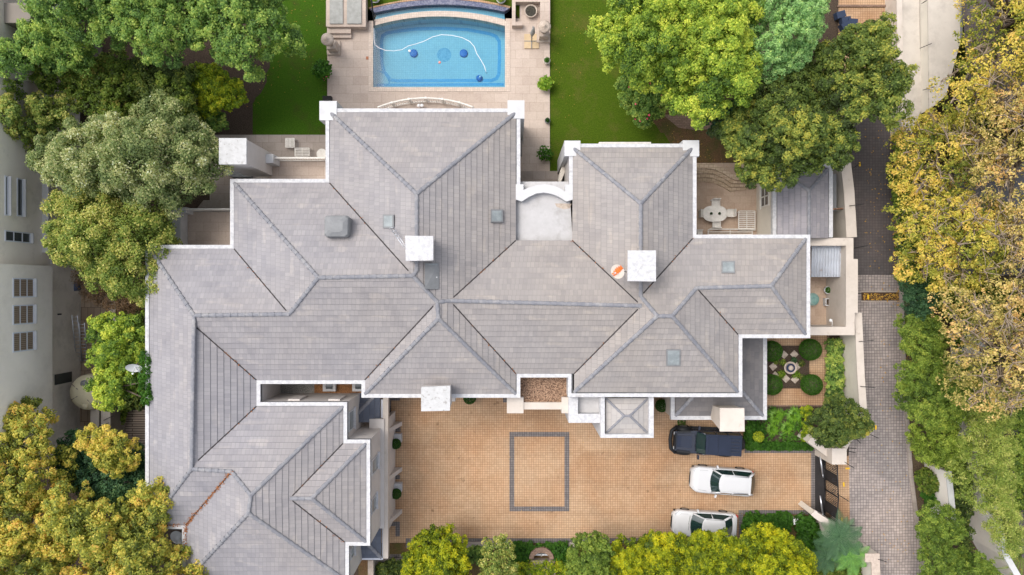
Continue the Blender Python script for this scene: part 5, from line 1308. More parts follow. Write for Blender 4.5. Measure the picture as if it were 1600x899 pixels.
M['cartop'] = mat('blue_grey_hard_top', (.012, .019, .042), (.009, .015, .034), 2, rough=.3, coat=.6)
M['carglass'] = mat('car_glass', (.012, .03, .028), None, rough=.05, spec=1.0)
M['tyre'] = mat('tyre', (.02, .02, .02), None, rough=.9)
M['rim'] = mat('wheel_rim', (.25, .25, .26), None, rough=.4, metal=.6)
M['blacktrim'] = mat('black_trim', (.015, .016, .018), None, rough=.5)
M['headlamp'] = mat('headlamp_glass', (.5, .52, .54), None, rough=.1, spec=.8)
M['taillamp'] = mat('tail_lamp', (.45, .03, .03), None, rough=.2)
class Car:
    def __init__(s, px, py, z, rz, name, label, paint):
        c = P(px, py, z); s.c = Vector((c[0], c[1], .035)); s.m = Matrix.Translation(s.c); s.rz = rz; s.t = empty(name, s.c, label, 'car', None, rz); s.paint = paint
    def put(s, b, nm, m, parent=None):
        b.v = [tuple(Vector(v) + s.c) for v in b.v]; return b.build(nm, M[m], parent or s.t)
    def mirror_y(s, b):
        b2 = MB(); b2.v = [(x, -y, z) for x, y, z in b.v]; b2.f = [f[::-1] for f in b.f]; b2.smooth = list(b.smooth); return b2
    def wheels(s, xs, hw, r, wt=.22):
        for x in xs:
            for sy in (-1, 1):
                b = MB(); y = sy * (hw - wt / 2)
                b.tube([(x, y - wt / 2, r), (x, y - wt / 2 + .03, r), (x, y + wt / 2 - .03, r), (x, y + wt / 2, r)], [r * .9, r, r, r * .9], 24); o = s.put(b, 'wheel', 'tyre')
                b = MB(); b.tube([(x, y + sy * (wt / 2 - .02), r), (x, y + sy * (wt / 2 + .012), r)], [r * .68, r * .62], 16); s.put(b, 'rim', 'rim', o)
def passenger(px, py, rz, label, L, wd, H, prof, side, gA, gB, gC, gD, belt, wheels, wr, rails, tail, extra=None):
    """gA base of windscreen, gB top of windscreen, gC top of rear screen, gD base of rear screen (x along the car)"""
    c_ = Car(px, py, .6, rz, 'parked_car', label, 'carwhite')
    body = c_.put(loft_body(L, wd, prof, wheels, .24, side, wr), 'body', 'carwhite')
    b = MB(); b.box(-L / 2 + .15, -wd / 2 + .12, .12, L / 2 - .15, wd / 2 - .12, .45); c_.put(b, 'underbody', 'blacktrim')
    c_.wheels(wheels, wd / 2 - .01, wr)
    zb, zt_ = belt, H; yb, yt = wd / 2 * .90, wd / 2 * .66
    # screens
    ws = c_.put(patch((gA, -yb * .94, zb), (gA, yb * .94, zb), (gB, yt * .97, zt_ - .03), (gB, -yt * .97, zt_ - .03), (.16, 0, .02)), 'windscreen', 'carglass')
    c_.put(patch((gD, yb * .86, zb + .04), (gD, -yb * .86, zb + .04), (gC, -yt * .92, zt_ - .05), (gC, yt * .92, zt_ - .05), (-.10, 0, .02)), 'rear_window', 'carglass')
    for sy in (-1, 1):
        q = [(gA - .12, sy * yb * .99, zb + .01), (gD + .12, sy * yb * .97, zb + .03), (gC + .12, sy * yt * 1.02, zt_ - .07), (gB - .08, sy * yt * 1.03, zt_ - .07)]
        b = patch(*q, (0, sy * .03, 0)); 
        if sy < 0: b.f = [f[::-1] for f in b.f]
        c_.put(b, 'side_window', 'carglass')
        # pillars
        b = MB(); b.tube([(gA + .02, sy * yb * .96, zb), (gB, sy * yt * 1.0, zt_ - .035)], [.055, .045], 6)
        b.tube([(gD - .02, sy * yb * .92, zb + .02), (gC, sy * yt * .97, zt_ - .05)], [.09, .07], 6)
        xm = (gB + gC) / 2 + .12; b.tube([(xm, sy * (yb + .01), zb), (xm - .02, sy * (yt * 1.03 + .005), zt_ - .05)], [.035, .03], 5); c_.put(b, 'pillar', 'carwhite')
        b = MB(); b.cbox(gA - .30, sy * (wd / 2 + .09), zb + .06, .12, .22, .14, rz=-sy * .35); c_.put(b, 'mirror', 'carwhite')
        b = MB(); b.v = []; b.cbox(L / 2 - .30, sy * wd / 2 * .72, prof(.06) - .03, .36, .14, .07, rz=-sy * .75, ry=.12); c_.put(b, 'headlight', 'headlamp')
        b = MB(); b.cbox(-L / 2 + .16, sy * wd / 2 * .80, prof(.97) - .10, .16, .22, .14, rz=sy * .5); c_.put(b, 'tail_light', 'taillamp')
        if rails:
            b = MB(); b.tube([(gB - .25, sy * yt * .93, zt_ + .03), (gC + .1, sy * yt * .93, zt_ + .02)], .022, 6); c_.put(b, 'roof_rail', 'alu')
        else:
            b = MB(); b.tube([(gB - .1, sy * yt * .96, zt_ + .003), (gC + .1, sy * yt * .94, zt_ - .005)], .013, 5); c_.put(b, 'roof_trim', 'greymetal')
    # roof panel
    b = MB(); nu, nv = 10, 12; vs_ = []; fs_ = []
    for j in range(nv + 1):
        f = j / nv; x = gB + .03 + (gC - .05 - gB) * f; ww = yt * (1.05 - .10 * f * f)
        for i in range(nu + 1): u = i / nu * 2 - 1; vs_.append((x + .14 * (1 - u * u) * (1 - f) - .06 * (1 - u * u) * f, u * ww, zt_ - .075 * abs(u) ** 4 + .015 * math.sin(math.pi * f) - (.03 if j in (0, nv) else 0)))
    for j in range(nv):
        for i in range(nu): fs_.append((j * (nu + 1) + i, j * (nu + 1) + i + 1, (j + 1) * (nu + 1) + i + 1, (j + 1) * (nu + 1) + i))
    b.add(vs_, fs_, True); c_.put(b, 'roof_panel', 'carwhite')
    b = MB(); b.tube([(gA + .28, .0, zb - .0), (gA + .2, -yb * .75, zb + .0)], .012, 4); b.tube([(gA + .26, yb * .5, zb), (gA + .24, -.05, zb + .0)], .012, 4); c_.put(b, 'wiper', 'blacktrim')
    nose = L / 2; b = MB(); w_ = wd / 2 * .62; b.tube([(nose - .10, -w_ * 1.1, .46), (nose + .0, -w_ * .5, .46), (nose + .01, w_ * .5, .46), (nose - .10, w_ * 1.1, .46)], .06, 6); c_.put(b, 'grille', 'blacktrim')
    # shut lines of the bonnet, a dark seam
    b = MB()
    for sy in (-1, 1): b.tube([(gA + .32, sy * yb * .86, prof((L / 2 - gA - .32) / L) + .004), (L / 2 - .55, sy * wd / 2 * .74, prof(.55 / L) + .002), (L / 2 - .28, sy * wd / 2 * .45, prof(.28 / L) + .004), (L / 2 - .2, 0, prof(.2 / L) + .02)], .010, 4)
    c_.put(b, 'bonnet_seam', 'greymetal')
    if tail == 'suv':
        b = MB(); b.tube([(-L / 2 + .05, -wd / 2 * .78, .62), (-L / 2 - .01, 0, .62), (-L / 2 + .05, wd / 2 * .78, .62)], .09, 6); c_.put(b, 'rear_bumper', 'blacktrim')
        b = MB(); b.cbox(gC - .02, 0, H - .03, .16, yt * 1.8, .03, ry=-.06); c_.put(b, 'spoiler', 'carwhite')
    return c_
def side_fn(nose, tail):
    def f(s):
        a = 1 - (1 - min(1, s / nose)) ** 2.6 * .34; b = 1 - (1 - min(1, (1 - s) / tail)) ** 2.6 * .24
        return a * b
    return f
def prof_suv(s):
    pts_ = [(0, .55), (.015, .72), (.05, .86), (.10, .93), (.28, 1.02), (.36, 1.04), (.9, 1.06), (.97, 1.0), (.99, .85), (1, .6)]
    for (a, za_), (c, zc_) in zip(pts_, pts_[1:]):
        if a <= s <= c: return za_ + (zc_ - za_) * (s - a) / (c - a)
    return pts_[-1][1]
def prof_sed(s):
    pts_ = [(0, .45), (.012, .60), (.05, .72), (.12, .80), (.26, .90), (.34, .93), (.80, .98), (.93, .99), (.975, .93), (.99, .78), (1, .5)]
    for (a, za_), (c, zc_) in zip(pts_, pts_[1:]):
        if a <= s <= c: return za_ + (zc_ - za_) * (s - a) / (c - a)
    return pts_[-1][1]
passenger(1127, 750.5, math.pi - .075, 'white estate car with pale windscreen in the middle of the three parked cars', 4.35, 1.84, 1.58, prof_suv, side_fn(.16, .10), .78, .30, -1.66, -2.08, 1.0, (1.32, -1.30), .34, True, 'suv')
passenger(1100.5, 818.5, math.pi - .06, 'white saloon car parked beside the yellow green bushes', 4.55, 1.80, 1.44, prof_sed, side_fn(.15, .12), .92, .25, -1.15, -1.78, .93, (1.38, -1.32), .33, False, 'sedan')

# blue off-roader
jc = Car(1101, 690, .8, math.pi - .045, 'parked_car', 'dark blue boxy off road car with black wheel arches and a rear spare wheel', 'carblue')
L = 4.75; wd = 1.60
b = MB()
def hexa(b, x0, x1, hw0, hw1, z0, zt0, zt1): b.add([(x0, -hw0, z0), (x1, -hw1, z0), (x1, hw1, z0), (x0, hw0, z0), (x0, -hw0, zt0), (x1, -hw1, zt1), (x1, hw1, zt1), (x0, hw0, zt0)], [(3, 2, 1, 0), (4, 5, 6, 7), (0, 1, 5, 4), (1, 2, 6, 5), (2, 3, 7, 6), (3, 0, 4, 7)])
hexa(b, -2.3, .75, .80, .80, .5, 1.18, 1.16); hexa(b, .751, 2.15, .79, .66, .55, 1.15, 1.04); jc.put(b, 'body', 'carblue')
b = MB(); hexa(b, .80, 2.10, .60, .52, 1.1, 1.20, 1.09); jc.put(b, 'bonnet', 'carblue')
b = MB(); hexa(b, 1.0, 2.0, .42, .38, 1.15, 1.225, 1.125); jc.put(b, 'bonnet_scoop', 'cartop')
for sy in (-1, 1):
    for xw in (1.45, -1.45):
        b = MB(); K = 12; vs_ = []; fs_ = []
        for k in range(K + 1):
            t_ = math.pi * k / K; x = xw + .56 * math.cos(t_); z = .42 + .52 * math.sin(t_)
            xe = xw + .50 * math.cos(t_); ze_ = .42 + .45 * math.sin(t_)
            vs_ += [(x, sy * .72, z), (x, sy * .98, z - .02), (xe, sy * .985, ze_ - .04)]
        for k in range(K): fs_ += [(3 * k, 3 * k + 1, 3 * k + 4, 3 * k + 3), (3 * k + 1, 3 * k + 2, 3 * k + 5, 3 * k + 4)]
        b.add(vs_, fs_, True); jc.put(b, 'wheel_arch', 'blacktrim')
    b = MB(); b.cbox(0, sy * .88, .42, 1.9, .16, .08); jc.put(b, 'running_board', 'blacktrim')
    b = MB(); b.cbox(.55, sy * 1.02, 1.25, .12, .26, .18); b.cbox(.56, sy * .88, 1.2, .05, .2, .05); jc.put(b, 'mirror', 'carblue')
    q = [(.45, sy * .775, 1.19), (-2.2, sy * .775, 1.19), (-2.15, sy * .68, 1.74), (.12, sy * .68, 1.74)]
    pb = patch(*q); pb.f = pb.f if sy > 0 else [f[::-1] for f in pb.f]; jc.put(pb, 'side_window', 'carglass')
    b = MB()
    for x0_, x1_ in ((.62, .22), (-.55, -.55), (-1.35, -1.35), (-2.27, -2.2)): b.tube([(x0_, sy * .79, 1.17), (x1_, sy * .69, 1.78)], .045, 5)
    jc.put(b, 'pillar', 'carblue')
    b = MB(); b.tube([(2.14, sy * .5, .86), (2.2, sy * .5, .86)], .11, 14); jc.put(b, 'headlight', 'headlamp')
    b = MB(); b.cbox(1.55, sy * .69, 1.16, .9, .13, .03, rz=-sy * .08, ry=.08); jc.put(b, 'wing_vent', 'blacktrim')
jc.wheels((1.45, -1.45), .97, .42, .28)
jc.put(patch((.66, -.72, 1.17), (.66, .72, 1.17), (.18, .66, 1.76), (.18, -.66, 1.76), (.06, 0, .01)), 'windscreen', 'carglass')
b = MB(); hexa(b, -2.26, .20, .70, .69, 1.74, 1.83, 1.80); jc.put(b, 'hard_top', 'cartop')
b = MB(); b.box(-.62, -.60, 1.80, -.02, .60, 1.85); b.box(-1.42, -.6, 1.80, -.66, .6, 1.852); jc.put(b, 'roof_panel', 'cartop')
b = MB()
for k in range(5): b.box(-2.1, -.48 + k * .22, 1.82, -1.52, -.40 + k * .22, 1.87)
jc.put(b, 'roof_ribs', 'carblue')
b = MB(); b.tube([(1.95, -.92, .62), (2.30, -.62, .60), (2.38, 0, .60), (2.30, .62, .60), (1.95, .92, .62)], .13, 8); b.cbox(2.12, 0, .85, .1, 1.1, .5); jc.put(b, 'front_bumper', 'blacktrim')
b = MB(); b.box(-2.42, -.85, .5, -2.28, .85, .72); jc.put(b, 'rear_bumper', 'blacktrim')
b = MB(); b.tube([(-2.32, 0, 1.05), (-2.36, 0, 1.05), (-2.58, 0, 1.05), (-2.62, 0, 1.05)], [.36, .4, .4, .34], 22); o = jc.put(b, 'spare_wheel', 'tyre')
b = MB(); b.tube([(-2.6, 0, 1.05), (-2.63, 0, 1.05)], .22, 16); jc.put(b, 'rim', 'rim', o)
b = MB(); b.box(-2.0, -.7, .3, 2.0, .7, .6); jc.put(b, 'underbody', 'blacktrim')
b = MB(); b.tube([(.78, -.5, 1.2), (.70, .1, 1.24)], .014, 4); b.tube([(.78, .15, 1.2), (.70, .62, 1.24)], .014, 4); jc.put(b, 'wiper', 'blacktrim')
# ================================================================ VEGETATION
def inpoly(x, y, pg):
    c = False
    for i in range(len(pg)):
        (xa, ya), (xb, yb) = pg[i], pg[i - 1]
        if (ya > y) != (yb > y) and x < (xb - xa) * (y - ya) / (yb - ya) + xa: c = not c
    return c
def dist_edge(x, y, pg):
    m = 1e9
    for i in range(len(pg)):
        (xa, ya), (xb, yb) = pg[i], pg[i - 1]; dx, dy = xb - xa, yb - ya; L = dx * dx + dy * dy
        t = max(0, min(1, ((x - xa) * dx + (y - ya) * dy) / L)) if L else 0; m = min(m, math.hypot(x - xa - t * dx, y - ya - t * dy))
    return m

NL = [0]
def tree(name, label, cat, poly, z0, z1, lm, leaf=.22, lobe=1.0, sub=.34, dens=1.0, trunk=None, group=None, bark='bark', tint_lobe=.35, open_=0.0, limbs=9, dome=.55, aspect=.55, jit=.55, twigs=0, zg=0.0, flowers=None, zj=.4, inner=.3, trunk_r=None):
    """a crown whose outline, seen from above, follows the pixel polygon: main lobes, each of leaf clumps, each of single leaves"""
    zc = z0 + (z1 - z0) * .6; pg = W(poly, zc)
    xs = [p[0] for p in pg]; ys = [p[1] for p in pg]; area = 0
    for i in range(len(pg)): area += pg[i - 1][0] * pg[i][1] - pg[i][0] * pg[i - 1][1]
    area = abs(area) / 2; md = 0
    cand = []; lobes = []
    nt = int(area / (lobe * lobe) * 40) + 60
    pts_ = [(random.uniform(min(xs), max(xs)), random.uniform(min(ys), max(ys))) for _ in range(nt)]
    pts_ = [(x, y, dist_edge(x, y, pg)) for x, y in pts_ if inpoly(x, y, pg)]
    md = max(d for _, _, d in pts_) if pts_ else 1
    for x, y, d in pts_:
        r = lobe * random.uniform(.6, 1.25)
        if d < r * .55: r = max(lobe * .42, d * 1.3)
        if d < r * .45: continue
        if all(math.hypot(x - a, y - b_) > (r + rr) * .47 for a, b_, _, rr in lobes):
            if random.random() < open_: continue
            z = z0 + (z1 - z0) * ((1 - dome) + dome * math.sqrt(min(1, d / md))) - r * .8 + random.uniform(-.5, .25) * (z1 - z0) * zj
            lobes.append((x, y, max(z, z0 + r * .3), r))
    PP = []; DD = []; TT = []
    for (x, y, z, r) in lobes:
        k = max(5, int(9.5 * (r / sub) ** 2 * .30)); d = RNG.normal(size=(k * 2, 3)); d /= np.linalg.norm(d, axis=1)[:, None]; d = d[d[:, 2] > -.25][:k]
        sc_ = np.array([x, y, z]) + d * r * RNG.uniform(.72, 1.0, (len(d), 1)); sc_[:, 2] += 0
        tl = RNG.uniform(-.5, .5) * tint_lobe
        sr = sub * RNG.uniform(.7, 1.3, len(d)); m_ = max(6, int(dens * 20 * (sub / leaf) ** 2))
        q = RNG.normal(size=(len(d), m_, 3)); q /= np.linalg.norm(q, axis=2)[:, :, None]; q = q + d[:, None, :] * .7; q /= np.linalg.norm(q, axis=2)[:, :, None]
        p = sc_[:, None, :] + q * (sr[:, None] * RNG.uniform(.45, 1.0, (len(d), m_)))[:, :, None]
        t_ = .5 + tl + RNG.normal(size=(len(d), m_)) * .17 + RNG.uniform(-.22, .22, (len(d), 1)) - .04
        PP.append(p.reshape(-1, 3)); DD.append(q.reshape(-1, 3)); TT.append(t_.ravel())
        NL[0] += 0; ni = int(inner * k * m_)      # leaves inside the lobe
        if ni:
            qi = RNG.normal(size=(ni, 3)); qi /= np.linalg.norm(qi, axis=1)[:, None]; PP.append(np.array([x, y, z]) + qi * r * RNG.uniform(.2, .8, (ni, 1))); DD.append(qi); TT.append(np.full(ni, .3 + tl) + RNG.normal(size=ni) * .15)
    if not PP: return None
    PP = np.concatenate(PP); DD = np.concatenate(DD); TT = np.concatenate(TT)
    NL[0] += len(PP)
    if trunk is None:
        cx_, cy_ = sum(l[0] for l in lobes) / len(lobes), sum(l[1] for l in lobes) / len(lobes)
    else: cx_, cy_ = P(*trunk, zg)[:2]
    t = empty(name, (cx_, cy_, zg), label, cat, group)
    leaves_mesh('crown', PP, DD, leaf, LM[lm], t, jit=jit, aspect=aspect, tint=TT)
    H_ = z1 - zg; tr_ = trunk_r or max(.04, .028 * H_ + .004 * math.sqrt(area)); b = MB(); fork = Vector((cx_, cy_, zg + max(.15, (z0 - zg) * .75)))
    b.tube([(cx_, cy_, zg), (cx_ + .05, cy_, zg + (fork.z - zg) * .5), fork], [tr_ * 1.35, tr_, tr_ * .85], 8)
    b.build('trunk', M[bark], t)
    b = MB(); sel = sorted(lobes, key=lambda l: random.random())[:limbs]
    for (x, y, z, r) in sel:
        e = Vector((x, y, z - r * .1 + twigs * r * .5)); mid = fork.lerp(e, .5) + Vector((random.uniform(-.3, .3), random.uniform(-.3, .3), -.12 * (e - fork).length)); b.tube([fork - Vector((0, 0, .05)), mid, e], [tr_ * .55, tr_ * .32, tr_ * .12], 5)
        for _ in range(twigs * 3):
            f = random.uniform(.5, 1); s_ = mid.lerp(e, f); dd = Vector((random.gauss(0, 1), random.gauss(0, 1), random.uniform(-.1, .7))).normalized() * r * random.uniform(.6, 1.3); b.tube([s_, s_ + dd * .5 + Vector((0, 0, .06)), s_ + dd], [tr_ * .12, tr_ * .07, tr_ * .03], 4)
    if b.v: b.build('limbs', M[bark], t)
    if flowers:
        idx = RNG.choice(len(PP), flowers[0]); leaves_mesh('flowers', PP[idx] + DD[idx] * .12, np.tile([0, 0, 1.0], (flowers[0], 1)), flowers[1], M[flowers[2]], t, jit=.3, aspect=.9)
    return t

LM['ash'] = leaf_mat('fresh_green_leaves', [(0.053, 0.107, 0.029), (0.147, 0.270, 0.059), (0.314, 0.444, 0.092), (0.578, 0.638, 0.152)])
LM['ashbright'] = leaf_mat('bright_green_leaves', [(0.058, 0.120, 0.024), (0.202, 0.320, 0.042), (0.420, 0.528, 0.066), (0.730, 0.738, 0.117)])
LM['deep'] = leaf_mat('deep_green_leaves', [(0.035, 0.053, 0.015), (0.067, 0.114, 0.026), (0.140, 0.198, 0.042), (0.316, 0.337, 0.061)])
LM['deeptip'] = leaf_mat('green_leaves_lime_tips', [(0.049, 0.071, 0.021), (0.085, 0.139, 0.029), (0.154, 0.216, 0.044), (0.275, 0.331, 0.065), (0.516, 0.483, 0.087)])
LM['olive'] = leaf_mat('olive_brown_leaves', [(0.042, 0.064, 0.013), (0.103, 0.168, 0.023), (0.196, 0.272, 0.037), (0.329, 0.254, 0.064)])
LM['limey'] = leaf_mat('yellow_green_leaves', [(0.079, 0.153, 0.018), (0.209, 0.313, 0.022), (0.441, 0.498, 0.025), (0.658, 0.621, 0.040)])
LM['palevar'] = leaf_mat('cream_flecked_leaves', [(0.084, 0.124, 0.048), (0.184, 0.249, 0.089), (0.307, 0.365, 0.144), (0.555, 0.531, 0.261), (0.704, 0.760, 0.573)])
LM['palevarg'] = leaf_mat('green_gold_flecked_leaves', [(0.083, 0.139, 0.034), (0.184, 0.259, 0.053), (0.307, 0.370, 0.077), (0.605, 0.531, 0.154), (0.800, 0.800, 0.328)])
LM['autumn'] = leaf_mat('autumn_leaves', [(0.092, 0.126, 0.029), (0.259, 0.301, 0.053), (0.511, 0.503, 0.091), (0.760, 0.611, 0.127), (0.795, 0.483, 0.127)])
LM['autumnyel'] = leaf_mat('yellow_autumn_leaves', [(0.107, 0.141, 0.023), (0.295, 0.318, 0.046), (0.537, 0.477, 0.081), (0.795, 0.636, 0.139), (0.795, 0.551, 0.150)])
LM['autumnpale'] = leaf_mat('pale_autumn_leaves', [(0.151, 0.147, 0.042), (0.377, 0.340, 0.095), (0.627, 0.510, 0.168), (0.800, 0.623, 0.263), (0.779, 0.499, 0.210)])
LM['teal'] = leaf_mat('blue_green_leaves', [(0.028, 0.061, 0.034), (0.050, 0.126, 0.058), (0.100, 0.209, 0.089), (0.191, 0.300, 0.107)])
LM['cypress'] = leaf_mat('pale_cypress_leaves', [(0.096, 0.211, 0.072), (0.226, 0.414, 0.142), (0.444, 0.658, 0.259), (0.618, 0.739, 0.213)])
LM['hedge'] = leaf_mat('hedge_leaves', [(0.054, 0.100, 0.019), (0.142, 0.226, 0.032), (0.274, 0.367, 0.061), (0.450, 0.492, 0.081)])
LM['goldbush'] = leaf_mat('golden_bush_leaves', [(0.060, 0.102, 0.010), (0.204, 0.264, 0.012), (0.432, 0.456, 0.016), (0.672, 0.600, 0.022)])
LM['weep'] = leaf_mat('weeping_leaves', [(0.116, 0.183, 0.034), (0.262, 0.342, 0.066), (0.472, 0.519, 0.128), (0.640, 0.583, 0.204)])
LM['dry'] = leaf_mat('dry_twig_leaves', [(0.151, 0.100, 0.060), (0.296, 0.195, 0.118), (0.441, 0.296, 0.191)])
LM['fern'] = leaf_mat('blue_green_fronds', [(0.028, 0.079, 0.038), (0.064, 0.166, 0.082), (0.122, 0.253, 0.118)], trans=.2)
LM['fernlime'] = leaf_mat('lime_fronds', [(0.151, 0.325, 0.060), (0.296, 0.528, 0.104)])

LM['hedgeyel'] = leaf_mat('yellow_green_hedge', [(.07, .12, .015), (.17, .25, .03), (.32, .40, .06), (.48, .52, .10)])
G_NW = 'trees along the west garden'
tree('broad_tree', 'broad fresh green tree with billowing clumps filling the top left corner', 'tree', [(58, -60), (62, 20), (75, 55), (110, 68), (150, 66), (175, 50), (205, 62), (225, 90), (258, 100), (285, 92), (305, 60), (300, 20), (305, -60)], 5, 12, 'ash', .16, 1.15, .36, group=G_NW, trunk=(190, 50))
tree('broad_tree', 'fresh green tree overhanging the lawn left of the pool', 'tree', [(296, -60), (300, 40), (300, 62), (318, 84), (345, 94), (372, 102), (392, 126), (410, 124), (400, 100), (425, 88), (448, 82), (472, 62), (466, 40), (430, 30), (428, 8), (425, -60)], 5, 11, 'ash', .16, 1.1, .36, group=G_NW, trunk=(350, 60))
tree('broad_tree', 'darker green tree reaching over the neighbouring building at the left edge', 'tree', [(-30, 150), (0, 125), (18, 112), (0, 90), (12, 72), (35, 55), (60, 30), (92, 48), (130, 68), (150, 88), (130, 110), (98, 108), (60, 108), (20, 122), (4, 150)], 4.5, 9.5, 'ash', .16, .95, .33, group=G_NW, trunk=(75, 85), dens=.9)
tree('small_tree', 'olive green tree with brownish tips under the billowing green trees', 'tree', [(52, 112), (60, 100), (110, 100), (135, 90), (180, 88), (215, 92), (222, 120), (212, 160), (195, 188), (160, 190), (140, 170), (120, 145), (90, 142), (62, 135)], 3, 7, 'olive', .16, .85, .3, group=G_NW, trunk=(150, 130))
tree('small_tree', 'dark green tree in shade between the olive green tree and the lime shrub', 'tree', [(205, 100), (225, 92), (262, 102), (300, 108), (298, 150), (305, 200), (280, 190), (240, 180), (210, 175)], 2.5, 6, 'deep', .16, .8, .3, group=G_NW, trunk=(260, 145))
tree('lime_shrub', 'bright lime yellow shrub standing out at the edge of the west lawn', 'shrub', [(290, 120), (300, 106), (330, 104), (355, 116), (375, 128), (383, 160), (365, 172), (340, 170), (315, 178), (302, 160)], 2, 4.5, 'limey', .16, .6, .24, trunk=(336, 142))
tree('lime_shrub', 'loose mid green shrub beside the lime yellow shrub', 'shrub', [(238, 120), (265, 112), (290, 122), (302, 150), (300, 175), (280, 185), (262, 165), (245, 145)], 2.5, 5.5, 'hedge', .16, .6, .24, trunk=(270, 148))
tree('small_shrub', 'dark green shrub at the corner of the west terrace below the lime shrub', 'shrub', [(305, 172), (345, 172), (356, 190), (342, 207), (318, 210), (305, 195)], 1, 3.2, 'ash', .18, .55, .22, trunk=(330, 190))
tree('small_tree', 'yellow green tree at the left edge above the cream flecked tree', 'tree', [(-40, 150), (0, 152), (25, 135), (50, 142), (75, 155), (105, 142), (118, 160), (110, 190), (80, 215), (40, 228), (12, 218), (-40, 210)], 3, 8, 'palevarg', .16, .85, .3, group=G_NW, trunk=(50, 185))
tree('cream_tree', 'large domed tree with cream flecked leaves beside the tall white chimney', 'tree', [(36, 222), (60, 215), (85, 205), (105, 188), (130, 182), (160, 192), (185, 180), (215, 176), (240, 152), (262, 168), (292, 178), (308, 200), (335, 222), (345, 248), (342, 280), (320, 300), (270, 318), (200, 318), (120, 305), (70, 275), (42, 250)], 4, 10.5, 'palevar', .15, 1.75, .5, zj=.1, aspect=.6, group=G_NW, trunk=(200, 250), tint_lobe=.12, dome=.75, jit=.8, dens=1.1)
tree('cream_tree', 'large domed gold flecked green tree leaning over the north west roof corner', 'tree', [(68, 320), (80, 300), (120, 295), (180, 300), (235, 312), (256, 340), (248, 372), (252, 400), (252, 430), (240, 455), (225, 472), (195, 470), (160, 455), (128, 430), (100, 400), (75, 370), (62, 345)], 4, 9.5, 'palevarg', .15, 1.75, .5, zj=.1, aspect=.6, group=G_NW, trunk=(170, 385), tint_lobe=.12, dome=.75, jit=.8, dens=1.1)
tree('small_tree', 'small yellow green tree against the neighbouring building wall', 'tree', [(34, 340), (48, 325), (62, 310), (72, 330), (70, 350), (52, 358)], 2, 4.5, 'palevarg', .18, .5, .2, trunk=(62, 340))
tree('dry_shrub', 'bare brown twiggy shrub below the gold flecked tree', 'shrub', [(112, 425), (140, 430), (175, 455), (225, 470), (222, 488), (185, 490), (165, 478), (135, 465)], .8, 3, 'dry', .14, .5, .26, bark='palebark', trunk=(170, 465), dens=.55, aspect=.2, jit=1.2, twigs=2, limbs=14)
tree('green_tree', 'bright green tree beside the satellite dish west of the villa', 'tree', [(138, 500), (152, 490), (170, 500), (195, 492), (222, 490), (227, 520), (226, 560), (205, 585), (222, 600), (200, 625), (180, 636), (162, 628), (150, 610), (132, 622), (142, 598), (155, 580), (140, 562), (150, 540), (140, 522)], 3, 7, 'ashbright', .16, .75, .28, trunk=(190, 555), tint_lobe=.6)
tree('ivy', 'dark leafy undergrowth against the west wall of the villa', 'shrub', [(195, 485), (228, 485), (228, 640), (205, 640), (190, 620), (200, 560)], .3, 2.4, 'deep', .18, .5, .22, trunk=(215, 560))
b = None
tree('climber', 'climbing plant trailing over the west gutter beside the satellite dish', 'climber', [(222, 548), (236, 555), (238, 625), (232, 640), (224, 625), (220, 585)], 6.0, 7.3, 'box', .14, .3, .16, trunk=(226, 590), dens=.35, open_=.35, limbs=3)
tree('small_shrub', 'leafy rust coloured groundcover beside the board walk', 'shrub', [(186, 612), (210, 625), (200, 640), (190, 668), (184, 650)], .1, .9, 'olive', .15, .35, .18, trunk=(190, 640))

G_SW = 'autumn trees in the south west corner'
A = dict(group=G_SW, tint_lobe=.5, inner=.15)
tree('autumn_tree', 'yellow and orange autumn tree at the left edge beside the neighbouring wall', 'tree', [(-60, 610), (0, 640), (28, 622), (50, 642), (76, 660), (70, 690), (95, 720), (100, 760), (80, 790), (40, 800), (-60, 800)], 4, 10, 'autumn', .16, .95, .32, trunk=(30, 720), **A)
tree('autumn_tree', 'pale yellow autumn branches above the dark blue green tree', 'tree', [(118, 690), (125, 672), (150, 665), (185, 680), (212, 695), (214, 725), (190, 740), (160, 725), (135, 712)], 5, 8, 'autumnyel', .15, .6, .26, trunk=(165, 705), **A)
tree('dark_tree', 'dark blue green tree between the autumn trees left of the villa', 'tree', [(85, 705), (110, 682), (140, 690), (165, 712), (205, 720), (225, 745), (222, 775), (190, 795), (150, 775), (110, 760), (88, 740)], 3.5, 7, 'teal', .16, .9, .32, trunk=(150, 740))
tree('small_tree', 'very dark green tree squeezed against the west wall of the villa', 'tree', [(205, 700), (218, 700), (228, 720), (227, 770), (215, 775), (208, 745)], 2, 5, 'teal', .16, .6, .28, trunk=(215, 740))
tree('autumn_tree', 'olive and yellow autumn tree filling the bottom left corner', 'tree', [(-60, 780), (50, 785), (100, 800), (130, 830), (130, 960), (-60, 960)], 4, 10.5, 'autumn', .16, 1.0, .32, trunk=(50, 870), **A)
tree('autumn_tree', 'olive green autumn tree in front of the dark blue green tree', 'tree', [(78, 770), (115, 755), (135, 780), (160, 795), (180, 780), (200, 810), (195, 850), (150, 870), (105, 850), (80, 810)], 5, 10.5, 'autumn', .16, .95, .32, trunk=(140, 810), **A)
tree('autumn_tree', 'autumn tree whose yellow branches touch the south west roof', 'tree', [(190, 790), (215, 770), (232, 752), (262, 755), (268, 775), (255, 800), (242, 822), (250, 850), (272, 866), (290, 880), (312, 899), (300, 960), (120, 960), (130, 870), (180, 850)], 5, 10, 'autumn', .16, .95, .31, trunk=(210, 855), **A)

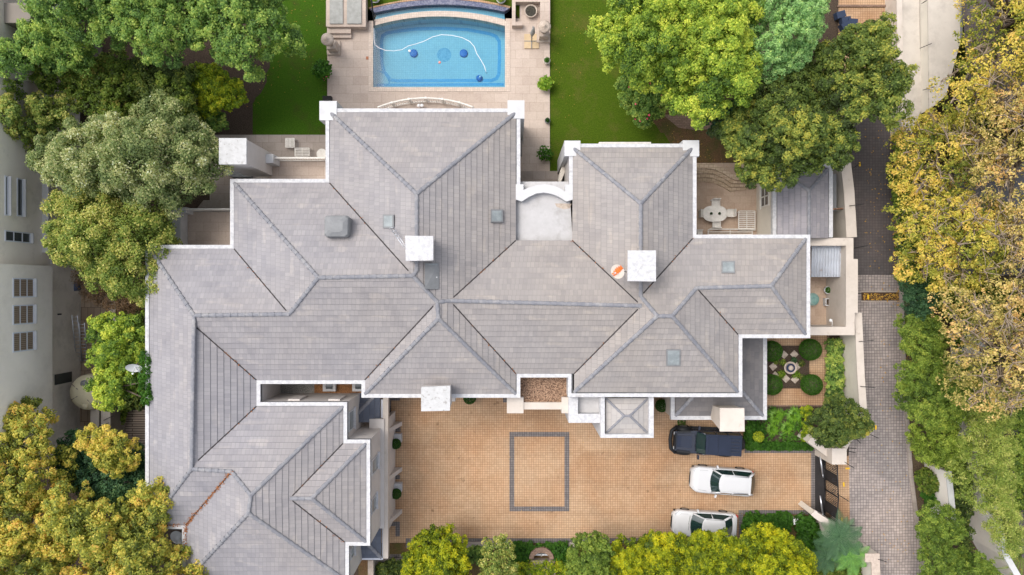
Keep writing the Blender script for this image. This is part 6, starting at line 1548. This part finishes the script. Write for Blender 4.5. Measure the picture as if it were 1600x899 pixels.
G_N = 'trees along the north east garden'
tree('broad_tree', 'bright yellow green broad tree spreading over the right lawn', 'tree', [(925, 30), (920, 8), (950, 18), (962, 0), (975, -60), (1195, -60), (1180, 20), (1172, 60), (1185, 100), (1180, 150), (1140, 165), (1110, 188), (1080, 190), (1075, 178), (1050, 165), (1048, 130), (1025, 120), (990, 125), (965, 108), (945, 92), (930, 85), (945, 60), (950, 45)], 5, 12, 'ashbright', .16, 1.15, .37, group=G_N, trunk=(1070, 70), tint_lobe=.55)
tree('rose_shrub', 'dark green shrub dotted with pink flowers below the bright tree', 'shrub', [(955, 165), (968, 150), (965, 125), (990, 118), (1025, 125), (1045, 160), (1035, 180), (1012, 196), (995, 190), (985, 170), (968, 160)], 1.5, 4, 'ash', .16, .6, .24, trunk=(1005, 158), flowers=(26, .18, 'pinkpetal'))
tree('cypress_tree', 'pale feathery grey green conifer between the two leafy trees', 'tree', [(1172, 90), (1165, 60), (1180, 20), (1200, -60), (1300, -60), (1290, 20), (1280, 60), (1258, 95), (1230, 112), (1200, 120), (1180, 110)], 5, 11, 'cypress', .14, .85, .24, group=G_N, trunk=(1230, 30), aspect=.4, tint_lobe=.2, dens=.95)
tree('dark_tree', 'dark glossy tree with lime tips overhanging the outbuilding roof', 'tree', [(1120, 205), (1135, 180), (1170, 150), (1190, 120), (1222, 118), (1258, 110), (1275, 85), (1290, 130), (1300, 190), (1320, 215), (1330, 245), (1300, 262), (1270, 258), (1240, 285), (1205, 285), (1180, 290), (1165, 280), (1150, 255), (1130, 235)], 4.5, 9.5, 'deeptip', .16, .95, .32, group=G_N, trunk=(1225, 200), tint_lobe=.7)
tree('dark_tree', 'lime tipped green tree spreading from the garden over the dark road', 'tree', [(1282, 75), (1300, 55), (1335, 50), (1365, 35), (1395, 22), (1405, 38), (1385, 60), (1398, 78), (1392, 105), (1425, 112), (1430, 135), (1408, 150), (1408, 180), (1380, 190), (1345, 185), (1330, 200), (1352, 230), (1340, 245), (1315, 235), (1300, 200), (1285, 150)], 5, 10.5, 'deeptip', .16, .95, .32, group=G_N, trunk=(1325, 140), tint_lobe=.7)
tree('dark_tree', 'shaded teal green tree under the bright tree beside the mulch bed', 'tree', [(1110, 165), (1150, 150), (1185, 130), (1180, 170), (1150, 200), (1125, 212), (1108, 195)], 3, 6.5, 'teal', .16, .8, .3, group=G_N, trunk=(1145, 175))

G_E = 'autumn trees beyond the road'
E = dict(group=G_E, bark='palebark', limbs=60, twigs=4, inner=.08, tint_lobe=.8)
tree('autumn_tree', 'sparse yellow autumn tree over the pale blank walls at the top right', 'tree', [(1480, 120), (1500, 60), (1515, 30), (1522, -60), (1660, -60), (1660, 70), (1600, 120), (1560, 150), (1520, 190), (1475, 185), (1462, 160)], 5, 11, 'autumnyel', .16, .8, .3, trunk=(1545, 60), open_=.38, dens=.24, **E)
tree('autumn_tree', 'pale gold autumn tree with bare twigs at the right edge', 'tree', [(1500, 200), (1540, 150), (1600, 110), (1660, 100), (1660, 330), (1600, 340), (1545, 320), (1510, 270)], 5, 11, 'autumnpale', .16, .85, .3, trunk=(1575, 220), open_=.33, dens=.25, **E)
tree('autumn_tree', 'olive yellow autumn tree where the road goes under the green tree', 'tree', [(1400, 205), (1425, 185), (1460, 172), (1510, 180), (1540, 220), (1530, 270), (1500, 300), (1460, 310), (1430, 330), (1408, 320), (1395, 250)], 3.5, 8.5, 'autumnyel', .16, .85, .3, trunk=(1460, 245), open_=.28, dens=.3, **E)
tree('autumn_tree', 'dense golden yellow autumn tree halfway up the right side', 'tree', [(1408, 320), (1440, 310), (1500, 300), (1560, 320), (1590, 360), (1580, 420), (1540, 445), (1480, 455), (1440, 440), (1412, 420), (1406, 360)], 4, 9, 'autumnyel', .16, .95, .32, trunk=(1490, 375), dens=.42, open_=.15, **E)
tree('autumn_tree', 'pale autumn tree with grey bare branches at the middle of the right edge', 'tree', [(1560, 320), (1600, 330), (1660, 330), (1660, 520), (1600, 520), (1560, 500), (1540, 450), (1580, 400)], 5, 10.5, 'autumnpale', .16, .85, .3, trunk=(1600, 420), open_=.33, dens=.25, **E)
tree('autumn_tree', 'thin autumn tree with many bare grey twigs above the clipped hedges', 'tree', [(1460, 460), (1500, 450), (1560, 470), (1620, 520), (1650, 600), (1600, 640), (1540, 650), (1500, 640), (1480, 600), (1490, 540), (1465, 500)], 5, 10, 'autumnpale', .16, .85, .3, trunk=(1560, 560), open_=.45, dens=.2, **E)
tree('wild_shrub', 'dark green undergrowth showing between the autumn trees on the right', 'shrub', [(1400, 200), (1430, 230), (1440, 350), (1440, 430), (1600, 460), (1660, 500), (1660, 620), (1560, 640), (1530, 600), (1480, 470), (1414, 430), (1404, 330)], .3, 2.8, 'hedge', .24, .9, .34, trunk=(1520, 480), tint_lobe=.8)
tree('wild_shrub', 'mixed low greenery under the trees at the top right', 'shrub', [(1500, 40), (1660, 40), (1660, 330), (1560, 320), (1480, 280), (1440, 215), (1520, 160)], .3, 2.8, 'olive', .24, .9, .34, trunk=(1580, 180))

G_H = 'clipped conifers along the road'
Hh = dict(group=G_H, aspect=.42, tint_lobe=.3, jit=.6)
tree('conifer', 'dark teal conifer just south of the drain channel', 'conifer', [(1412, 440), (1440, 438), (1462, 450), (1458, 490), (1430, 500), (1412, 480)], 2, 5, 'teal', .14, .7, .24, trunk=(1437, 468), **Hh)
tree('conifer', 'bright green conifer beside the road level with the parterre', 'conifer', [(1410, 500), (1440, 492), (1475, 500), (1482, 540), (1460, 560), (1425, 562), (1410, 540)], 2, 5, 'hedge', .14, .75, .26, trunk=(1445, 528), **Hh)
tree('conifer', 'wide bright green conifer beside the road above the yellow green one', 'conifer', [(1410, 565), (1440, 555), (1490, 560), (1518, 590), (1520, 640), (1490, 668), (1450, 668), (1422, 645), (1412, 610)], 2, 5.5, 'hedge', .14, .85, .27, trunk=(1465, 612), **Hh)
tree('conifer', 'rounded yellow green conifer with a pale crown beside the road', 'conifer', [(1425, 671), (1460, 660), (1500, 670), (1518, 700), (1505, 725), (1470, 732), (1440, 715), (1425, 700)], 1.8, 4.8, 'hedgeyel', .14, .75, .25, trunk=(1470, 697), **Hh)
tree('small_shrub', 'small shrub with reddish brown centre at the road kerb', 'shrub', [(1432, 740), (1450, 735), (1468, 750), (1462, 770), (1440, 770)], .5, 1.8, 'olive', .15, .4, .2, trunk=(1448, 755))
tree('small_shrub', 'tiny dark green clipped square bush at the road kerb', 'shrub', [(1441, 770), (1458, 770), (1460, 788), (1443, 788)], .2, 1.3, 'box', .13, .35, .17, trunk=(1450, 780))
tree('conifer', 'green conifer with golden tips near the bottom of the road', 'conifer', [(1440, 792), (1470, 788), (1500, 805), (1502, 835), (1480, 860), (1448, 862), (1440, 830)], 1.8, 4.8, 'hedge', .14, .75, .26, trunk=(1468, 826), **Hh)
tree('conifer', 'mid green conifer cut by the bottom edge beside the road', 'conifer', [(1442, 862), (1480, 858), (1520, 862), (1560, 890), (1570, 960), (1445, 960)], 1.8, 4.8, 'hedge', .14, .8, .26, trunk=(1490, 905), **Hh)
tree('creeper', 'green creeper hanging over the long pale wall on the right', 'creeper', [(1505, 560), (1545, 560), (1560, 640), (1566, 720), (1580, 800), (1600, 850), (1590, 860), (1560, 810), (1538, 780), (1530, 700), (1500, 640)], 2.6, 4.2, 'weep', .17, .5, .24, trunk=(1560, 700), aspect=.35, dens=.6, open_=.25, tint_lobe=.6)
tree('hedge', 'dark hedge running down between the white walls on the right', 'hedge', [(1490, 725), (1510, 722), (1512, 790), (1508, 850), (1520, 880), (1500, 880), (1492, 820)], .5, 2.6, 'deep', .18, .5, .24, trunk=(1500, 790))
tree('weeping_tree', 'wispy pale green drooping tree at the lower right edge', 'tree', [(1500, 700), (1530, 650), (1545, 600), (1575, 600), (1580, 700), (1578, 790), (1600, 830), (1592, 880), (1570, 860), (1540, 800), (1510, 780), (1500, 740)], 3, 7, 'weep', .17, .7, .32, trunk=(1555, 720), aspect=.25, jit=1.0, dens=.6, open_=.18, limbs=12, twigs=1, bark='bark')
tree('small_tree', 'narrow green tree in the right bottom corner beside the lane', 'tree', [(1588, 640), (1640, 640), (1640, 800), (1590, 800), (1580, 720)], 1, 4, 'hedge', .16, .6, .28, trunk=(1610, 720), open_=.3)

tree('spreading_tree', 'round dense green tree with rust tips beside the gate and road', 'tree', [(1266, 660), (1280, 640), (1300, 630), (1328, 624), (1345, 640), (1360, 655), (1358, 670), (1335, 682), (1318, 690), (1300, 698), (1280, 694), (1268, 680)], 2.8, 6, 'deep', .14, .7, .26, trunk=(1306, 664), tint_lobe=.5)
tree('small_shrub', 'rust coloured branch end hanging over the boundary wall corner', 'shrub', [(1338, 665), (1352, 660), (1362, 666), (1350, 680), (1338, 678)], 3.2, 4.2, 'autumn', .14, .3, .17, trunk=(1345, 668), zg=2.42)
G_G = 'golden bushes along the south of the driveway'
GB = dict(tint_lobe=.5, dome=.5)
tree('golden_bush', 'rounded yellow green clumpy tree at the left end of the south bed', 'tree', [(634, 870), (648, 845), (665, 832), (690, 826), (715, 838), (726, 860), (732, 885), (728, 950), (630, 950)], 2, 5.2, 'goldbush', .15, .62, .27, group=G_G, trunk=(682, 880), **GB)
tree('small_tree', 'thin green tree with reddish tips left of the stone grotto', 'tree', [(752, 870), (758, 850), (775, 842), (790, 838), (800, 855), (806, 880), (800, 940), (756, 940)], 2, 4.8, 'palevarg', .14, .5, .2, trunk=(780, 880), dens=.6, open_=.15)
tree('small_tree', 'mid green upright tree right of the stone grotto', 'tree', [(890, 870), (898, 846), (915, 836), (940, 838), (955, 852), (958, 880), (952, 950), (888, 950)], 2, 5, 'hedge', .15, .55, .2, trunk=(923, 880))
tree('golden_bush', 'golden yellow bush with a brown gap just right of the upright tree', 'tree', [(955, 868), (962, 848), (985, 840), (1005, 848), (1012, 870), (1020, 950), (955, 950)], 2, 4.8, 'goldbush', .14, .62, .27, group=G_G, trunk=(985, 888), **GB)
tree('golden_bush', 'golden yellow bush in the middle of the row below the white saloon', 'tree', [(1005, 848), (1025, 838), (1050, 838), (1072, 845), (1080, 870), (1075, 950), (1015, 950)], 2, 4.8, 'goldbush', .14, .62, .27, group=G_G, trunk=(1045, 885), **GB)
tree('golden_bush', 'golden yellow bush overlapping the tail of the white saloon', 'tree', [(1075, 850), (1095, 835), (1125, 828), (1150, 845), (1162, 870), (1158, 950), (1078, 950)], 2.1, 5, 'goldbush', .14, .62, .27, group=G_G, trunk=(1115, 885), **GB)
tree('golden_bush', 'largest golden yellow bush at the right end of the row', 'tree', [(1150, 850), (1165, 832), (1190, 822), (1215, 828), (1240, 842), (1262, 862), (1278, 885), (1270, 950), (1160, 950)], 2, 5.2, 'goldbush', .15, .62, .27, group=G_G, trunk=(1210, 885), **GB)
tree('small_shrub', 'dark brownish twiggy shrub between the golden bushes and saloon', 'shrub', [(998, 842), (1020, 835), (1040, 842), (1030, 860), (1005, 860)], 2, 4.0, 'olive', .13, .4, .18, trunk=(1018, 850))
tree('hedge', 'low dark green hedge behind the stone grotto', 'hedge', [(801, 850), (888, 850), (888, 876), (872, 886), (868, 872), (860, 862), (845, 858), (830, 862), (822, 880), (801, 880)], .1, .9, 'box', .13, .4, .17, trunk=(810, 862))
tree('small_shrub', 'dark green clump in the south bed between kerb and thin tree', 'shrub', [(730, 858), (755, 855), (760, 875), (745, 882), (731, 876)], .2, 1.2, 'ash', .15, .4, .18, trunk=(744, 866))
tree('small_shrub', 'dark low shrub below the arcade at the bottom of the picture', 'shrub', [(590, 885), (608, 878), (634, 880), (640, 940), (590, 940)], .2, 1.2, 'deep', .15, .4, .2, trunk=(612, 895))
tree('flower_clump', 'pale yellow flower spikes in front of the stone grotto', 'flowers', [(800, 884), (822, 880), (870, 884), (890, 870), (890, 940), (800, 940)], .3, 1.3, 'limey', .12, .4, .2, trunk=(845, 900), dens=.35, open_=.3)
tree('hedge', 'low clipped green hedge along the bed below the driveway entrance', 'hedge', [(1163, 806), (1236, 806), (1236, 822), (1230, 850), (1163, 850)], .1, .9, 'box', .14, .4, .18, trunk=(1190, 815), open_=.15)
tree('hedge', 'clipped green hedge between the white meter box and gate wall', 'hedge', [(1248, 806), (1270, 806), (1282, 830), (1290, 850), (1275, 870), (1250, 850), (1248, 825)], .1, 1.1, 'box', .14, .45, .18, trunk=(1262, 820))
c = P(1258, 843, .6); pp, dd = leafball(c[0], c[1], .55, .45, 2600, .1); t = empty('clipped_ball', (c[0], c[1], .03), 'small clipped green ball in the bed by the tree fern', 'topiary'); leaves_mesh('foliage', pp, dd, .09, LM['box'], t)
b = MB(); b.tube([(c[0], c[1], .03), (c[0], c[1], .5)], .05, 6); b.build('stem', M['bark'], t)

# parterre balls
balls = [(1206, 549, 16.5, 'north west'), (1266.5, 546.5, 17, 'north east'), (1206, 601.5, 16.5, 'south west'), (1268.5, 601.5, 16.5, 'south east')]
for i, (x, y, rpx, l) in enumerate(balls):
    c = P(x, y, .75); r = rpx / FP * 49.2
    t = empty('clipped_ball', (c[0], c[1], .04), 'large clipped green ball in the ' + l + ' corner of the parterre', 'topiary', 'clipped balls in the parterre corners')
    pp, dd = leafball(c[0], c[1], .72, r, 9000, .1, up=-.7, rough=.10); leaves_mesh('foliage', pp, dd, .075, LM['box'], t, jit=.9, aspect=.4)
    b = MB(); b.lathe(c[0], c[1], [(r * .5, .06), (r * .85, .4), (r * .86, .8), (r * .6, 1.2), (r * .2, 1.36)], 18); b.build('inner_twigs', M['bark'], t)
for (x, y, r, l, m_) in ((1223, 567, .28, 'yellowish tuft north west of the urn', 'hedge'), (1240, 563, .25, 'dark teal tuft north of the urn', 'teal'), (1221, 585, .36, 'lime green clump south west of the urn', 'lime'), (1243, 585, .34, 'lime green clump south of the urn', 'lime'), (1252, 568, .28, 'dark green clump east of the urn', 'deep'), (1212, 565, .22, 'small tuft beside the western stone', 'hedge'), (1254, 590, .26, 'low dark clump near the south east ball', 'deep')):
    c = P(x, y, .1); pp, dd = leafball(c[0], c[1], .12, r, 420, .1, zsq=.6, up=-.1, rough=.6); leaves_mesh('low_plant', pp, dd, .1, LM[m_], None, label=l + ' in the parterre', cat='plant')
tree('hedge', 'narrow green hedge strip between the parterre and the boundary wall', 'hedge', [(1294, 535), (1315, 530), (1316, 600), (1316, 642), (1296, 642), (1294, 590)], .1, .9, 'ash', .14, .35, .17, trunk=(1305, 590), tint_lobe=.8, dens=.8)

# strap leaved bed and its shrubs
def strap_clump(px, py, r, n_, mt, **kw):
    c = P(px, py, .1); b = MB()
    for k in range(n_):
        a = 2 * math.pi * (k + random.random() * .6) / n_; L = r * random.uniform(.7, 1.1); h = .32 * random.uniform(.8, 1.3); w_ = .035; dx, dy = math.cos(a), math.sin(a); px_, py_ = -dy * w_, dx * w_
        q = [(c[0] + dx * .04, c[1] + dy * .04, .08), (c[0] + dx * L * .5, c[1] + dy * L * .5, .08 + h), (c[0] + dx * L, c[1] + dy * L, .08 + h * .55)]
        i = len(b.v); b.add([(q[0][0] - px_, q[0][1] - py_, q[0][2]), (q[0][0] + px_, q[0][1] + py_, q[0][2]), (q[1][0] - px_, q[1][1] - py_, q[1][2]), (q[1][0] + px_, q[1][1] + py_, q[1][2]), q[2]], [(0, 1, 3, 2), (2, 3, 4)])
    return b.build('strap_leaf_plant', mt, None, **kw)
M['strap'] = mat('strap_leaves', (.09, .21, .015), (.17, .33, .025), 5, .5)
M['strap2'] = mat('deep_strap_leaves', (.04, .12, .01), (.09, .2, .02), 5, .5)
random.seed(21)
big = [(1240, 648, .75, 'largest of the strap leaved clumps, right of the parterre corner'), (1212, 650, .7, 'strap leaved clump in the middle of the bed below the parterre'), (1205, 670, .6, 'strap leaved clump in the lower middle of the bed'), (1228, 668, .6, 'strap leaved clump below the largest one')]
pts_ = []
for _ in range(900):
    x, y = random.uniform(1170, 1262), random.uniform(640, 698)
    if x < 1197 and y < 658: continue
    if all(math.hypot(x - a, y - b_) > 9 for a, b_ in pts_): pts_.append((x, y))
sm = MB()
for (x, y) in pts_:
    c = P(x, y, .1)
    r = random.uniform(.28, .5)
    for k in range(24):
        a = random.random() * 6.283; L = r * random.uniform(.6, 1.1); h = .25 * random.uniform(.7, 1.3); w_ = .03; dx, dy = math.cos(a), math.sin(a); px_, py_ = -dy * w_, dx * w_
        sm.add([(c[0] - px_, c[1] - py_, .06), (c[0] + px_, c[1] + py_, .06), (c[0] + dx * L * .5 - px_, c[1] + dy * L * .5 - py_, .06 + h), (c[0] + dx * L * .5 + px_, c[1] + dy * L * .5 + py_, .06 + h), (c[0] + dx * L, c[1] + dy * L, .06 + h * .6)], [(0, 1, 3, 2), (2, 3, 4)])
tag(sm.build('ground_cover', M['strap2']), 'dense green strap leaved ground cover in the bed behind the blue car', 'ground cover', kind='stuff')
for (x, y, r, l) in big: strap_clump(x, y, r, 46, M['strap'], label=l, cat='plant', group='strap leaved clumps in the bed')
tree('hedge', 'low bright clipped edge of the bed along the grey paving border', 'hedge', [(1166, 693), (1270, 693), (1272, 702), (1166, 702)], .1, .55, 'box', .11, .2, .12, trunk=(1200, 697), dens=.8)
tree('small_shrub', 'yellow green slender shrub beside the spreading tree', 'shrub', [(1252, 636), (1268, 636), (1266, 660), (1256, 690), (1250, 680), (1256, 655)], .3, 1.4, 'limey', .14, .35, .17, trunk=(1260, 660))
tree('small_shrub', 'bright green low shrub just behind the spare wheel of the blue car', 'shrub', [(1166, 664), (1190, 662), (1196, 680), (1185, 698), (1166, 696)], .2, 1.0, 'box', .13, .35, .17, trunk=(1180, 682))
c = P(1184, 682, .8); pp, dd = leafball(c[0], c[1], .95, .38, 2200, .1); t = empty('clipped_ball', (c[0], c[1], .03), 'light green clipped ball behind the blue car', 'topiary'); leaves_mesh('foliage', pp, dd, .09, LM['limey'], t)
b = MB(); b.tube([(c[0], c[1], .03), (c[0], c[1], .9)], .04, 6); b.build('stem', M['bark'], t)

# tree ferns
def fern(px, py, zc_, n_, L0, label, lm='fern', a0=0.0, arc=6.283):
    c = Vector(P(px, py, zc_)); g = P(px, py, 0); t = empty('tree_fern', (c.x, c.y, .03), label, 'tree fern', 'tree ferns by the gate wall')
    b = MB(); b.tube([(c.x, c.y, .03), (c.x, c.y, zc_)], [.14, .11], 8); b.build('trunk', M['bark'], t)
    for k in range(n_):
        a = a0 + arc * (k + random.uniform(-.25, .25)) / n_; L = L0 * random.uniform(.8, 1.1); PP_ = []; TT_ = []; b = MB(); spine = []
        dx, dy = math.cos(a), math.sin(a)
        for i in range(15):
            s_ = i / 14; spine.append(Vector((c.x + dx * L * s_, c.y + dy * L * s_, zc_ + .55 * math.sin(s_ * 2.2) * L / 2 - .25 * s_ * L)))
        b.tube(spine, [.02 * (1 - i / 16) for i in range(15)], 4)
        for i in range(1, 36):
            s_ = i / 36; j = min(13, int(s_ * 14)); p = spine[j].lerp(spine[j + 1], s_ * 14 - j); w_ = .36 * L0 / 1.6 * math.sin(math.pi * min(1, s_ * .93 + .1)) ** .8
            for sd_ in (-1, 1):
                n1 = Vector((-dy * sd_, dx * sd_, 0)); f = Vector((dx, dy, 0)); tip = p + n1 * w_ + f * w_ * .35 - Vector((0, 0, .08)); o_ = f * .0105 * L0 / 1.6 * 1.3
                b.add([p - o_, p + o_, p.lerp(tip, .6) + o_ * .9, tip, p.lerp(tip, .6) - o_ * .9], [(0, 1, 2, 3, 4) if sd_ < 0 else (4, 3, 2, 1, 0)])
        b.build('frond', FM[lm], t)
M['fern'] = mat('blue_green_frond', (.07, .145, .06), (.04, .095, .042), 3, .6); M['fernlime'] = mat('lime_frond', (.16, .34, .06), (.09, .22, .05), 3, .6)
FM = {'fern': M['fern'], 'fernlime': M['fernlime']}
fern(1312, 838, 2.6, 15, 1.8, 'large blue green tree fern spreading over the curved wall below the gate')
fern(1330, 870, 2.0, 11, 1.5, 'smaller tree fern with lime tinted fronds near the bottom edge', 'fernlime')
fern(1290, 870, 1.8, 11, 1.5, 'dark tree fern low in the bed left of the large one')
tree('small_shrub', 'rust coloured low shrubs in the corner below the tree ferns', 'shrub', [(1280, 870), (1300, 885), (1345, 880), (1366, 876), (1368, 950), (1280, 950)], .2, 1.0, 'olive', .15, .4, .2, trunk=(1330, 892))
# palm at the very corner
c = Vector(P(1594, 868, 2.5)); t = empty('palm', (c.x, c.y, .02), 'palm with thin yellow green fronds at the bottom right corner', 'palm')
b = MB(); b.tube([(c.x, c.y, .02), (c.x, c.y, 2.5)], [.2, .15], 8); b.build('trunk', M['bark'], t)
for k in range(11):
    a = 1.2 + 3.9 * k / 10; L = 2.0; b = MB(); sp = [Vector((c.x + math.cos(a) * L * s_, c.y + math.sin(a) * L * s_, 2.5 + .7 * math.sin(s_ * 2.6))) for s_ in (0, .25, .5, .75, 1)]; b.tube(sp, .02, 4)
    for i in range(1, 28):
        s_ = i / 28; j = min(3, int(s_ * 4)); p = sp[j].lerp(sp[j + 1], s_ * 4 - j)
        for sd_ in (-1, 1):
            an = a + sd_ * .75; q = p + Vector((math.cos(an), math.sin(an), -.15)) * .45 * (1 - .5 * s_); o_ = Vector((math.cos(a), math.sin(a), 0)) * .018; b.add([p - o_, p + o_, q], [(0, 1, 2)])
    b.build('frond', mat('palm_frond', (.20, .26, .05), (.12, .18, .03), 3, .6) if k == 0 else bpy.data.materials['palm_frond'], t)

# fallen leaves on the ground
def scatter(poly, n_, m, z, size, name, label=None):
    pg = W(poly, 0); xs = [p[0] for p in pg]; ys = [p[1] for p in pg]; b = MB(); k = 0
    while k < n_:
        x, y = random.uniform(min(xs), max(xs)), random.uniform(min(ys), max(ys))
        if not inpoly(x, y, pg): continue
        k += 1; s_ = size * random.uniform(.5, 1.3); an = random.random() * 6.28; dx, dy = math.cos(an) * s_, math.sin(an) * s_; zz = z + random.random() * .03
        b.add([(x + dx, y + dy, zz), (x - dy * .6, y + dx * .6, zz + .01), (x - dx, y - dy, zz + .005), (x + dy * .6, y - dx * .6, zz)], [(0, 1, 2, 3)])
    return b.build(name, m, None, kind='stuff')
M['yleaf'] = mat('fallen_yellow_leaves', (.50, .33, .05), (.38, .17, .04), 8, .8)
scatter([(1393, 190), (1408, 190), (1416, 430), (1425, 600), (1412, 600), (1398, 440), (1392, 330)], 520, M['yleaf'], .03, .075, 'fallen_leaves')
scatter([(1350, 200), (1400, 200), (1408, 450), (1380, 600), (1352, 450)], 130, M['yleaf'], .03, .06, 'fallen_leaves')
scatter([(1348, 459), (1405, 459), (1405, 469), (1348, 469)], 160, M['yleaf'], .03, .06, 'fallen_leaves')
scatter([(1370, 600), (1425, 600), (1440, 880), (1360, 880)], 110, M['yleaf'], .03, .05, 'fallen_leaves')
scatter([(1438, 60), (1448, 60), (1450, 168), (1436, 200), (1432, 168)], 160, M['dryleaf'], .03, .07, 'fallen_leaves')
scatter([(880, 20), (940, 10), (930, 120), (880, 200), (865, 100)], 60, M['yleaf'], .03, .03, 'fallen_leaves')
scatter([(400, 0), (505, 0), (500, 120), (380, 190), (400, 100)], 90, M['yleaf'], .03, .035, 'fallen_leaves')
scatter([(615, 625), (1030, 690), (1270, 710), (1270, 795), (1060, 835), (640, 838)], 70, M['yleaf'], .04, .035, 'fallen_leaves')
scatter([(1040, 190), (1085, 215), (1160, 270), (1100, 250), (1050, 225)], 80, M['yleaf'], .03, .035, 'fallen_leaves')
scatter([(1420, 440), (1640, 440), (1640, 940), (1450, 940)], 900, M['yleaf'], .03, .07, 'fallen_leaves')

print('LEAVES', NL[0])
